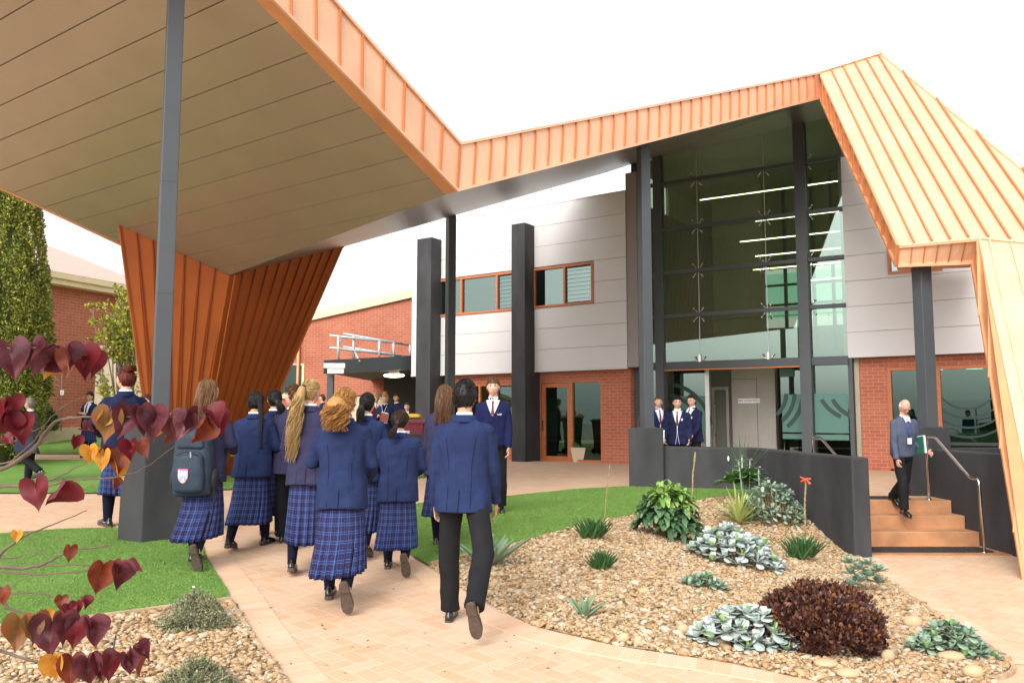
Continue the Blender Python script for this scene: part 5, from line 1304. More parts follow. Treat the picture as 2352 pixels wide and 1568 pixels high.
# ---- bare sapling with tag
b = W(140, 990, 21.5); t = thing('bare_sapling', 'leafless young sapling with a white tag in front of the left brick wall', 'tree', tuple(b)); mb = MB(); random.seed(5)
tp = W(142, 858, 21.5); mb.tube([b, tp], [.02, .008], 6)
for k in range(9): u = .35+.06*k; o = b.lerp(tp, u); mb.tube([o, o+Vector((random.choice((-1, 1))*random.uniform(.2, .5), random.uniform(-.1, .1), random.uniform(.1, .3)))], [.01, .004], 4)
mb.build('trunk', 'twig_grey', t); mb = MB(); c = W(143, 900, 21.4); mb.box(c.x-.045, c.x+.045, c.y-.01, c.y, c.z-.08, c.z+.05); mb.build('tag', 'white_paint', t)
# pot plant in planter
pp = bpy.data.objects['planter_pot']; c = Vector(pp.location)+Vector((0, 0, .42)); V, T = leafcloud((c.x, c.y, c.z-.02), (.15, .15, .13), 500, .05, .3, 20, .4, floor=c.z-.05, seed=7); tq = cloud_plant('pot_plant', 'small green plant growing in the cream pot', 'plant', c, [('leaves', V, T, 'broad_leaf')])
# ================================================================== REDBUD in the foreground
def leaf_m(name, c1, c2):
    m = bpy.data.materials.new(name); m.use_nodes = True; nt = m.node_tree; b = nt.nodes['Principled BSDF']
    uv = _n(nt, 'ShaderNodeUVMap'); nz = _n(nt, 'ShaderNodeTexNoise'); nz.inputs['Scale'].default_value = 2.2; nz.inputs['Detail'].default_value = 5; nt.links.new(uv.outputs[0], nz.inputs[0])
    c = ramp(nt, nz.outputs[0], [(.38, c1), (.66, c2)])
    sx = _n(nt, 'ShaderNodeSeparateXYZ'); nt.links.new(uv.outputs[0], sx.inputs[0])
    ax = mth(nt, 'ABSOLUTE', sx.outputs[0])
    # side veins fan out from the midrib
    q = mth(nt, 'FRACT', mth(nt, 'MULTIPLY', mth(nt, 'SUBTRACT', sx.outputs[1], mth(nt, 'MULTIPLY', ax, .8)), 4.5))
    vein = mth(nt, 'MAXIMUM', mth(nt, 'LESS_THAN', ax, .018), mth(nt, 'LESS_THAN', q, .055))
    c = mixc(nt, mth(nt, 'MULTIPLY', vein, .22), c, tuple(min(1, x*1.8+.03) for x in c2))
    nt.links.new(c, b.inputs['Base Color']); b.inputs['Roughness'].default_value = .5; b.inputs['Specular IOR Level'].default_value = .35
    tl = _n(nt, 'ShaderNodeBsdfTranslucent'); nt.links.new(c, tl.inputs[0]); mx = _n(nt, 'ShaderNodeMixShader'); mx.inputs[0].default_value = .3
    nt.links.new(b.outputs[0], mx.inputs[1]); nt.links.new(tl.outputs[0], mx.inputs[2]); nt.links.new(mx.outputs[0], nt.nodes['Material Output'].inputs[0]); MATS[name] = m
leaf_m('leaf_maroon', (.06, .010, .016), (.12, .025, .032)); leaf_m('leaf_red', (.17, .010, .018), (.10, .014, .018)); leaf_m('leaf_rust', (.24, .058, .02), (.13, .025, .018))
leaf_m('leaf_yellow', (.58, .24, .03), (.62, .35, .06)); leaf_m('leaf_olive', (.16, .12, .03), (.28, .08, .03)); leaf_m('leaf_plum', (.08, .02, .028), (.18, .05, .06))
LM = ['leaf_maroon', 'leaf_red', 'leaf_rust', 'leaf_yellow', 'leaf_olive', 'leaf_plum']
TR = thing('redbud_tree', 'foreground redbud branches with heart shaped maroon, red and orange autumn leaves', 'tree', (-3.2, 2.35, hgt(-3.2, 2.3)))
def heart(px, py, L, ang, yaw, mi, Y=2.3, fold=.35, curl=.25, seed=0):
    rq = random.Random(seed+int(px)); fold = rq.uniform(.25, .6) if rq.random() < .45 else rq.uniform(.9, 1.7); curl = random.Random(seed*3+int(py)).uniform(-.1, .45); yaw = yaw*1.15+random.Random(seed).uniform(-12, 12)
    """leaf hanging from (px,py); ang = tip direction in the picture, 0 straight down, positive to the right"""
    rs = random.Random(seed*31+int(px)); o = W(px, py, Y); k = Y/FPX; Lm = L*k; a = R(ang)
    tip = Vector((math.sin(a), 0, -math.cos(a))); side = Vector((math.cos(a), 0, math.sin(a)))
    side = (side*math.cos(R(yaw)) + Vector((0, math.sin(R(yaw)), 0))); nrm = side.cross(tip); tip = (tip + nrm*rs.uniform(-.25, .25)).normalized()
    n = 28; out = []
    for j in range(n):
        t = 2*PI*j/n; x = 16*math.sin(t)**3; y = 13*math.cos(t)-5*math.cos(2*t)-2*math.cos(3*t)-math.cos(4*t)
        out.append((x/16*.50, (5-y)/22*1.0))
    cx_, cy_ = 0, .42; rings = []; mb = MB(); vs = [None]; P2 = [(0, .42)]
    for r in (.33, .66, 1.0): P2 += [(q[0]*r, cy_+(q[1]-cy_)*r) for q in out]
    def pos(x, y): z = fold*abs(x) + curl*(y*y*.6) + .06*math.sin(7*y+3*x+seed) + .03*math.sin(13*x+5*y+seed*2) ; return o + (side*x + tip*y + nrm*(-z))*Lm
    V3 = [pos(*q) for q in P2]; fs = []; uv = []
    for j in range(n): kx = (j+1) % n; fs.append((0, 1+j, 1+kx)); uv.append([P2[0], P2[1+j], P2[1+kx]])
    for r in (0, 1):
        for j in range(n): kx = (j+1) % n; q = (1+r*n+j, 1+(r+1)*n+j, 1+(r+1)*n+kx, 1+r*n+kx); fs.append(q); uv.append([P2[i] for i in q])
    mb.add(V3, fs, mi, uv, True); mb.tube([o-tip*Lm*.22-side*Lm*.05, o-tip*Lm*.1, pos(0, .15)], .0009, 4, mi); return mb
LV = [ # px, py, L, ang, yaw, material, depth
 (25, 800, 112, 12, 15, 0, 2.3), (78, 798, 100, 28, 10, 0, 2.32), (98, 800, 92, -38, 55, 5, 2.28), (140, 812, 88, -48, 25, 0, 2.35), (160, 815, 78, -2, 20, 2, 2.3), (152, 800, 74, 6, 65, 0, 2.27), (185, 812, 92, 12, 25, 1, 2.33), (120, 825, 70, -25, 50, 3, 2.36), (58, 812, 80, -30, 60, 5, 2.4), (205, 822, 72, 8, 60, 1, 2.36),
 (20, 920, 66, 8, 50, 1, 2.2), (35, 972, 84, 25, 40, 1, 2.22), (8, 955, 78, -12, 55, 1, 2.2), (-8, 925, 70, -10, 30, 1, 2.2),
 (255, 950, 95, -5, 15, 4, 2.3), (238, 950, 52, -30, 30, 3, 2.3), (300, 948, 92, -22, 10, 0, 2.3), (345, 950, 92, 8, 25, 5, 2.3), (322, 945, 88, 15, 60, 0, 2.26), (392, 958, 88, 10, 15, 5, 2.32), (370, 960, 72, -15, 55, 3, 2.34), (432, 960, 78, -20, 10, 5, 2.3), (428, 945, 74, -8, 60, 0, 2.28), (460, 965, 80, -28, 40, 2, 2.3), (484, 960, 78, 18, 35, 1, 2.34), (475, 952, 66, 40, 55, 1, 2.3), (400, 975, 70, -38, 60, 2, 2.36),
 (320, 1020, 56, 30, 40, 2, 2.25), (300, 1018, 58, 5, 20, 1, 2.25), (275, 1045, 66, -3, 15, 2, 2.3), (250, 1035, 60, -20, 35, 1, 2.3), (238, 1040, 62, -8, 10, 3, 2.28), (205, 1030, 52, 5, 30, 3, 2.28), (262, 1062, 62, 10, 60, 3, 2.3), (258, 1100, 40, 10, 55, 2, 2.35), (172, 1005, 40, -5, 40, 1, 2.3), (195, 985, 38, 70, 30, 0, 2.3),
 (80, 1112, 88, 15, 5, 1, 2.1), (140, 1108, 86, -32, 50, 1, 2.12), (12, 1005, 40, 45, 40, 1, 2.3), (38, 1222, 34, 2, 30, 3, 2.3),
 (160, 1258, 46, -8, 50, 2, 2.2), (236, 1300, 84, -14, 22, 2, 2.15), (222, 1305, 50, -25, 45, 1, 2.18), (268, 1300, 74, -4, 45, 0, 2.15), (262, 1292, 42, 10, 30, 2, 2.2), (298, 1295, 50, 42, 50, 1, 2.15),
 (158, 1392, 44, 12, 30, 1, 2.2), (142, 1372, 40, -5, 25, 2, 2.2), (188, 1375, 36, 8, 70, 1, 2.2), (175, 1385, 40, 5, 20, 1, 2.22),
 (8, 1355, 50, 10, 20, 2, 2.2), (45, 1425, 96, -6, 18, 4, 2.1), (78, 1425, 84, 18, 40, 4, 2.12), (100, 1412, 58, 8, 50, 3, 2.16), (118, 1428, 110, 6, 15, 0, 2.1), (148, 1422, 86, 8, 45, 0, 2.08), (178, 1428, 84, -6, 25, 1, 2.1), (205, 1428, 80, 6, 40, 5, 2.12), (222, 1425, 56, 15, 60, 1, 2.14), (60, 1435, 70, 20, 60, 4, 2.08),
 (130, 1510, 70, 5, 10, 3, 2.1), (165, 1515, 84, -3, 15, 2, 2.1), (200, 1515, 84, 10, 25, 5, 2.1), (232, 1508, 80, 5, 40, 0, 2.1), (250, 1512, 70, -8, 50, 1, 2.1), (290, 1505, 62, 12, 45, 5, 2.1), (318, 1490, 50, 50, 50, 0, 2.1), (305, 1500, 80, 25, 60, 2, 2.12), (110, 1512, 60, -10, 30, 3, 2.12)]
for i, (px, py, L, an, yw, mi, Y) in enumerate(LV): heart(px, py, L*.74, an, yw, 0, Y, seed=i).build('leaf', LM[mi], TR)
def branch(pts, r0, r1, Y0=2.3, Y1=None, jit=2.0):
    Y1 = Y1 or Y0; n = len(pts); P = [W(p[0], p[1], sm(Y0, Y1, i/(n-1))) for i, p in enumerate(pts)]; P = crom(P, 5); m = len(P)
    for i in range(1, m-1): P[i] += Vector((random.uniform(-1, 1), random.uniform(-1, 1), random.uniform(-1, 1)))*jit*.001
    mb = MB(); mb.tube(P, [.72*(r0+(r1-r0)*i/(m-1)) for i in range(m)], 6); mb.build('branch', 'twig', TR)
random.seed(1)
for a in (([(-700, 1250), (-300, 1130), (-40, 1088), (60, 1045), (120, 975), (160, 960), (240, 956), (340, 958), (480, 955)], .012, .002),
          ([(-700, 1180), (-200, 1135), (0, 1115), (90, 1118), (180, 1100), (260, 1096), (330, 1075), (405, 1020)], .008, .001), ([(-500, 1190), (-100, 1132), (80, 1108), (140, 1090), (200, 1060)], .008, .0018),
          ([(-400, 1120), (0, 1066), (30, 1055), (80, 1010), (110, 965), (150, 930), (205, 905)], .004, .001), ([(-400, 1080), (0, 1020), (40, 1000), (90, 985), (130, 975)], .004, .001), ([(0, 1065), (60, 1048), (90, 1020), (130, 1000), (185, 968)], .003, .001),
          ([(-500, 1420), (-60, 1300), (10, 1262), (60, 1228), (120, 1205), (200, 1172)], .009, .0015), ([(-600, 1400), (-100, 1320), (0, 1302), (60, 1304), (110, 1290), (160, 1265), (250, 1252)], .011, .003), ([(100, 1300), (160, 1296), (200, 1298), (250, 1290), (275, 1278)], .003, .001),
          ([(-400, 1330), (-50, 1312), (60, 1318), (180, 1312), (250, 1302), (320, 1298)], .005, .0015), ([(-300, 1275), (0, 1281), (60, 1274), (100, 1270)], .004, .001), ([(60, 1228), (80, 1250), (115, 1290)], .002, .001),
          ([(-600, 1350), (-150, 1350), (0, 1360), (90, 1362), (130, 1372), (175, 1370)], .005, .0015), ([(-500, 1300), (-50, 1372), (20, 1395), (70, 1412), (150, 1420), (230, 1425)], .007, .002), ([(-500, 1420), (-60, 1480), (20, 1500), (120, 1525), (220, 1522), (320, 1500)], .008, .002),
          ([(0, 1370), (30, 1345), (60, 1325), (100, 1315)], .0025, .001), ([(-300, 860), (-40, 812), (30, 800), (100, 800), (200, 815)], .006, .0018), ([(-300, 1000), (-30, 980), (15, 955), (30, 930)], .004, .0015)): branch(*a)
hub = Vector((-3.2, 2.35, hgt(-3.2, 2.3)))
for (px, py, Y) in ((-700, 1250, 2.3), (-700, 1180, 2.3), (-500, 1420, 2.3), (-600, 1400, 2.3), (-600, 1350, 2.3), (-500, 1300, 2.3), (-500, 1190, 2.3), (-400, 1120, 2.3), (-400, 1080, 2.3), (-400, 1330, 2.3), (-300, 1275, 2.3), (-300, 860, 2.3), (-300, 1000, 2.3)):
    e = W(px, py, Y); mb = MB(); s_ = Vector((hub.x, hub.y, e.z-.25)); mb.tube([s_, e], [.016, .01], 6); mb.build('branch', 'twig', TR)
mb = MB(); mb.tube([hub-Vector((0, 0, .1)), hub+Vector((.03, 0, 1.0)), hub+Vector((0, 0, 2.2))], [.05, .04, .02], 10); mb.build('trunk', 'twig', TR)

mbl = MB(); random.seed(44)
for _ in range(150):
    px, py = random.choice([(random.uniform(20, 640), random.uniform(1300, 1565)), (random.uniform(1150, 2250), random.uniform(1300, 1560)), (random.uniform(560, 1300), random.uniform(1200, 1560))]); g_ = Gp(px, py); a_ = random.uniform(0, 6.3)
    blade(mbl, Vector((g_.x, g_.y, g_.z+.038)), Vector((math.cos(a_), math.sin(a_), .1)), random.uniform(.02, .045), random.uniform(.012, .022), 'lance', .3, .3, 3)
leafmat('litter', [(0, (.10, .03, .015)), (.5, (.22, .09, .03)), (1, (.30, .18, .07))]); tag(mbl.build('leaf_litter', 'litter'), 'small dry brown leaf scraps scattered over path and pebbles', 'leaf litter', kind='stuff')
# ================================================================== PEOPLE
for n_, c_ in (('skin_fair', (.62, .36, .26)), ('skin_mid', (.50, .28, .18)), ('skin_old', (.60, .30, .22))): mat(n_, c_, rough=.5, spec=.35, var=.08, vscale=30)
mat('lip', (.42, .16, .13), rough=.5); mat('eye', (.03, .02, .02), rough=.2); mat('eye_white', (.6, .58, .55), rough=.3)
mat('blazer_navy', (.014, .024, .076), rough=.85, spec=.2, var=.14, vscale=6, bump=.7, bscale=7, bdist=.035)
mat('blazer_faded', (.030, .028, .066), rough=.85, spec=.2, var=.14, vscale=6, bump=.7, bscale=7, bdist=.035)
mat('blazer_deep', (.011, .014, .048), rough=.85, spec=.2, var=.12, vscale=6, bump=.7, bscale=7, bdist=.035)
mat('jumper_navy', (.010, .013, .055), rough=.9, spec=.15, bump=.45, bscale=9, bdist=.02)
mat('jumper_maroon', (.12, .008, .018), rough=.9, spec=.15, sheen=.3)
mat('sweater_blue', (.070, .085, .130), rough=.9, spec=.15, var=.08, vscale=8, bump=.45, bscale=9, bdist=.02)
mat('cardigan_grey', (.09, .085, .08), rough=.9, spec=.15, var=.25, vscale=25)
mat('black_cloth', (.010, .010, .012), rough=.85, spec=.25, var=.2, vscale=8)
mat('sock', (.008, .010, .022), rough=.9, spec=.1)
mat('shoe_black', (.012, .010, .010), rough=.22, spec=.6); mat('shoe_sole', (.085, .060, .045), rough=.75, var=.25, vscale=30, bump=.5, bscale=60, bdist=.003)
mat('shirt_white', (.75, .76, .78), rough=.8); mat('shirt_pink', (.72, .60, .62), rough=.8); mat('tie_maroon', (.11, .01, .02), rough=.6)
mat('piping_white', (.60, .62, .66), rough=.8); mat('lanyard', (.02, .05, .35), rough=.6); mat('paper', (.72, .70, .66), rough=.8); mat('folder_green', (.02, .12, .07), rough=.5)
mat('tote_navy', (.008, .010, .035), rough=.8, var=.3, vscale=12); mat('bag_navy', (.014, .028, .052), rough=.7, var=.2, vscale=10, bump=.25, bscale=14, bdist=.012); mat('bag_black', (.01, .01, .012), rough=.7)
mat('strap_teal', (.04, .075, .12), rough=.8); mat('phone', (.02, .02, .03), rough=.15); mat('badge_blue', (.18, .24, .55), rough=.6); mat('badge_red', (.55, .05, .06), rough=.6)
mat('wire', (.02, .02, .02), rough=.3); mat('skin_book', (.35, .08, .04), rough=.7)
def hairmat(name, c1, c2, rough=.38):
    m = bpy.data.materials.new(name); m.use_nodes = True; nt = m.node_tree; b = nt.nodes['Principled BSDF']
    g = _n(nt, 'ShaderNodeNewGeometry'); tc = _n(nt, 'ShaderNodeTexCoord'); mp = _n(nt, 'ShaderNodeMapping'); mp.inputs['Scale'].default_value = (90, 90, 5)
    nt.links.new(tc.outputs['Object'], mp.inputs[0]); nz = _n(nt, 'ShaderNodeTexNoise'); nz.inputs['Scale'].default_value = 1; nz.inputs['Detail'].default_value = 3; nt.links.new(mp.outputs[0], nz.inputs[0])
    f = mth(nt, 'ADD', mth(nt, 'MULTIPLY', g.outputs['Random Per Island'], .5), mth(nt, 'MULTIPLY', nz.outputs[0], .5))
    nt.links.new(ramp(nt, f, [(.2, c1), (.75, c2)]), b.inputs['Base Color']); b.inputs['Roughness'].default_value = rough+.1; b.inputs['Specular IOR Level'].default_value = .25
    bp = _n(nt, 'ShaderNodeBump'); bp.inputs['Strength'].default_value = .6; bp.inputs['Distance'].default_value = .004; nt.links.new(nz.outputs[0], bp.inputs['Height']); nt.links.new(bp.outputs[0], b.inputs['Normal'])
    MATS[name] = m
hairmat('hair_black', (.004, .003, .003), (.018, .014, .014)); hairmat('hair_dark', (.012, .006, .005), (.045, .022, .016)); hairmat('hair_brown', (.045, .020, .009), (.16, .078, .035)); hairmat('hair_ltbrown', (.055, .022, .008), (.22, .105, .042))
hairmat('hair_blonde', (.20, .11, .035), (.55, .37, .16)); hairmat('hair_ginger', (.16, .060, .014), (.50, .25, .075)); hairmat('hair_red', (.035, .006, .004), (.16, .022, .012)); hairmat('hair_grey', (.12, .10, .085), (.32, .28, .24)); hairmat('hair_white', (.5, .48, .46), (.7, .68, .66), .6)

def g3(x, s): return math.exp(-(x/s)**2)
def head_pt(th, ph, off=0., face=True):
    """th 0 chin .. pi crown, ph 0 = front"""
    x, y, z = math.sin(th)*math.sin(ph), math.sin(th)*math.cos(ph), -math.cos(th)
    X, Y_, Z = x*.074, y*.094, z*.118
    if z < 0:
        k = (-z)**1.6; X *= 1-.30*k
        if y < 0: Y_ *= 1-.55*k
        else: Y_ *= 1-.12*k
        if y > 0: Y_ += .008*k
    else:
        Y_ -= .006*z
    if y > .75: Y_ -= (y-.75)*.018
    if face and y > .3:
        Y_ += .024*g3(X, .011)*g3(Z+.022, .022) + .006*g3(X, .008)*g3(Z-.01, .02)
        for s_ in (-1, 1): Y_ -= .010*g3(X-s_*.029, .016)*g3(Z-.016, .012)
        Y_ += .004*g3(Z-.036, .01)*(abs(X) < .05) + .006*g3(X, .022)*g3(Z+.062, .010) + .008*g3(X, .02)*g3(Z+.098, .016) - .004*g3(X, .03)*g3(Z+.08, .007)
    n = Vector((X/.0055, Y_/.0088, Z/.0139)).normalized()
    return Vector((X, Y_, Z)) + n*off
def head_mesh(mb, T, n=26, m=22):
    rings = []
    for i in range(m+1):
        th = PI*(.004+.992*i/m); rings.append([T @ head_pt(th, -2*PI*j/n) for j in range(n)])
    mb.loft(rings, 0)
    def E(c, r, mi, nn=8): mb.ball(T @ Vector(c), [q for q in r], nn, 5, mi, M=T.to_3x3())
    for s_ in (-1, 1):
        E((s_*.076, -.008, -.004), (.010, .018, .030), 0)
        E((s_*.029, .078, .016), (.0145, .009, .0085), 3); E((s_*.029, .0845, .016), (.0078, .0045, .0078), 1, 8)
        E((s_*.030, .0875, .036), (.018, .005, .0035), 4)
    E((0, .0865, -.062), (.022, .006, .006), 2)
def hairline(style):
    def f(p):
        x, y, z = p
        if style == 'bald': return (y < .02 and -.075 < z < .035 and True)
        front = .060 if style != 'fringe' else .045
        if y > .045: return z > front
        if y > 0: return z > .02+(y/.045)*(front-.02)
        if y > -.03: return z > .018 - (-y/.03)*.06
        return z > (-.085 if style != 'high' else -.06)
    return f
def hair_cap(mb, T, style='full', thick=.014, n=40, m=34, bump=.0, seed=0):
    hl = hairline(style); rings = []
    for i in range(m+1):
        th = PI*(.02+.97*i/m); r = []
        for j in range(n):
            ph = -2*PI*j/n; p = head_pt(th, ph, 0, False); h = hl(p)
            o = thick+bump*noise.noise(Vector(p)*38+Vector((seed, 0, 0))) if h else -.010
            r.append(T @ head_pt(th, ph, o, False))
        rings.append(r)
    mb.loft(rings, 0)
def strand(mb, pts, r0, r1, n=3): mb.tube(pts, [r0+(r1-r0)*i/(len(pts)-1) for i in range(len(pts))], n, cap=False)
def ring_se(cx, cy, z, hx, hy, n=28, e=2.4, M=None):
    out = []
    for j in range(n):
        t = 2*PI*j/n; c, s_ = math.cos(t), math.sin(t)
        p = Vector((cx+hx*abs(c)**(2/e)*(1 if c >= 0 else -1), cy+hy*abs(s_)**(2/e)*(1 if s_ >= 0 else -1), z)); out.append(M @ p if M else p)
    return out
def rotx(a): return Matrix.Rotation(R(a), 4, 'X')
STAND = dict(L=(3, 4, 0), Rr=(-3, 4, 0))
def person(label, px, top, Y, heading=0, female=True, legs=None, arms=None, lean=2, head=(0, 0, 0), topw='blazer_navy', bottom='skirt', skin='skin_fair', hair=('short', 'hair_dark'), vox=.011, front=None, dims=1., ground=None, hem=.26, jacket_hem=-.17, group=None, hands=True, loc=None, extras=None, wide=1., pleat=1., collar='self'):
    legs = legs or STAND; rs = random.Random(int(px*7+top)); random.seed(int(px))
    x0 = Xat(px, Y, 1.4); g = hgt(x0, Y) if ground is None else ground
    ztop = W(px, top, Y).z
    # --- pose in a 1.75 m figure, y forward
    TH, SH, FT = .43, .42, .085
    J = {}
    for key, s_ in (('L', -1), ('Rr', 1)):
        a, b, fp = [R(v) for v in legs[key][:3]]; sp = legs[key][3] if len(legs[key]) > 3 else 2
        hip = Vector((s_*.085, 0, 0)); knee = hip + Vector((s_*math.sin(R(sp)), math.sin(a), -math.cos(a)))*TH
        ank = knee + Vector((0, math.sin(a-b), -math.cos(a-b)))*SH
        fd_ = Vector((s_*.10, math.cos(fp), math.sin(fp))).normalized(); up = Vector((0, -math.sin(fp), math.cos(fp)))
        J[key] = [hip, knee, ank, fd_, up]
    low = min(min((q[2]+q[3]*t-q[4]*FT).z for t in (-.07, .18)) for q in J.values()); hz = -low
    for q in J.values():
        for i in range(3): q[i] = q[i]+Vector((0, 0, hz))
    Lm = Matrix.Translation((0, 0, hz)) @ rotx(-lean)      # torso frame, origin at the pelvis
    neckb = Lm @ Vector((0, -.005, .535))
    HT = Matrix.Translation(neckb+Vector((0, .022, .142))) @ Matrix.Rotation(R(head[0]), 4, 'Z') @ rotx(head[1]) @ Matrix.Rotation(R(head[2]), 4, 'Y')
    Htop = max((HT @ head_pt(PI*.99, 0, .012)).z, (HT @ Vector((0, -.02, .125))).z)
    S = (ztop-g)/Htop*dims
    if loc is None: loc = Vector((x0, Y, g))
    t = thing('person', label, 'person', tuple(loc), R(heading), group, world=False); t.scale = (S*wide, S*wide, S)
    # --- arms
    sw = .150 if female else .170; arms = arms or ((6, 6, 14, 0), (6, 6, 14, 0)); AR = []
    for s_, (p, q, e, inn) in zip((-1, 1), arms):
        sh = Lm @ Vector((s_*sw, 0, .432)); p, q, e, inn = R(p), R(q), R(e), R(inn)
        up = Vector((s_*math.sin(q), math.sin(p)*math.cos(q), -math.cos(p)*math.cos(q)))
        fo = Vector((s_*math.sin(q)*.5*math.cos(inn)-s_*math.sin(inn), math.sin(p+e)*math.cos(inn), -math.cos(p+e))).normalized()
        el = sh+up*.285; wr = el+fo*.245; AR.append((sh, el, wr, fo, s_))
    # --- body : one remeshed surface plus the head shell
    mb = MB(); bk = .9 if female else 1.
    mb.loft([ring_se(0, 0, z, hx*bk, hy*.9, 20, M=Lm) for z, hx, hy in ((-.10, .10, .08), (-.04, .165, .11), (.1, .145, .095), (.27, .165, .11), (.40, .17, .095), (.47, .11, .07))])
    mb.capsule(Lm @ Vector((0, -.005, .44)), HT @ Vector((0, -.022, -.03)), .058*bk, .052*bk)
    for key in J: h_, k_, a_, f_, u_ = J[key]; mb.capsule(h_, k_, .078 if not female else .060, .055 if not female else .048); mb.capsule(k_, a_, .053*bk, .034*bk); mb.capsule(a_-u_*.03, a_+f_*.12-u_*.055, .036, .025)
    for sh, el, wr, fo, s_ in AR:
        mb.capsule(sh, el, .040*bk, .034*bk); mb.capsule(el, wr, .034*bk, .026*bk)
        if hands:
            sd = fo.cross(Vector((0, 1, 0)) if abs(fo.z) > .5 else Vector((0, 0, 1))).normalized(); fr = sd.cross(fo)
            # knuckle line runs front to back when the arm hangs
            ac = Vector((0, 1, 0)) if abs(fo.z) > .5 else Vector((0, 0, 1)); ac = (ac-fo*ac.dot(fo)).normalized(); inw = fo.cross(ac).normalized()
            if inw.x*s_ > 0: inw = -inw
            pc_ = wr+fo*.045
            mb.ball(pc_, (.5, .5, .5), 10, 6, 0, M=Matrix((( ac.x, inw.x, fo.x), (ac.y, inw.y, fo.y), (ac.z, inw.z, fo.z))) @ Matrix.Diagonal((.078*bk, .030, .096)))
            for i, (o_, L_) in enumerate(((.030, .070), (.011, .078), (-.009, .073), (-.028, .058))):
                b0 = wr+fo*.085+ac*o_*bk; d1_ = (fo+inw*.35).normalized(); m1_ = b0+d1_*L_*.5; d2_ = (fo*.5+inw*.9).normalized(); m2_ = m1_+d2_*L_*.5
                mb.capsule(b0, m1_, .0095, .0088, 7); mb.capsule(m1_, m2_, .0088, .0075, 7)
            b0 = wr+fo*.03+ac*.032*bk; m1_ = b0+(fo*.7+ac*.7+inw*.3).normalized()*.035; mb.capsule(b0, m1_, .012, .011, 7); mb.capsule(m1_, m1_+(fo+inw*.5).normalized()*.03, .0105, .008, 7)
    hd = MB(); head_mesh(hd, HT); browm = hair[1]
    remesh(mb, vox, 'body', [skin, 'eye', 'lip', 'eye_white', browm], t, 2, extra=hd)
    # --- legs wear
    for key, s_ in (('L', -1), ('Rr', 1)):
        h_, k_, a_, f_, u_ = J[key]; sd = f_.cross(u_).normalized()
        def fp(a, b, c): return a_ + f_*a + sd*b - u_*(FT-c)
        out = [(-.075, -.024), (-.082, 0), (-.075, .024), (-.04, .032), (.02, .031), (.08, .041), (.13, .044), (.17, .034), (.19, .012), (.188, -.015), (.165, -.034), (.12, -.040), (.06, -.036), (.0, -.030), (-.04, -.031)]
        sb = MB(); n = len(out); lo = [fp(a, b, .0) for a, b in out]; hi = [fp(a, b, .018) for a, b in out]; sb.loft([lo, hi], smooth=False)
        hl_ = [q for q in out if q[0] < .01]; hl2 = [(-.075, -.026), (-.085, 0), (-.075, .026), (-.04, .034), (.0, .033), (.0, -.032), (-.04, -.033)]
        sb.loft([[fp(a, b, -.012) for a, b in hl2], [fp(a, b, .001) for a, b in hl2]], smooth=False)
        ub = MB(); sc_ = lambda k, hh, cx=.0: [fp(cx+(a-cx)*k, b*k, hh) for a, b in out]
        rings = [sc_(.99, .017), sc_(1.0, .030), sc_(.95, .048, .0), sc_(.72, .066, -.03), sc_(.46, .082, -.035), sc_(.36, .105, -.03)]
        ub.loft(rings); up_ = ub.build('shoe', 'shoe_black', t); sb.build('sole', 'shoe_sole', up_)
        if bottom == 'skirt':
            sk = MB(); sk.tube([k_.lerp(a_, .05), k_.lerp(a_, .35), k_.lerp(a_, .7), a_.lerp(k_, .0), a_-u_*.03], [.058, .062, .050, .040, .040], 14); sk.build('sock', 'sock', t)
    if bottom == 'skirt':
        sk = MB(); n = 132; z1 = hz+.06; z0 = hem/ (1 if S > 1e9 else 1); rings = []; vs_ = []; K = 14
        ph0 = rs.uniform(0, 9); zj = hz+jacket_hem+.04
        def yspan(z):
            lo, hi = -.09, .09
            for q in J.values():
                for p_, r_, rad in ((q[0], q[1], .105), (q[1], q[2], .105)):
                    za, zc_ = p_.z, r_.z
                    if min(za, zc_)-.05 <= z <= max(za, zc_)+.05: u_ = min(1, max(0, (z-za)/(zc_-za+1e-6))); y_ = p_.y+(r_.y-p_.y)*u_; lo = min(lo, y_-rad); hi = max(hi, y_+rad)
            return lo, hi
        sp_ = [yspan(z0+(z1-z0)*i/K) for i in range(K+1)]
        for i in range(K-1, -1, -1): sp_[i] = (min(sp_[i][0], sp_[i+1][0]+.015), max(sp_[i][1], sp_[i+1][1]-.015))
        for i in range(K+1):
            u = i/K; z = z0+(z1-z0)*u; w_ = max(0, (zj-z)/(zj-z0)); ins = z > zj-.02; hx = .158+.030*w_**.7
            lo, hi = sp_[i]
            if ins: lo, hi = max(lo, -.138), min(hi, .125)
            cy = (lo+hi)/2; hy = (hi-lo)/2+.02*w_; w_ = w_ if not ins else 0; r = []
            for j in range(n):
                a = 2*PI*j/n; pl = math.cos(a*22+ph0); pl = (abs(pl)**.6)*(1 if pl > 0 else -1); am = 1+(.060*w_+.004)*pl*pleat+.035*w_*math.sin(a*3+ph0)+.02*w_*math.sin(a*7+ph0*2+u*3)
                ca, sa = math.cos(a), math.sin(a); ca = math.copysign(abs(ca)**.86, ca); sa = math.copysign(abs(sa)**.78, sa)
                r.append(Vector((hx*am*ca, cy+hy*am*sa, z+.010*w_*math.sin(a*2+ph0))))
            rings.append(r); vs_.append(z)
        us = [.95*j/n*1.35 for j in range(n+1)]
        sk.loft(rings, 0, True, True, True, (us, vs_)); sk.build('skirt', 'plaid', t)
    else:
        tb = MB(); tb.loft([ring_se(0, 0, z, hx, hy, 20, M=Lm) for z, hx, hy in ((-.13, .10, .09), (-.07, .17, .12), (.0, .172, .122), (.08, .155, .11))])
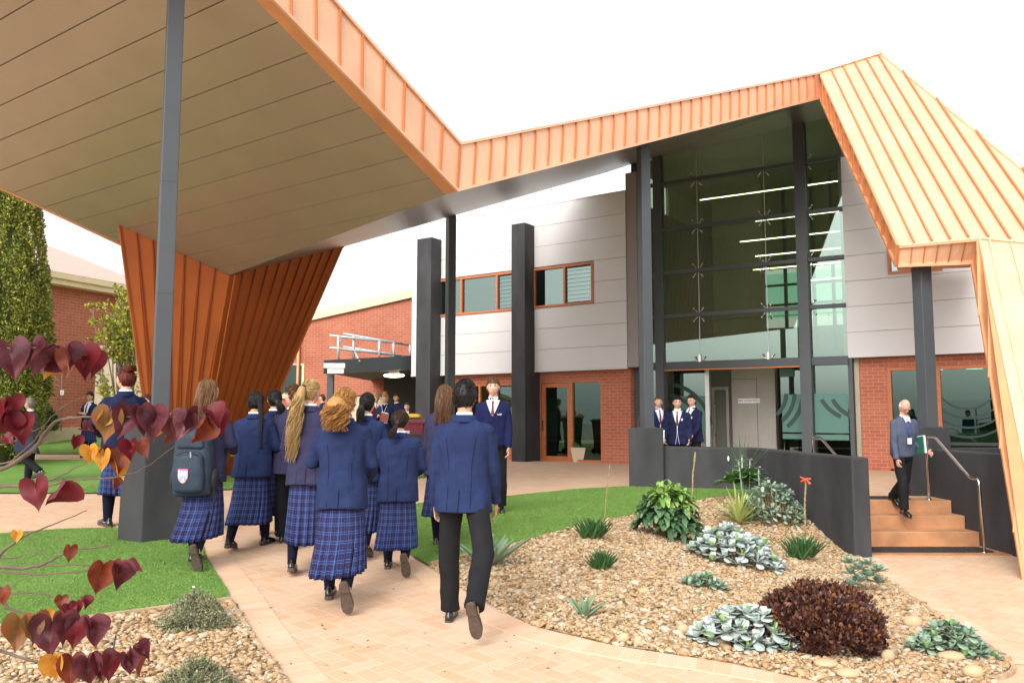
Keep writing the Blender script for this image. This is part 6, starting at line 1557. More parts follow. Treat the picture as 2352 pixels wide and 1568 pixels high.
        for key in J: h_, k_, a_, f_, u_ = J[key]; tb.capsule(h_, k_, .090, .076, 16); tb.tube([k_+(h_-k_)*.12, k_, k_.lerp(a_, .5), k_.lerp(a_, .88), k_.lerp(a_, 1.03)], [.074, .078, .073, .068, .072], 16)
        remesh(tb, .011, 'trousers', bottom, t, 3, disp=.010, dscale=9)
    # --- top wear
    hxs = 1.0 if not female else .93; jh = jacket_hem
    TR_ = [(jh, .212, .168, -.012), (jh+.08, .208, .150, -.003), (.0, .200, .140, 0), (.10, .190, .128, 0), (.20, .190, .128, .002), (.30, .198, .130, .004), (.38, .198, .122, 0), (.43, .188, .105, -.004), (.470, .155, .085, -.008), (.503, .10, .068, -.010), (.535, .068, .062, -.006)]
    if topw.startswith(('jumper', 'sweater', 'cardigan')): TR_ = [(jh+.02, .168, .125, 0), (jh+.05, .180, .134, 0), (.0, .182, .132, 0)]+TR_[3:]
    TR_ = [(z, hx*hxs, hy, yo) for z, hx, hy, yo in TR_]
    jb = MB(); jb.loft([ring_se(0, yo, z, hx, hy, 28, M=Lm) for z, hx, hy, yo in TR_])
    for sh, el, wr, fo, s_ in AR:
        shi = Lm @ Vector((s_*(sw-.04), 0, .437)); jb.capsule(shi, sh, .052, .056, 14); jb.tube([sh, sh.lerp(el, .5), el, el.lerp(wr, .5), wr+fo*.0, wr+fo*.012], [.059*bk, .061*bk, .055*bk, .050*bk, .045*bk, .044*bk], 16)
        if not topw.startswith('blazer'): jb.ball(wr-fo*.03, .052*bk, 10, 6)
    # cut-away front so the shirt shows is done with patches that stand proud
    jk = remesh(jb, vox*1.0, 'blazer' if topw.startswith('blazer') else ('cardigan' if topw.startswith('card') else 'jumper'), topw, t, 3, disp=.015, dscale=8.5)
    def fsurf(x, h, off=.0, back=False):
        for k in range(len(TR_)-1):
            if TR_[k][0] <= h <= TR_[k+1][0]:
                u = (h-TR_[k][0])/(TR_[k+1][0]-TR_[k][0]); hx = sm(TR_[k][1], TR_[k+1][1], u); hy = sm(TR_[k][2], TR_[k+1][2], u); yo = sm(TR_[k][3], TR_[k+1][3], u); break
        else: hx, hy, yo = TR_[-1][1:]
        y = hy*max(0, 1-min(1, abs(x)/hx)**2.4)**(1/2.4); y = yo+(-y-off if back else y+off)
        return Lm @ Vector((x, y, h))
    if topw.startswith('blazer'):
        cb = MB(); rr_ = [];       # turned collar round the neck
        for (z, k) in ((.492, 1.34), (.520, 1.22), (.545, 1.10), (.540, 1.03)): rr_.append([Lm @ Vector((.072*k*hxs*math.cos(a), -.008+.070*k*math.sin(a), z-.035*max(0, math.sin(a)))) for a in [2*PI*j/24 for j in range(24)]])
        cb.loft(rr_, cap=False); cb.build('collar', topw, jk)
        if abs(heading) < 60 and Y < 12:
            vb = MB(); vs2 = [fsurf(0, h, .004, True) for h in [jh+.004+.019*i for i in range(9)]]; vb.tube(vs2, [.0022]*9, 4); vb.build('back_vent', 'sock', jk)
            vb = MB()
            for s_ in (-1, 1):
                vb.tube([fsurf(s_*(.085+.03*max(0, (h-.2)/.2)), h, .0015, True) for h in [jh+.02+.05*i for i in range(11)]], [.0013]*11, 4)
            vb.build('back_seam', 'sock', jk)
    # shirt collar
    if collar:
        sb = MB(); sb.loft([[Lm @ Vector((.060*k*math.cos(a), -.008+.060*k*math.sin(a), z-.02*max(0, math.sin(a)))) for a in [2*PI*j/20 for j in range(20)]] for z, k in ((.525, 1.08), (.563, 1.0), (.566, .95), (.53, .92))], cap=False); sb.build('shirt_collar', 'shirt_white' if collar == 'self' else collar, t)
    if front:
        f_ = dict(depth=.24, width=.075, tie='tie_maroon', shirt='shirt_white', trim=None, logo=None); f_.update(front)
        sb = MB(); h0, h1 = .515-f_['depth'], .515; N_ = 8; vs2 = []
        for i in range(N_+1):
            u = i/N_; h = h0+(h1-h0)*u; w2 = f_['width']*u**.85
            for xx in (-1, -.5, 0, .5, 1): vs2.append(fsurf(xx*w2*.9, h, .012))
        sb.add(vs2, [(i*5+j, i*5+j+1, i*5+5+j+1, i*5+5+j) for i in range(N_) for j in range(4)], 0, smooth=True); sb.build('shirt', f_['shirt'], t)
        for s_ in (-1, 1):   # collar wings
            cw = MB(); a = Lm @ Vector((0.004*s_, .070, .520)); cw.add([fsurf(s_*.006, .500, .022), fsurf(s_*.050, .512, .020), Lm @ Vector((s_*.058, .03, .548)), Lm @ Vector((s_*.010, .066, .535)), fsurf(s_*.040, .455, .022)], [(0, 4, 1), (0, 1, 2, 3)]); cw.build('collar_wing', f_['shirt'], t)
        if f_['tie']:
            tb = MB(); hs = [.505, .49, .46, .36, h0+.01]; ws = [.012, .016, .012, .020, .022]; vs2 = []
            for h, w2 in zip(hs, ws): vs2 += [fsurf(-w2, h, .022), fsurf(0, h, .027), fsurf(w2, h, .022)]
            tb.add(vs2, [(i*3+j, i*3+3+j, i*3+4+j, i*3+1+j) for i in range(len(hs)-1) for j in (0, 1)]); tb.build('tie', f_['tie'], t)
        if f_['trim']:
            tb = MB()
            for s_ in (-1, 1): tb.tube([fsurf(s_*f_['width']*1.02*u**.85, h0-.004+(h1-h0)*u, .013) for u in [i/8 for i in range(9)]], [.006]*9, 5)
            if topw.startswith('blazer'):
                for s_ in (-1, 1): tb.tube([fsurf(.0+s_*.004+s_*.03*max(0, (.05-h)/.2), h, .010) for h in [h0-(h0-jh)*i/8 for i in range(9)]], [.0045]*9, 5)
            tb.build('trim', f_['trim'], jk)
        if f_['logo'] == 'crest':
            lb = MB(); q = [fsurf(-.085+dx, .33+dz, .010) for dx, dz in ((-.02, .03), (.02, .03), (.02, -.005), (0, -.03), (-.02, -.005))]; lb.add(q, [(0, 4, 3, 2, 1)]); lb.build('crest', 'badge_blue', jk)
            lb = MB(); q = [fsurf(-.085+dx, .33+dz, .012) for dx, dz in ((-.012, .02), (.012, .02), (.012, -.002), (0, -.018), (-.012, -.002))]; lb.add(q, [(0, 4, 3, 2, 1)]); lb.build('crest', 'piping_white', jk)
        elif f_['logo']:
            p_ = fsurf(-.088, .33, .014); text_mesh('lettering', f_['logo'], .034, 'piping_white', jk, Matrix.Translation(p_) @ Lm.to_3x3().to_4x4() @ Matrix.Rotation(PI, 4, 'Z') @ Matrix.Rotation(PI/2, 4, 'X'))
    # --- hair
    kind, hm = hair[0], hair[1]; ho = hair[2] if len(hair) > 2 else {}
    hb_ = MB(); C = lambda th, ph, o: HT @ head_pt(th, ph, o, False)
    down = Vector((0, 0, -1)); bk_ = (HT.to_3x3() @ Vector((0, -1, 0))).normalized()
    def scalp(k=None):
        for _ in range(60):
            th = PI*rs.uniform(.32, .97); ph = rs.uniform(-PI, PI); p = head_pt(th, ph, 0, False)
            if hairline('full')(p): return th, ph, p
        return PI*.9, PI, head_pt(PI*.9, PI, 0, False)
    if kind == 'bald':
        hair_cap(hb_, HT, 'bald', .004, bump=.002)
    elif kind == 'short':
        hair_cap(hb_, HT, 'full' if ho.get('fringe') is None else 'fringe', .014, bump=.010, seed=px)
        for _ in range(ho.get('n', 420)):
            th, ph, p = scalp(); a = C(th, ph, .008); nn = (C(th, ph, .03)-a).normalized(); dr = (nn*.55+Vector((rs.uniform(-.5, .5), rs.uniform(-.5, .5), -.35 if p.z < .05 else .1))).normalized()
            strand(hb_, [a, a+dr*.014, a+dr*.020+down*.006], .0042, .0012)
    elif kind == 'curly':
        hair_cap(hb_, HT, 'full', .022, bump=.018, seed=px)
        for _ in range(330):
            th, ph, p = scalp(); a = C(th, ph, .014); nn = (C(th, ph, .04)-a).normalized(); q = rs.uniform(0, 6); s1_ = nn.cross(Vector((0, 0, 1))).normalized(); s2_ = nn.cross(s1_)
            strand(hb_, [a+nn*(.020*(k/6))+s1_*math.cos(q+k*1.1)*.011+s2_*math.sin(q+k*1.1)*.011 for k in range(8)], .0042, .003)
    else:
        hair_cap(hb_, HT, 'full', .013, bump=.004, seed=px)
    L_ = ho.get('len', .4); spread = ho.get('spread', .05)
    if kind == 'long':
        root = HT @ Vector((0, -.03, .10))
        for k in range(ho.get('n', 260)):
            ph = PI+rs.uniform(-1.45, 1.45); side_ = math.sin(ph); p1 = C(PI*.93, ph*.5+PI*.5, .014); p2 = C(PI*.72, ph, .018+rs.uniform(0, .012)); p3 = C(PI*.5, ph, .020+rs.uniform(0, .015)); q = p3
            hang = L_*rs.uniform(.75, 1.05); wv = rs.uniform(0, 6); pts = [p1, p2, p3]; d0 = Vector((-side_*.25, -.18, -1)).normalized(); wd = ho.get('wave', .006)
            for i in range(1, 8):
                u = i/7; c = p3+Vector((p3.x*(spread*4)*u*.3 + math.sin(wv+u*6)*wd, -.03*math.sin(min(1, u*2)*PI/2)-.045*u, -hang*u)); c.x *= 1-.15*u if spread < .04 else 1; pts.append(c)
            strand(hb_, pts, .0048, .0016)
    if kind in ('pony', 'wavypony', 'curlypony'):
        tz = ho.get('h', .03); tie = HT @ Vector((0, -.112, tz)); tie2 = tie+bk_*.018
        tb = MB(); tb.ball(tie+bk_*.008, (.024, .018, .022), 10, 6); tb.build('hair_tie', ho.get('tie', 'sock'), t)
        for k in range(150):     # scalp strands gathered to the tie
            th, ph, p = scalp(); a = C(th, ph, .013); m_ = C((th+PI*.55)/2, ph+(PI*(1 if math.sin(ph) > 0 or ph > 0 else -1)-ph)*.45, .019); strand(hb_, [a, a.lerp(m_, .5)+(a-HT.translation).normalized()*.004, m_, tie], .0035, .003)
        n = ho.get('n', 200); W_ = ho.get('w', .045); amp = {'pony': .004, 'wavypony': .012, 'curlypony': .026}[kind]; frq = {'pony': 4, 'wavypony': 17, 'curlypony': 30}[kind]
        for k in range(n):
            a = rs.uniform(0, 2*PI); r = math.sqrt(rs.random()); hang = L_*rs.uniform(.6, 1.05); wv = rs.uniform(0, 6); pts = [tie]; NN = 14 if amp > .01 else 8; lx = ho.get('lx', 0.)
            for i in range(1, NN+1):
                u = i/NN; ww = W_*(math.sin(min(1, u*2.2)*PI/2)*(1-.35*max(0, u-.5)))
                c = tie+bk_*(.045*math.sin(min(1, u*3)*PI/2))+Vector((math.cos(a)*r*ww+lx*u, math.sin(a)*r*ww*.6-.025*u-.02, -hang*u+.02*math.sin(min(1, u*4)*PI)))
                c += Vector((math.sin(wv+u*frq*L_*1.6), math.cos(wv+u*frq*L_*1.6), 0))*amp*min(1, u*3); pts.append(c)
            strand(hb_, pts, .0043, .0015)
        cm = MB(); cp = [tie+bk_*.02, tie+bk_*.045+down*L_*.12, tie+bk_*.05+down*L_*.4+Vector((lx*.4, 0, 0)), tie+bk_*.05+down*L_*.72+Vector((lx*.72, 0, 0))]; hb_.tube(crom(cp, 4), [W_*.45+W_*.3*math.sin(PI*i/12) for i in range(13)], 10)
    if kind == 'curlypony':
        for k in range(170):   # loose frizz round the head
            th, ph, p = scalp(); a = C(th, ph, .012); nn = (C(th, ph, .04)-a).normalized(); q = rs.uniform(0, 6); s1_ = nn.cross(Vector((0, 0, 1))).normalized()
            strand(hb_, [a+nn*(.008+.012*k2/6)+down*(.05*k2/6)+bk_*.02*(k2/6)+s1_*math.sin(q+k2*1.2)*.010 for k2 in range(7)], .0035, .0015)
    if kind == 'braid':
        for k in range(150):
            th, ph, p = scalp(); a = C(th, ph, .013); tgt = HT @ Vector((ho.get('x', .02), -.10, -.03)); m_ = C((th+PI*.5)/2, ph+(PI*(1 if ph > 0 else -1)-ph)*.5, .018); strand(hb_, [a, m_, tgt], .004, .003)
        a0 = HT @ Vector((ho.get('x', .02), -.118, .07)); M_ = 90
        for s3 in range(3):
            pts = []
            for i in range(M_+1):
                u = i/M_; zz = u*(L_+.12); hug = -.010 if u < .15 else .0
                c = a0+Vector((.012*math.sin(u*5)+ho.get('x', .02)*u*1.2, -.012-.075*sst(u*3)*0-.02*u, -zz)); ph = u*2*PI*9+s3*2*PI/3
                pts.append(c+Vector((math.sin(ph)*.017*(1-.45*u), math.sin(2*ph)*.009, 0)))
            hb_.tube(pts, [.0165*(1-.5*i/M_) for i in range(M_+1)], 7)
        for k in range(30): e = pts[-1]; strand(hb_, [e, e+Vector((rs.uniform(-.008, .008), rs.uniform(-.008, .008), -.04)), e+Vector((rs.uniform(-.006, .006), 0, -.08))], .003, .001)
        tb = MB(); tb.ball(pts[-1], .011, 8, 5); tb.build('hair_tie', 'badge_red', t)
    if kind == 'bun':
        bc = HT @ Vector((0, -.05+ho.get('y', 0), .125)); hb_.ball(bc, (.052, .05, .038), 12, 8)
        for k in range(60): a = rs.uniform(0, 6.3); b_ = rs.uniform(-1, 1); strand(hb_, [bc+Vector((math.cos(a+i*.5)*.052, math.sin(a+i*.5)*.05, b_*.02+.012*math.sin(a*3+i))) for i in range(6)], .006, .004)
        for k in range(140): th, ph, p = scalp(); strand(hb_, [C(th, ph, .013), C(min(PI*.93, th+.5), ph, .017), bc], .004, .003)
    hb_.build('hair', hm, t)
    if ho.get('glasses'):
        gb = MB()
        for s_ in (-1, 1):
            c = Vector((s_*.030, .094, .014)); gb.tube([HT @ (c+Vector((.021*math.cos(a), -abs(.008*math.cos(a)) if True else 0, .016*math.sin(a)))) for a in [2*PI*i/14 for i in range(15)]], .002, 5)
            gb.tube([HT @ Vector((s_*.050, .086, .018)), HT @ Vector((s_*.077, .04, .016)), HT @ Vector((s_*.078, -.005, .012))], .002, 5)
        gb.tube([HT @ Vector((-.009, .095, .016)), HT @ Vector((.009, .095, .016))], .002, 5); gb.build('glasses', 'wire', t)
    # kit handed to extras
    t_info = dict(t=t, Lm=Lm, AR=AR, HT=HT, fsurf=fsurf, S=S, TR=TR_, J=J)
    return t, t_info

def heldobj(info, fn, name, label, cat, mats):
    """a separate top-level thing built in the figure's own frame, then placed beside it"""
    mb = MB(); fn(mb, info); t = info['t']; M = Matrix.Translation(t.location) @ Matrix.Rotation(t.rotation_euler.z, 4, 'Z') @ Matrix.Diagonal((t.scale.x, t.scale.y, t.scale.z, 1))
    o = mb.build(name, mats); o.data.transform(M); return tag(o, label, cat)
WR = dict(L=(14, 4, 0), Rr=(-20, 22, -70))      # right foot trailing, sole showing
WL = dict(L=(-20, 22, -70), Rr=(14, 4, 0))
WRb = dict(L=(6, 2, 0), Rr=(-8, 62, -78))       # right heel lifted high
CARRY = ((10, 16, 78, 25), (10, 16, 78, 25)); HANG = ((4, 7, 14, 3), (-2, 7, 12, 3))
GRP = 'students walking away along the brick path'
# the group on the path
p1, i1 = person('boy in navy blazer and black trousers striding away at the right of the group', 1066, 870, 6.15, -10, False, dict(L=(8, 2, 0, 5), Rr=(-24, 20, -66, 14)), ((-4, 9, 16, 2), (6, 8, 16, 4)), 3, (0, -2, 0), 'blazer_navy', 'black_cloth', 'skin_mid', ('short', 'hair_black', dict(n=500)), vox=.0085, group=GRP, jacket_hem=-.14, wide=.98)
p2, i2 = person('girl with curly ginger blonde ponytail in blazer and plaid skirt, centre of the group', 790, 888, 6.75, 2, True, dict(L=(8, 2, 0), Rr=(-12, 26, -72)), ((8, 20, 80, 30), (0, 14, 60, 20)), 4, (-14, 2, 0), 'blazer_navy', 'skirt', 'skin_fair', ('curlypony', 'hair_ginger', dict(len=.25, w=.10, h=.02, n=260)), group=GRP, hem=.265, jacket_hem=-.20, wide=1.10)
p3, i3 = person('short girl with low dark ponytail between the curly haired girl and the boy in trousers', 918, 940, 7.8, 2, True, dict(L=(6, 2, 0), Rr=(-10, 30, -72)), ((6, 18, 70, 25), (2, 16, 70, 25)), 5, (-6, -4, 4), 'blazer_navy', 'skirt', 'skin_fair', ('pony', 'hair_dark', dict(len=.16, w=.032, h=-.055, n=90, lx=-.05)), group=GRP, hem=.265, jacket_hem=-.21, wide=1.16)
p4, i4 = person('girl with very long wavy blonde ponytail in faded blazer and plaid skirt', 712, 868, 7.75, 5, True, dict(L=(-8, 8, -12), Rr=(14, 6, 0)), CARRY, 4, (-28, 0, 0), 'blazer_faded', 'skirt', 'skin_fair', ('wavypony', 'hair_blonde', dict(len=.66, w=.062, h=.045, n=380, lx=-.07)), group=GRP, hem=.265, jacket_hem=-.18, wide=1.0)
p5, i5 = person('girl with long straight brown hair carrying a navy backpack with a crest', 476, 868, 8.0, -2, True, dict(L=(4, 2, 0), Rr=(-12, 26, -70)), ((2, 12, 60, 18), (6, 16, 70, 22)), 3, (-18, 2, -4), 'blazer_faded', 'skirt', 'skin_fair', ('long', 'hair_ltbrown', dict(len=.36, n=400, spread=.03)), group=GRP, hem=.265, jacket_hem=-.18, wide=1.02)
p6, i6 = person('girl with thick black French braid in blazer behind the backpack girl', 584, 897, 8.75, -4, True, dict(L=(-10, 16, -14), Rr=(10, 2, 0)), CARRY, 3, (14, 0, 0), 'blazer_navy', 'skirt', 'skin_mid', ('braid', 'hair_black', dict(len=.46, x=.045)), group=GRP, hem=.27, jacket_hem=-.16, wide=1.12)
p7, i7 = person('girl with straight black ponytail half hidden beside the braided girl', 630, 893, 9.3, 12, True, dict(L=(8, 2, 0), Rr=(-12, 20, -20)), CARRY, 2, (16, 0, 0), 'blazer_deep', 'skirt', 'skin_mid', ('pony', 'hair_black', dict(len=.26, w=.045, h=.0, n=150, lx=.10)), group=GRP, hem=.27)
p8, i8 = person('boy with curly brown hair glancing left in the middle of the group', 672, 886, 8.9, 4, False, dict(L=(8, 2, 0), Rr=(-12, 20, -20)), HANG, 3, (68, 4, 0), 'blazer_faded', 'black_cloth', 'skin_fair', ('curly', 'hair_brown'), group=GRP)
p9, i9 = person('girl with smooth black hair mostly hidden behind the curly haired girl', 842, 900, 8.4, -6, True, dict(L=(8, 2, 0), Rr=(-10, 20, -30)), CARRY, 3, (-10, 0, 0), 'blazer_navy', 'skirt', 'skin_mid', ('pony', 'hair_black', dict(len=.20, w=.05, h=-.02, n=130)), group=GRP, hem=.27)
p10, i10 = person('girl with long brown hair on the grass, mostly hidden by the boy in trousers', 1018, 882, 8.7, -12, True, dict(L=(10, 2, 0), Rr=(-10, 20, -10)), HANG, 2, (40, 0, 0), 'blazer_faded', 'skirt', 'skin_fair', ('long', 'hair_brown', dict(len=.30, n=220, spread=.02)), group=GRP, hem=.36)
p17, i17 = person('student with dark red hair in a bun standing behind the charcoal post block', 287, 845, 9.9, 40, True, dict(L=(4, 2, 0), Rr=(-4, 2, 0)), ((-8, 30, 70, 40), (0, 12, 40, 10)), 0, (20, 0, 0), 'blazer_deep', 'skirt', 'skin_fair', ('bun', 'hair_red', dict(y=-.02)), hem=.34, jacket_hem=-.18, wide=1.15)
# facing boy in jumper
p11, i11 = person('tall boy in navy V neck jumper with maroon tie walking towards the camera', 1133, 866, 10.75, 178, False, dict(L=(-10, 6, -10), Rr=(10, 2, 5)), ((4, 6, 14, 2), (0, 8, 12, 2)), 1, (0, -2, 0), 'jumper_navy', 'black_cloth', 'skin_fair', ('short', 'hair_brown', dict(n=520, fringe=1)), vox=.008, front=dict(depth=.20, width=.085, trim='piping_white', logo='NBP'), jacket_hem=-.09, wide=.98)
# old man on the steps
p12, i12 = person('bald older man in blue grey sweater and lanyard walking down the tan steps', 2068, 918, 12.0, 190, False, dict(L=(-14, 34, -30), Rr=(16, 14, -14)), ((-2, 5, 62, -6), (2, 4, 14, 0)), 9, (-6, -40, 0), 'sweater_blue', 'black_cloth', 'skin_old', ('bald', 'hair_white', dict(glasses=1)), vox=.008, front=dict(depth=.045, width=.05, tie=None, shirt='shirt_pink'), ground=-.165, jacket_hem=-.08, wide=.98, collar='shirt_pink')
mb = MB(); fs_ = i12['fsurf']
for s_ in (-1, 1): mb.tube([i12['Lm'] @ Vector((s_*.066, -.01, .545)), fs_(s_*.062, .47, .012), fs_(s_*.03, .34, .014), fs_(0, .24, .02)], .0045, 5)
lan = mb.build('lanyard', 'lanyard', p12); mb = MB(); c = fs_(0, .19, .028); mb.box(c.x-.034, c.x+.034, c.y-.003, c.y+.003, c.z-.045, c.z+.045); mb.build('id_card', 'paper', lan)
def folder(mb, inf):
    sh, el, wr, fo, s_ = inf['AR'][0]; c = (el+wr)/2+Vector((.045, .03, .02)); mb.obox(c, (.008, .0, 0), (0, .085, .01), (0, -.01, .125), 0); mb.obox(c+Vector((-.020, .008, .01)), (.011, 0, 0), (0, .09, .01), (0, -.01, .13), 1)
heldobj(i12, folder, 'document_folder', 'green folder with white papers held under the bald man’s arm'.replace('’', "'"), 'folder', ['folder_green', 'paper'])
# students at the entrance (blazers with white piping)
FR = dict(depth=.30, width=.085, trim='piping_white', logo='crest'); GE = 'students standing by the glass entrance'
_, i13 = person('smiling fair haired boy in piped blazer beside the entrance post', 1512, 909, 17.0, 186, False, None, ((2, 8, 20, 6), (6, 14, 40, 20)), 1, (-8, 0, -5), 'blazer_deep', 'black_cloth', 'skin_fair', ('short', 'hair_brown'), front=FR, group=GE, ground=0, wide=1.02)
_, i14 = person('boy with glasses in piped blazer and vest holding a laptop at the entrance', 1556, 910, 16.0, 165, False, None, ((0, 8, 30, 4), (4, 10, 30, 4)), 0, (12, 0, 0), 'blazer_deep', 'black_cloth', 'skin_fair', ('short', 'hair_black', dict(glasses=1)), front=FR, group=GE, ground=0, wide=1.1)
_, i15 = person('dark haired boy in piped blazer half hidden at the right of the entrance trio', 1591, 906, 16.9, 128, False, None, ((14, 6, 30, 4), (-10, 6, 14, 4)), 2, (10, -4, 3), 'blazer_deep', 'black_cloth', 'skin_fair', ('short', 'hair_dark', dict(glasses=1)), front=FR, group=GE, ground=0, wide=1.05)
_, i16 = person('girl in maroon jumper nearly hidden behind the entrance post', 1488, 922, 17.4, 160, True, None, HANG, 0, (-20, 0, 0), 'jumper_maroon', 'black_cloth', 'skin_fair', ('long', 'hair_black', dict(len=.2, n=120)), group=GE, ground=0)
def laptop(mb, inf): sh, el, wr, fo, s_ = inf['AR'][1]; mb.obox(wr+Vector((.02, .03, .03)), (.012, 0, 0), (0, .05, .015), (0, -.03, .13))
heldobj(i14, laptop, 'laptop', 'closed silver laptop held at the side of the boy with glasses at the entrance', 'laptop', ['alu'])
def phone(mb, inf): sh, el, wr, fo, s_ = inf['AR'][0]; mb.obox(wr+fo*.1, (.02, 0, .03), (0, .006, 0), (-.03, 0, .05))
heldobj(i14, phone, 'mobile_phone', 'small dark phone in the hand of the boy with glasses at the entrance', 'phone', ['phone'])
# left background
p18, i18 = person('girl with glasses, tie and open navy blazer facing the camera on the far left path', 206, 900, 20.6, 170, True, None, ((8, 10, 95, 28), (8, 10, 95, 28)), 0, (-8, 0, 0), 'blazer_navy', 'skirt', 'skin_fair', ('short', 'hair_dark', dict(glasses=1, fringe=1)), front=dict(depth=.46, width=.10), hem=.42, wide=1.05)
p19, i19 = person('older woman in grey cardigan and black trousers walking left with papers', 72, 913, 15.8, 82, True, dict(L=(4, 58, -30), Rr=(6, 2, 0)), ((8, 10, 85, 12), (4, 12, 20, 4)), 3, (0, 4, 0), 'cardigan_grey', 'black_cloth', 'skin_mid', ('short', 'hair_grey', dict(n=500)), jacket_hem=-.10, wide=1.08, collar='shirt_white')
def tote(mb, inf):
    sh, el, wr, fo, s_ = inf['AR'][0]; c = Vector((-.26, -.15, .80)); mb.poly_prism([c+Vector((0, -.17, .13)), c+Vector((0, .17, .16)), c+Vector((0, .22, -.16)), c+Vector((0, -.28, -.19))], (-.07, 0, 0))
    mb.tube([c+Vector((-.03, -.07, .13)), c+Vector((-.01, -.05, .27)), c+Vector((-.01, .05, .27)), c+Vector((-.03, .08, .14))], .009, 6)
heldobj(i19, tote, 'tote_bag', "navy tote bag hanging from the older woman's arm", 'bag', ['tote_navy'])
def papers(mb, inf): sh, el, wr, fo, s_ = inf['AR'][0]; c = wr+Vector((.06, .02, .03)); mb.obox(c, (.11, -.03, 0), (.02, .10, .05), (0, -.004, .010))
heldobj(i19, papers, 'papers', "stack of papers in the older woman's hands", 'papers', ['paper'])
_, i20 = person('person glimpsed right behind the near steel post', 337, 905, 14.5, 150, True, None, HANG, 0, (0, 0, 0), 'cardigan_grey', 'black_cloth', 'skin_fair', ('short', 'hair_brown'), vox=.016)
# under the shelter
GS = 'students under the dark shelter'
_, a21 = person('student with bowed fair hair in maroon jumper and tie under the shelter', 862, 902, 21.6, 205, True, None, ((8, 8, 80, 30), (8, 8, 70, 30)), 3, (0, -22, 0), 'jumper_maroon', 'skirt', 'skin_fair', ('short', 'hair_blonde'), vox=.016, front=dict(depth=.12, width=.06, tie='ink'), group=GS, hem=.4)
_, a22 = person('ginger student with top bun holding books under the shelter', 885, 903, 21.2, 172, True, None, ((8, 8, 80, 30), (12, 8, 96, 25)), 3, (8, -16, 0), 'blazer_navy', 'skirt', 'skin_fair', ('bun', 'hair_ginger'), vox=.016, front=dict(depth=.2, width=.06, shirt='sock', tie=None, trim='piping_white'), group=GS, hem=.4)
def books(mb, inf): sh, el, wr, fo, s_ = inf['AR'][0]; c = wr+Vector((.0, .05, .08)); mb.obox(c, (.08, .01, .02), (0, .035, 0), (-.02, 0, .12), 0); mb.obox(c+Vector((0, .045, 0)), (.08, .01, .02), (0, .010, 0), (-.02, 0, .10), 1)
heldobj(a22, books, 'books', 'red and cream books hugged by the ginger student', 'books', ['paper', 'skin_book'])
_, a23 = person('dark silhouetted student at the back of the shelter', 910, 903, 27.0, 170, False, None, HANG, 0, (0, 0, 0), 'blazer_deep', 'black_cloth', 'skin_mid', ('short', 'hair_black'), vox=.018, group=GS)
_, a24 = person('small dark haired girl in vest facing forward beside the left pillar', 935, 924, 23.0, 178, True, None, HANG, 0, (0, 0, 0), 'jumper_navy', 'skirt', 'skin_fair', ('pony', 'hair_dark', dict(len=.1, n=50)), vox=.016, front=dict(depth=.22, width=.07), group=GS, hem=.4)
_, a25 = person('distant student in blue blazer seen past the blonde ponytail', 740, 905, 26.0, 100, False, None, ((20, 8, 90, 10), (20, 8, 90, 10)), 0, (0, 0, 0), 'blazer_navy', 'black_cloth', 'skin_fair', ('short', 'hair_brown'), vox=.018, group=GS)
# ------------------------------------------------------------------ backpack
t5, L5 = p5, i5['Lm']
M5 = Matrix.Translation(t5.location) @ Matrix.Rotation(t5.rotation_euler.z, 4, 'Z') @ Matrix.Diagonal((t5.scale.x, t5.scale.y, t5.scale.z, 1)) @ L5 @ rotx(4) @ Matrix.Translation((0, .02, -.03)) @ Matrix.Diagonal((1.12, 1.0, 1.28, 1)) @ Matrix.Translation((0, 0, -.03))
BP = thing('backpack', 'navy school backpack with shield crest worn by the long haired girl', 'backpack', tuple(M5 @ Vector((-.02, -.28, -.15))))
def bbuild(mb, name, m, par, rm=None, disp=.0):
    if rm: me = remesh(mb, rm, name, m, False, 3, disp=disp, dscale=9)
    else:
        o = mb.build(name, m); me = o.data; bpy.data.objects.remove(o)
    me.transform(M5); o = link(name, me, par); return o
bx = -.02; mb = MB(); mb.loft([ring_se(bx, -.22, z, hx, hy, 28, 3.2) for z, hx, hy in ((-.175, .12, .06), (-.155, .155, .095), (-.02, .165, .11), (.12, .155, .10), (.24, .14, .085), (.33, .115, .06), (.375, .07, .03))]); bbuild(mb, 'main_bag', 'bag_navy', BP, .011, .008)
mb = MB(); mb.loft([ring_se(bx-.005, -.315, z, hx, hy, 24, 3) for z, hx, hy in ((-.145, .10, .03), (-.125, .128, .055), (.0, .130, .065), (.11, .12, .055), (.145, .09, .03))]); pk = bbuild(mb, 'front_pocket', 'bag_navy', BP, .010, .007)
mb = MB(); mb.loft([ring_se(bx, -.300, z, hx, hy, 24, 3) for z, hx, hy in ((.165, .09, .02), (.18, .115, .036), (.25, .105, .036), (.30, .08, .02))]); bbuild(mb, 'top_pocket', 'bag_navy', BP, .010, .006)
for s_ in (-1, 1): mb = MB(); mb.ball((bx+s_*.165, -.20, -.06), (.035, .06, .085), 12, 8); bbuild(mb, 'side_pocket', 'bag_black', BP)
mb = MB(); mb.tube([(bx-.09, -.372, .125), (bx, -.382, .152), (bx+.09, -.372, .125)], .004, 5); mb.tube([(bx-.10, -.322, .30), (bx, -.342, .325), (bx+.10, -.322, .30)], .004, 5); bbuild(mb, 'zip', 'bag_black', BP)
mb = MB(); mb.bar((bx+.03, -.384, .15), (bx+.035, -.388, .11), .010, .004); bbuild(mb, 'zip_pull', 'steel', BP)
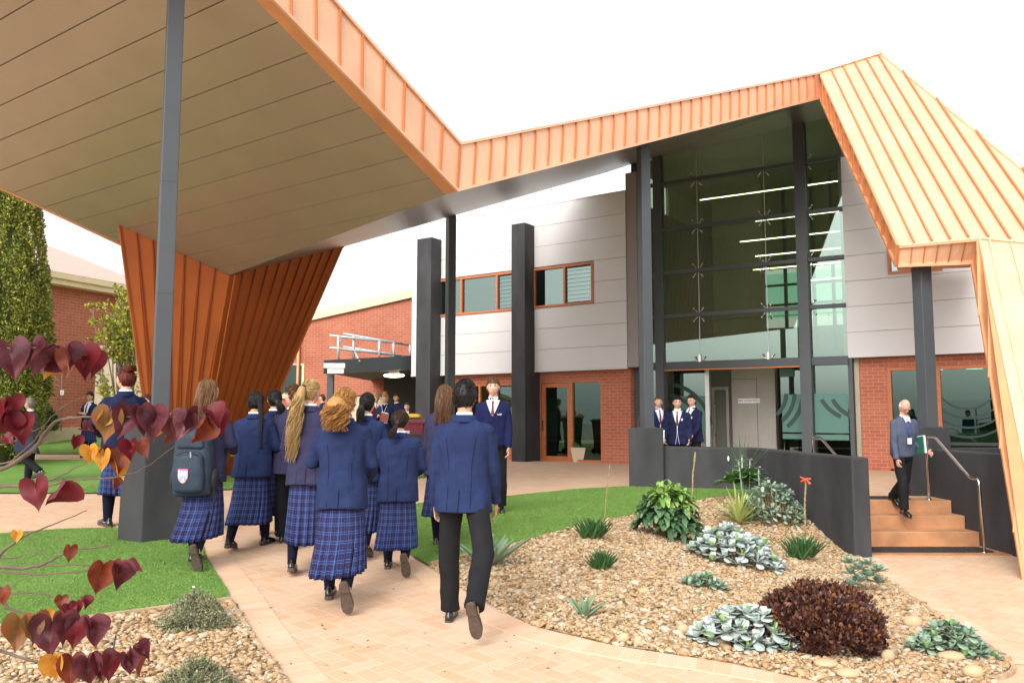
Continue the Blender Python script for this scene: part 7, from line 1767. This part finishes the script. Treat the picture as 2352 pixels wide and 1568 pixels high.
for s_ in (-1, 1):
    mb = MB(); pts = crom([(s_*.07+bx*.5, -.18, .30), (s_*.085, -.15, .38), (s_*.095, -.06, .432), (s_*.10, .07, .42), (s_*.105, .135, .35), (s_*.11, .145, .22), (s_*.14, .05, .05), (s_*.15, -.12, -.05)], 4); mb.tube(pts, [(.026, .007)]*len(pts), 8); bbuild(mb, 'shoulder_strap', 'strap_teal', BP)
mb = MB(); mb.tube(crom([(bx-.03, -.24, .36), (bx, -.27, .41), (bx+.03, -.24, .36)], 4), .008, 6); bbuild(mb, 'grab_handle', 'strap_teal', BP)
mb = MB(); mb.bar((bx+.16, -.22, -.02), (bx+.185, -.24, -.22), .022, .005); bbuild(mb, 'loose_strap', 'bag_black', BP)
def shield(s, y, m):
    mb = MB(); c = (bx-.025, -.02); q = [(-1, 1.1), (1, 1.1), (1, -.1), (.8, -.7), (.4, -1.05), (0, -1.2), (-.4, -1.05), (-.8, -.7), (-1, -.1)]; mb.poly_prism([(c[0]+a*.042*s, y, c[1]+b*.046*s) for a, b in q], (0, -.002, 0)); return mb
cr = bbuild(shield(1.0, -.382, 0), 'crest', 'badge_red', pk); bbuild(shield(.90, -.385, 0), 'crest_field', 'piping_white', cr)
mb = MB(); mb.box(bx-.025-.036, bx-.025+.036, -.389, -.387, .018, .026)
for k in range(6): x = bx-.025-.030+.012*k; mb.box(x-.002, x+.002, -.3892, -.3872, .000, .016)
for r_ in (.012, .020, .028): mb.tube([(bx-.025+r_*math.cos(a), -.388, -.048+r_*math.sin(a)*1.1) for a in [R(-20+220*i/12) for i in range(13)]], .0022, 4)
bbuild(mb, 'crest_device', 'badge_blue', cr)
# ------------------------------------------------------------------ wheelie bins
def bin_(px, Y, zt, body, lid, label):
    x = Xat(px, Y, .9); t = thing('wheelie_bin', label, 'bin', (x, Y, 0), group='wheelie bins by the pillar'); mb = MB()
    mb.loft([[Vector((x+a*w, Y+b*w, z)) for a, b in ((-1, -1), (1, -1), (1, 1), (-1, 1))] for z, w in ((.05, .20), (zt-.08, .27), (zt-.03, .28))], smooth=False); mb.build('bin_body', body, t, bevel=.02)
    mb = MB(); mb.loft([[Vector((x+a*w, Y+b*w, z)) for a, b in ((-1, -1), (1, -1), (1, 1), (-1, 1))] for z, w in ((zt-.03, .31), (zt+.02, .31), (zt+.07, .24))], smooth=False); mb.build('lid', lid, t, bevel=.015)
    mb = MB()
    for s_ in (-1, 1): mb.tube([(x+s_*.22, Y+.2, .1), (x+s_*.27, Y+.2, .1)], .1, 12)
    mb.build('wheel', 'rubber', t); return t, x
mat('bin_yellow', (.85, .50, .01), rough=.5); mat('bin_green', (.03, .07, .03), rough=.5); mat('bin_maroon', (.22, .02, .04), rough=.5)
bin_(938, 21.4, 1.26, 'bin_green', 'bin_yellow', 'dark green wheelie bin with yellow lid')
tb_, x_ = bin_(950, 20.4, 1.12, 'bin_maroon', 'bin_maroon', 'maroon wheelie bin with a white sticker')
mb = MB(); mb.box(x_-.24, x_-.06, 20.4-.285, 20.4-.279, .70, .92); sk_ = mb.build('sticker', 'paper', tb_)
print('faces', sum(len(o.data.polygons) for o in bpy.data.objects if o.type == 'MESH'))
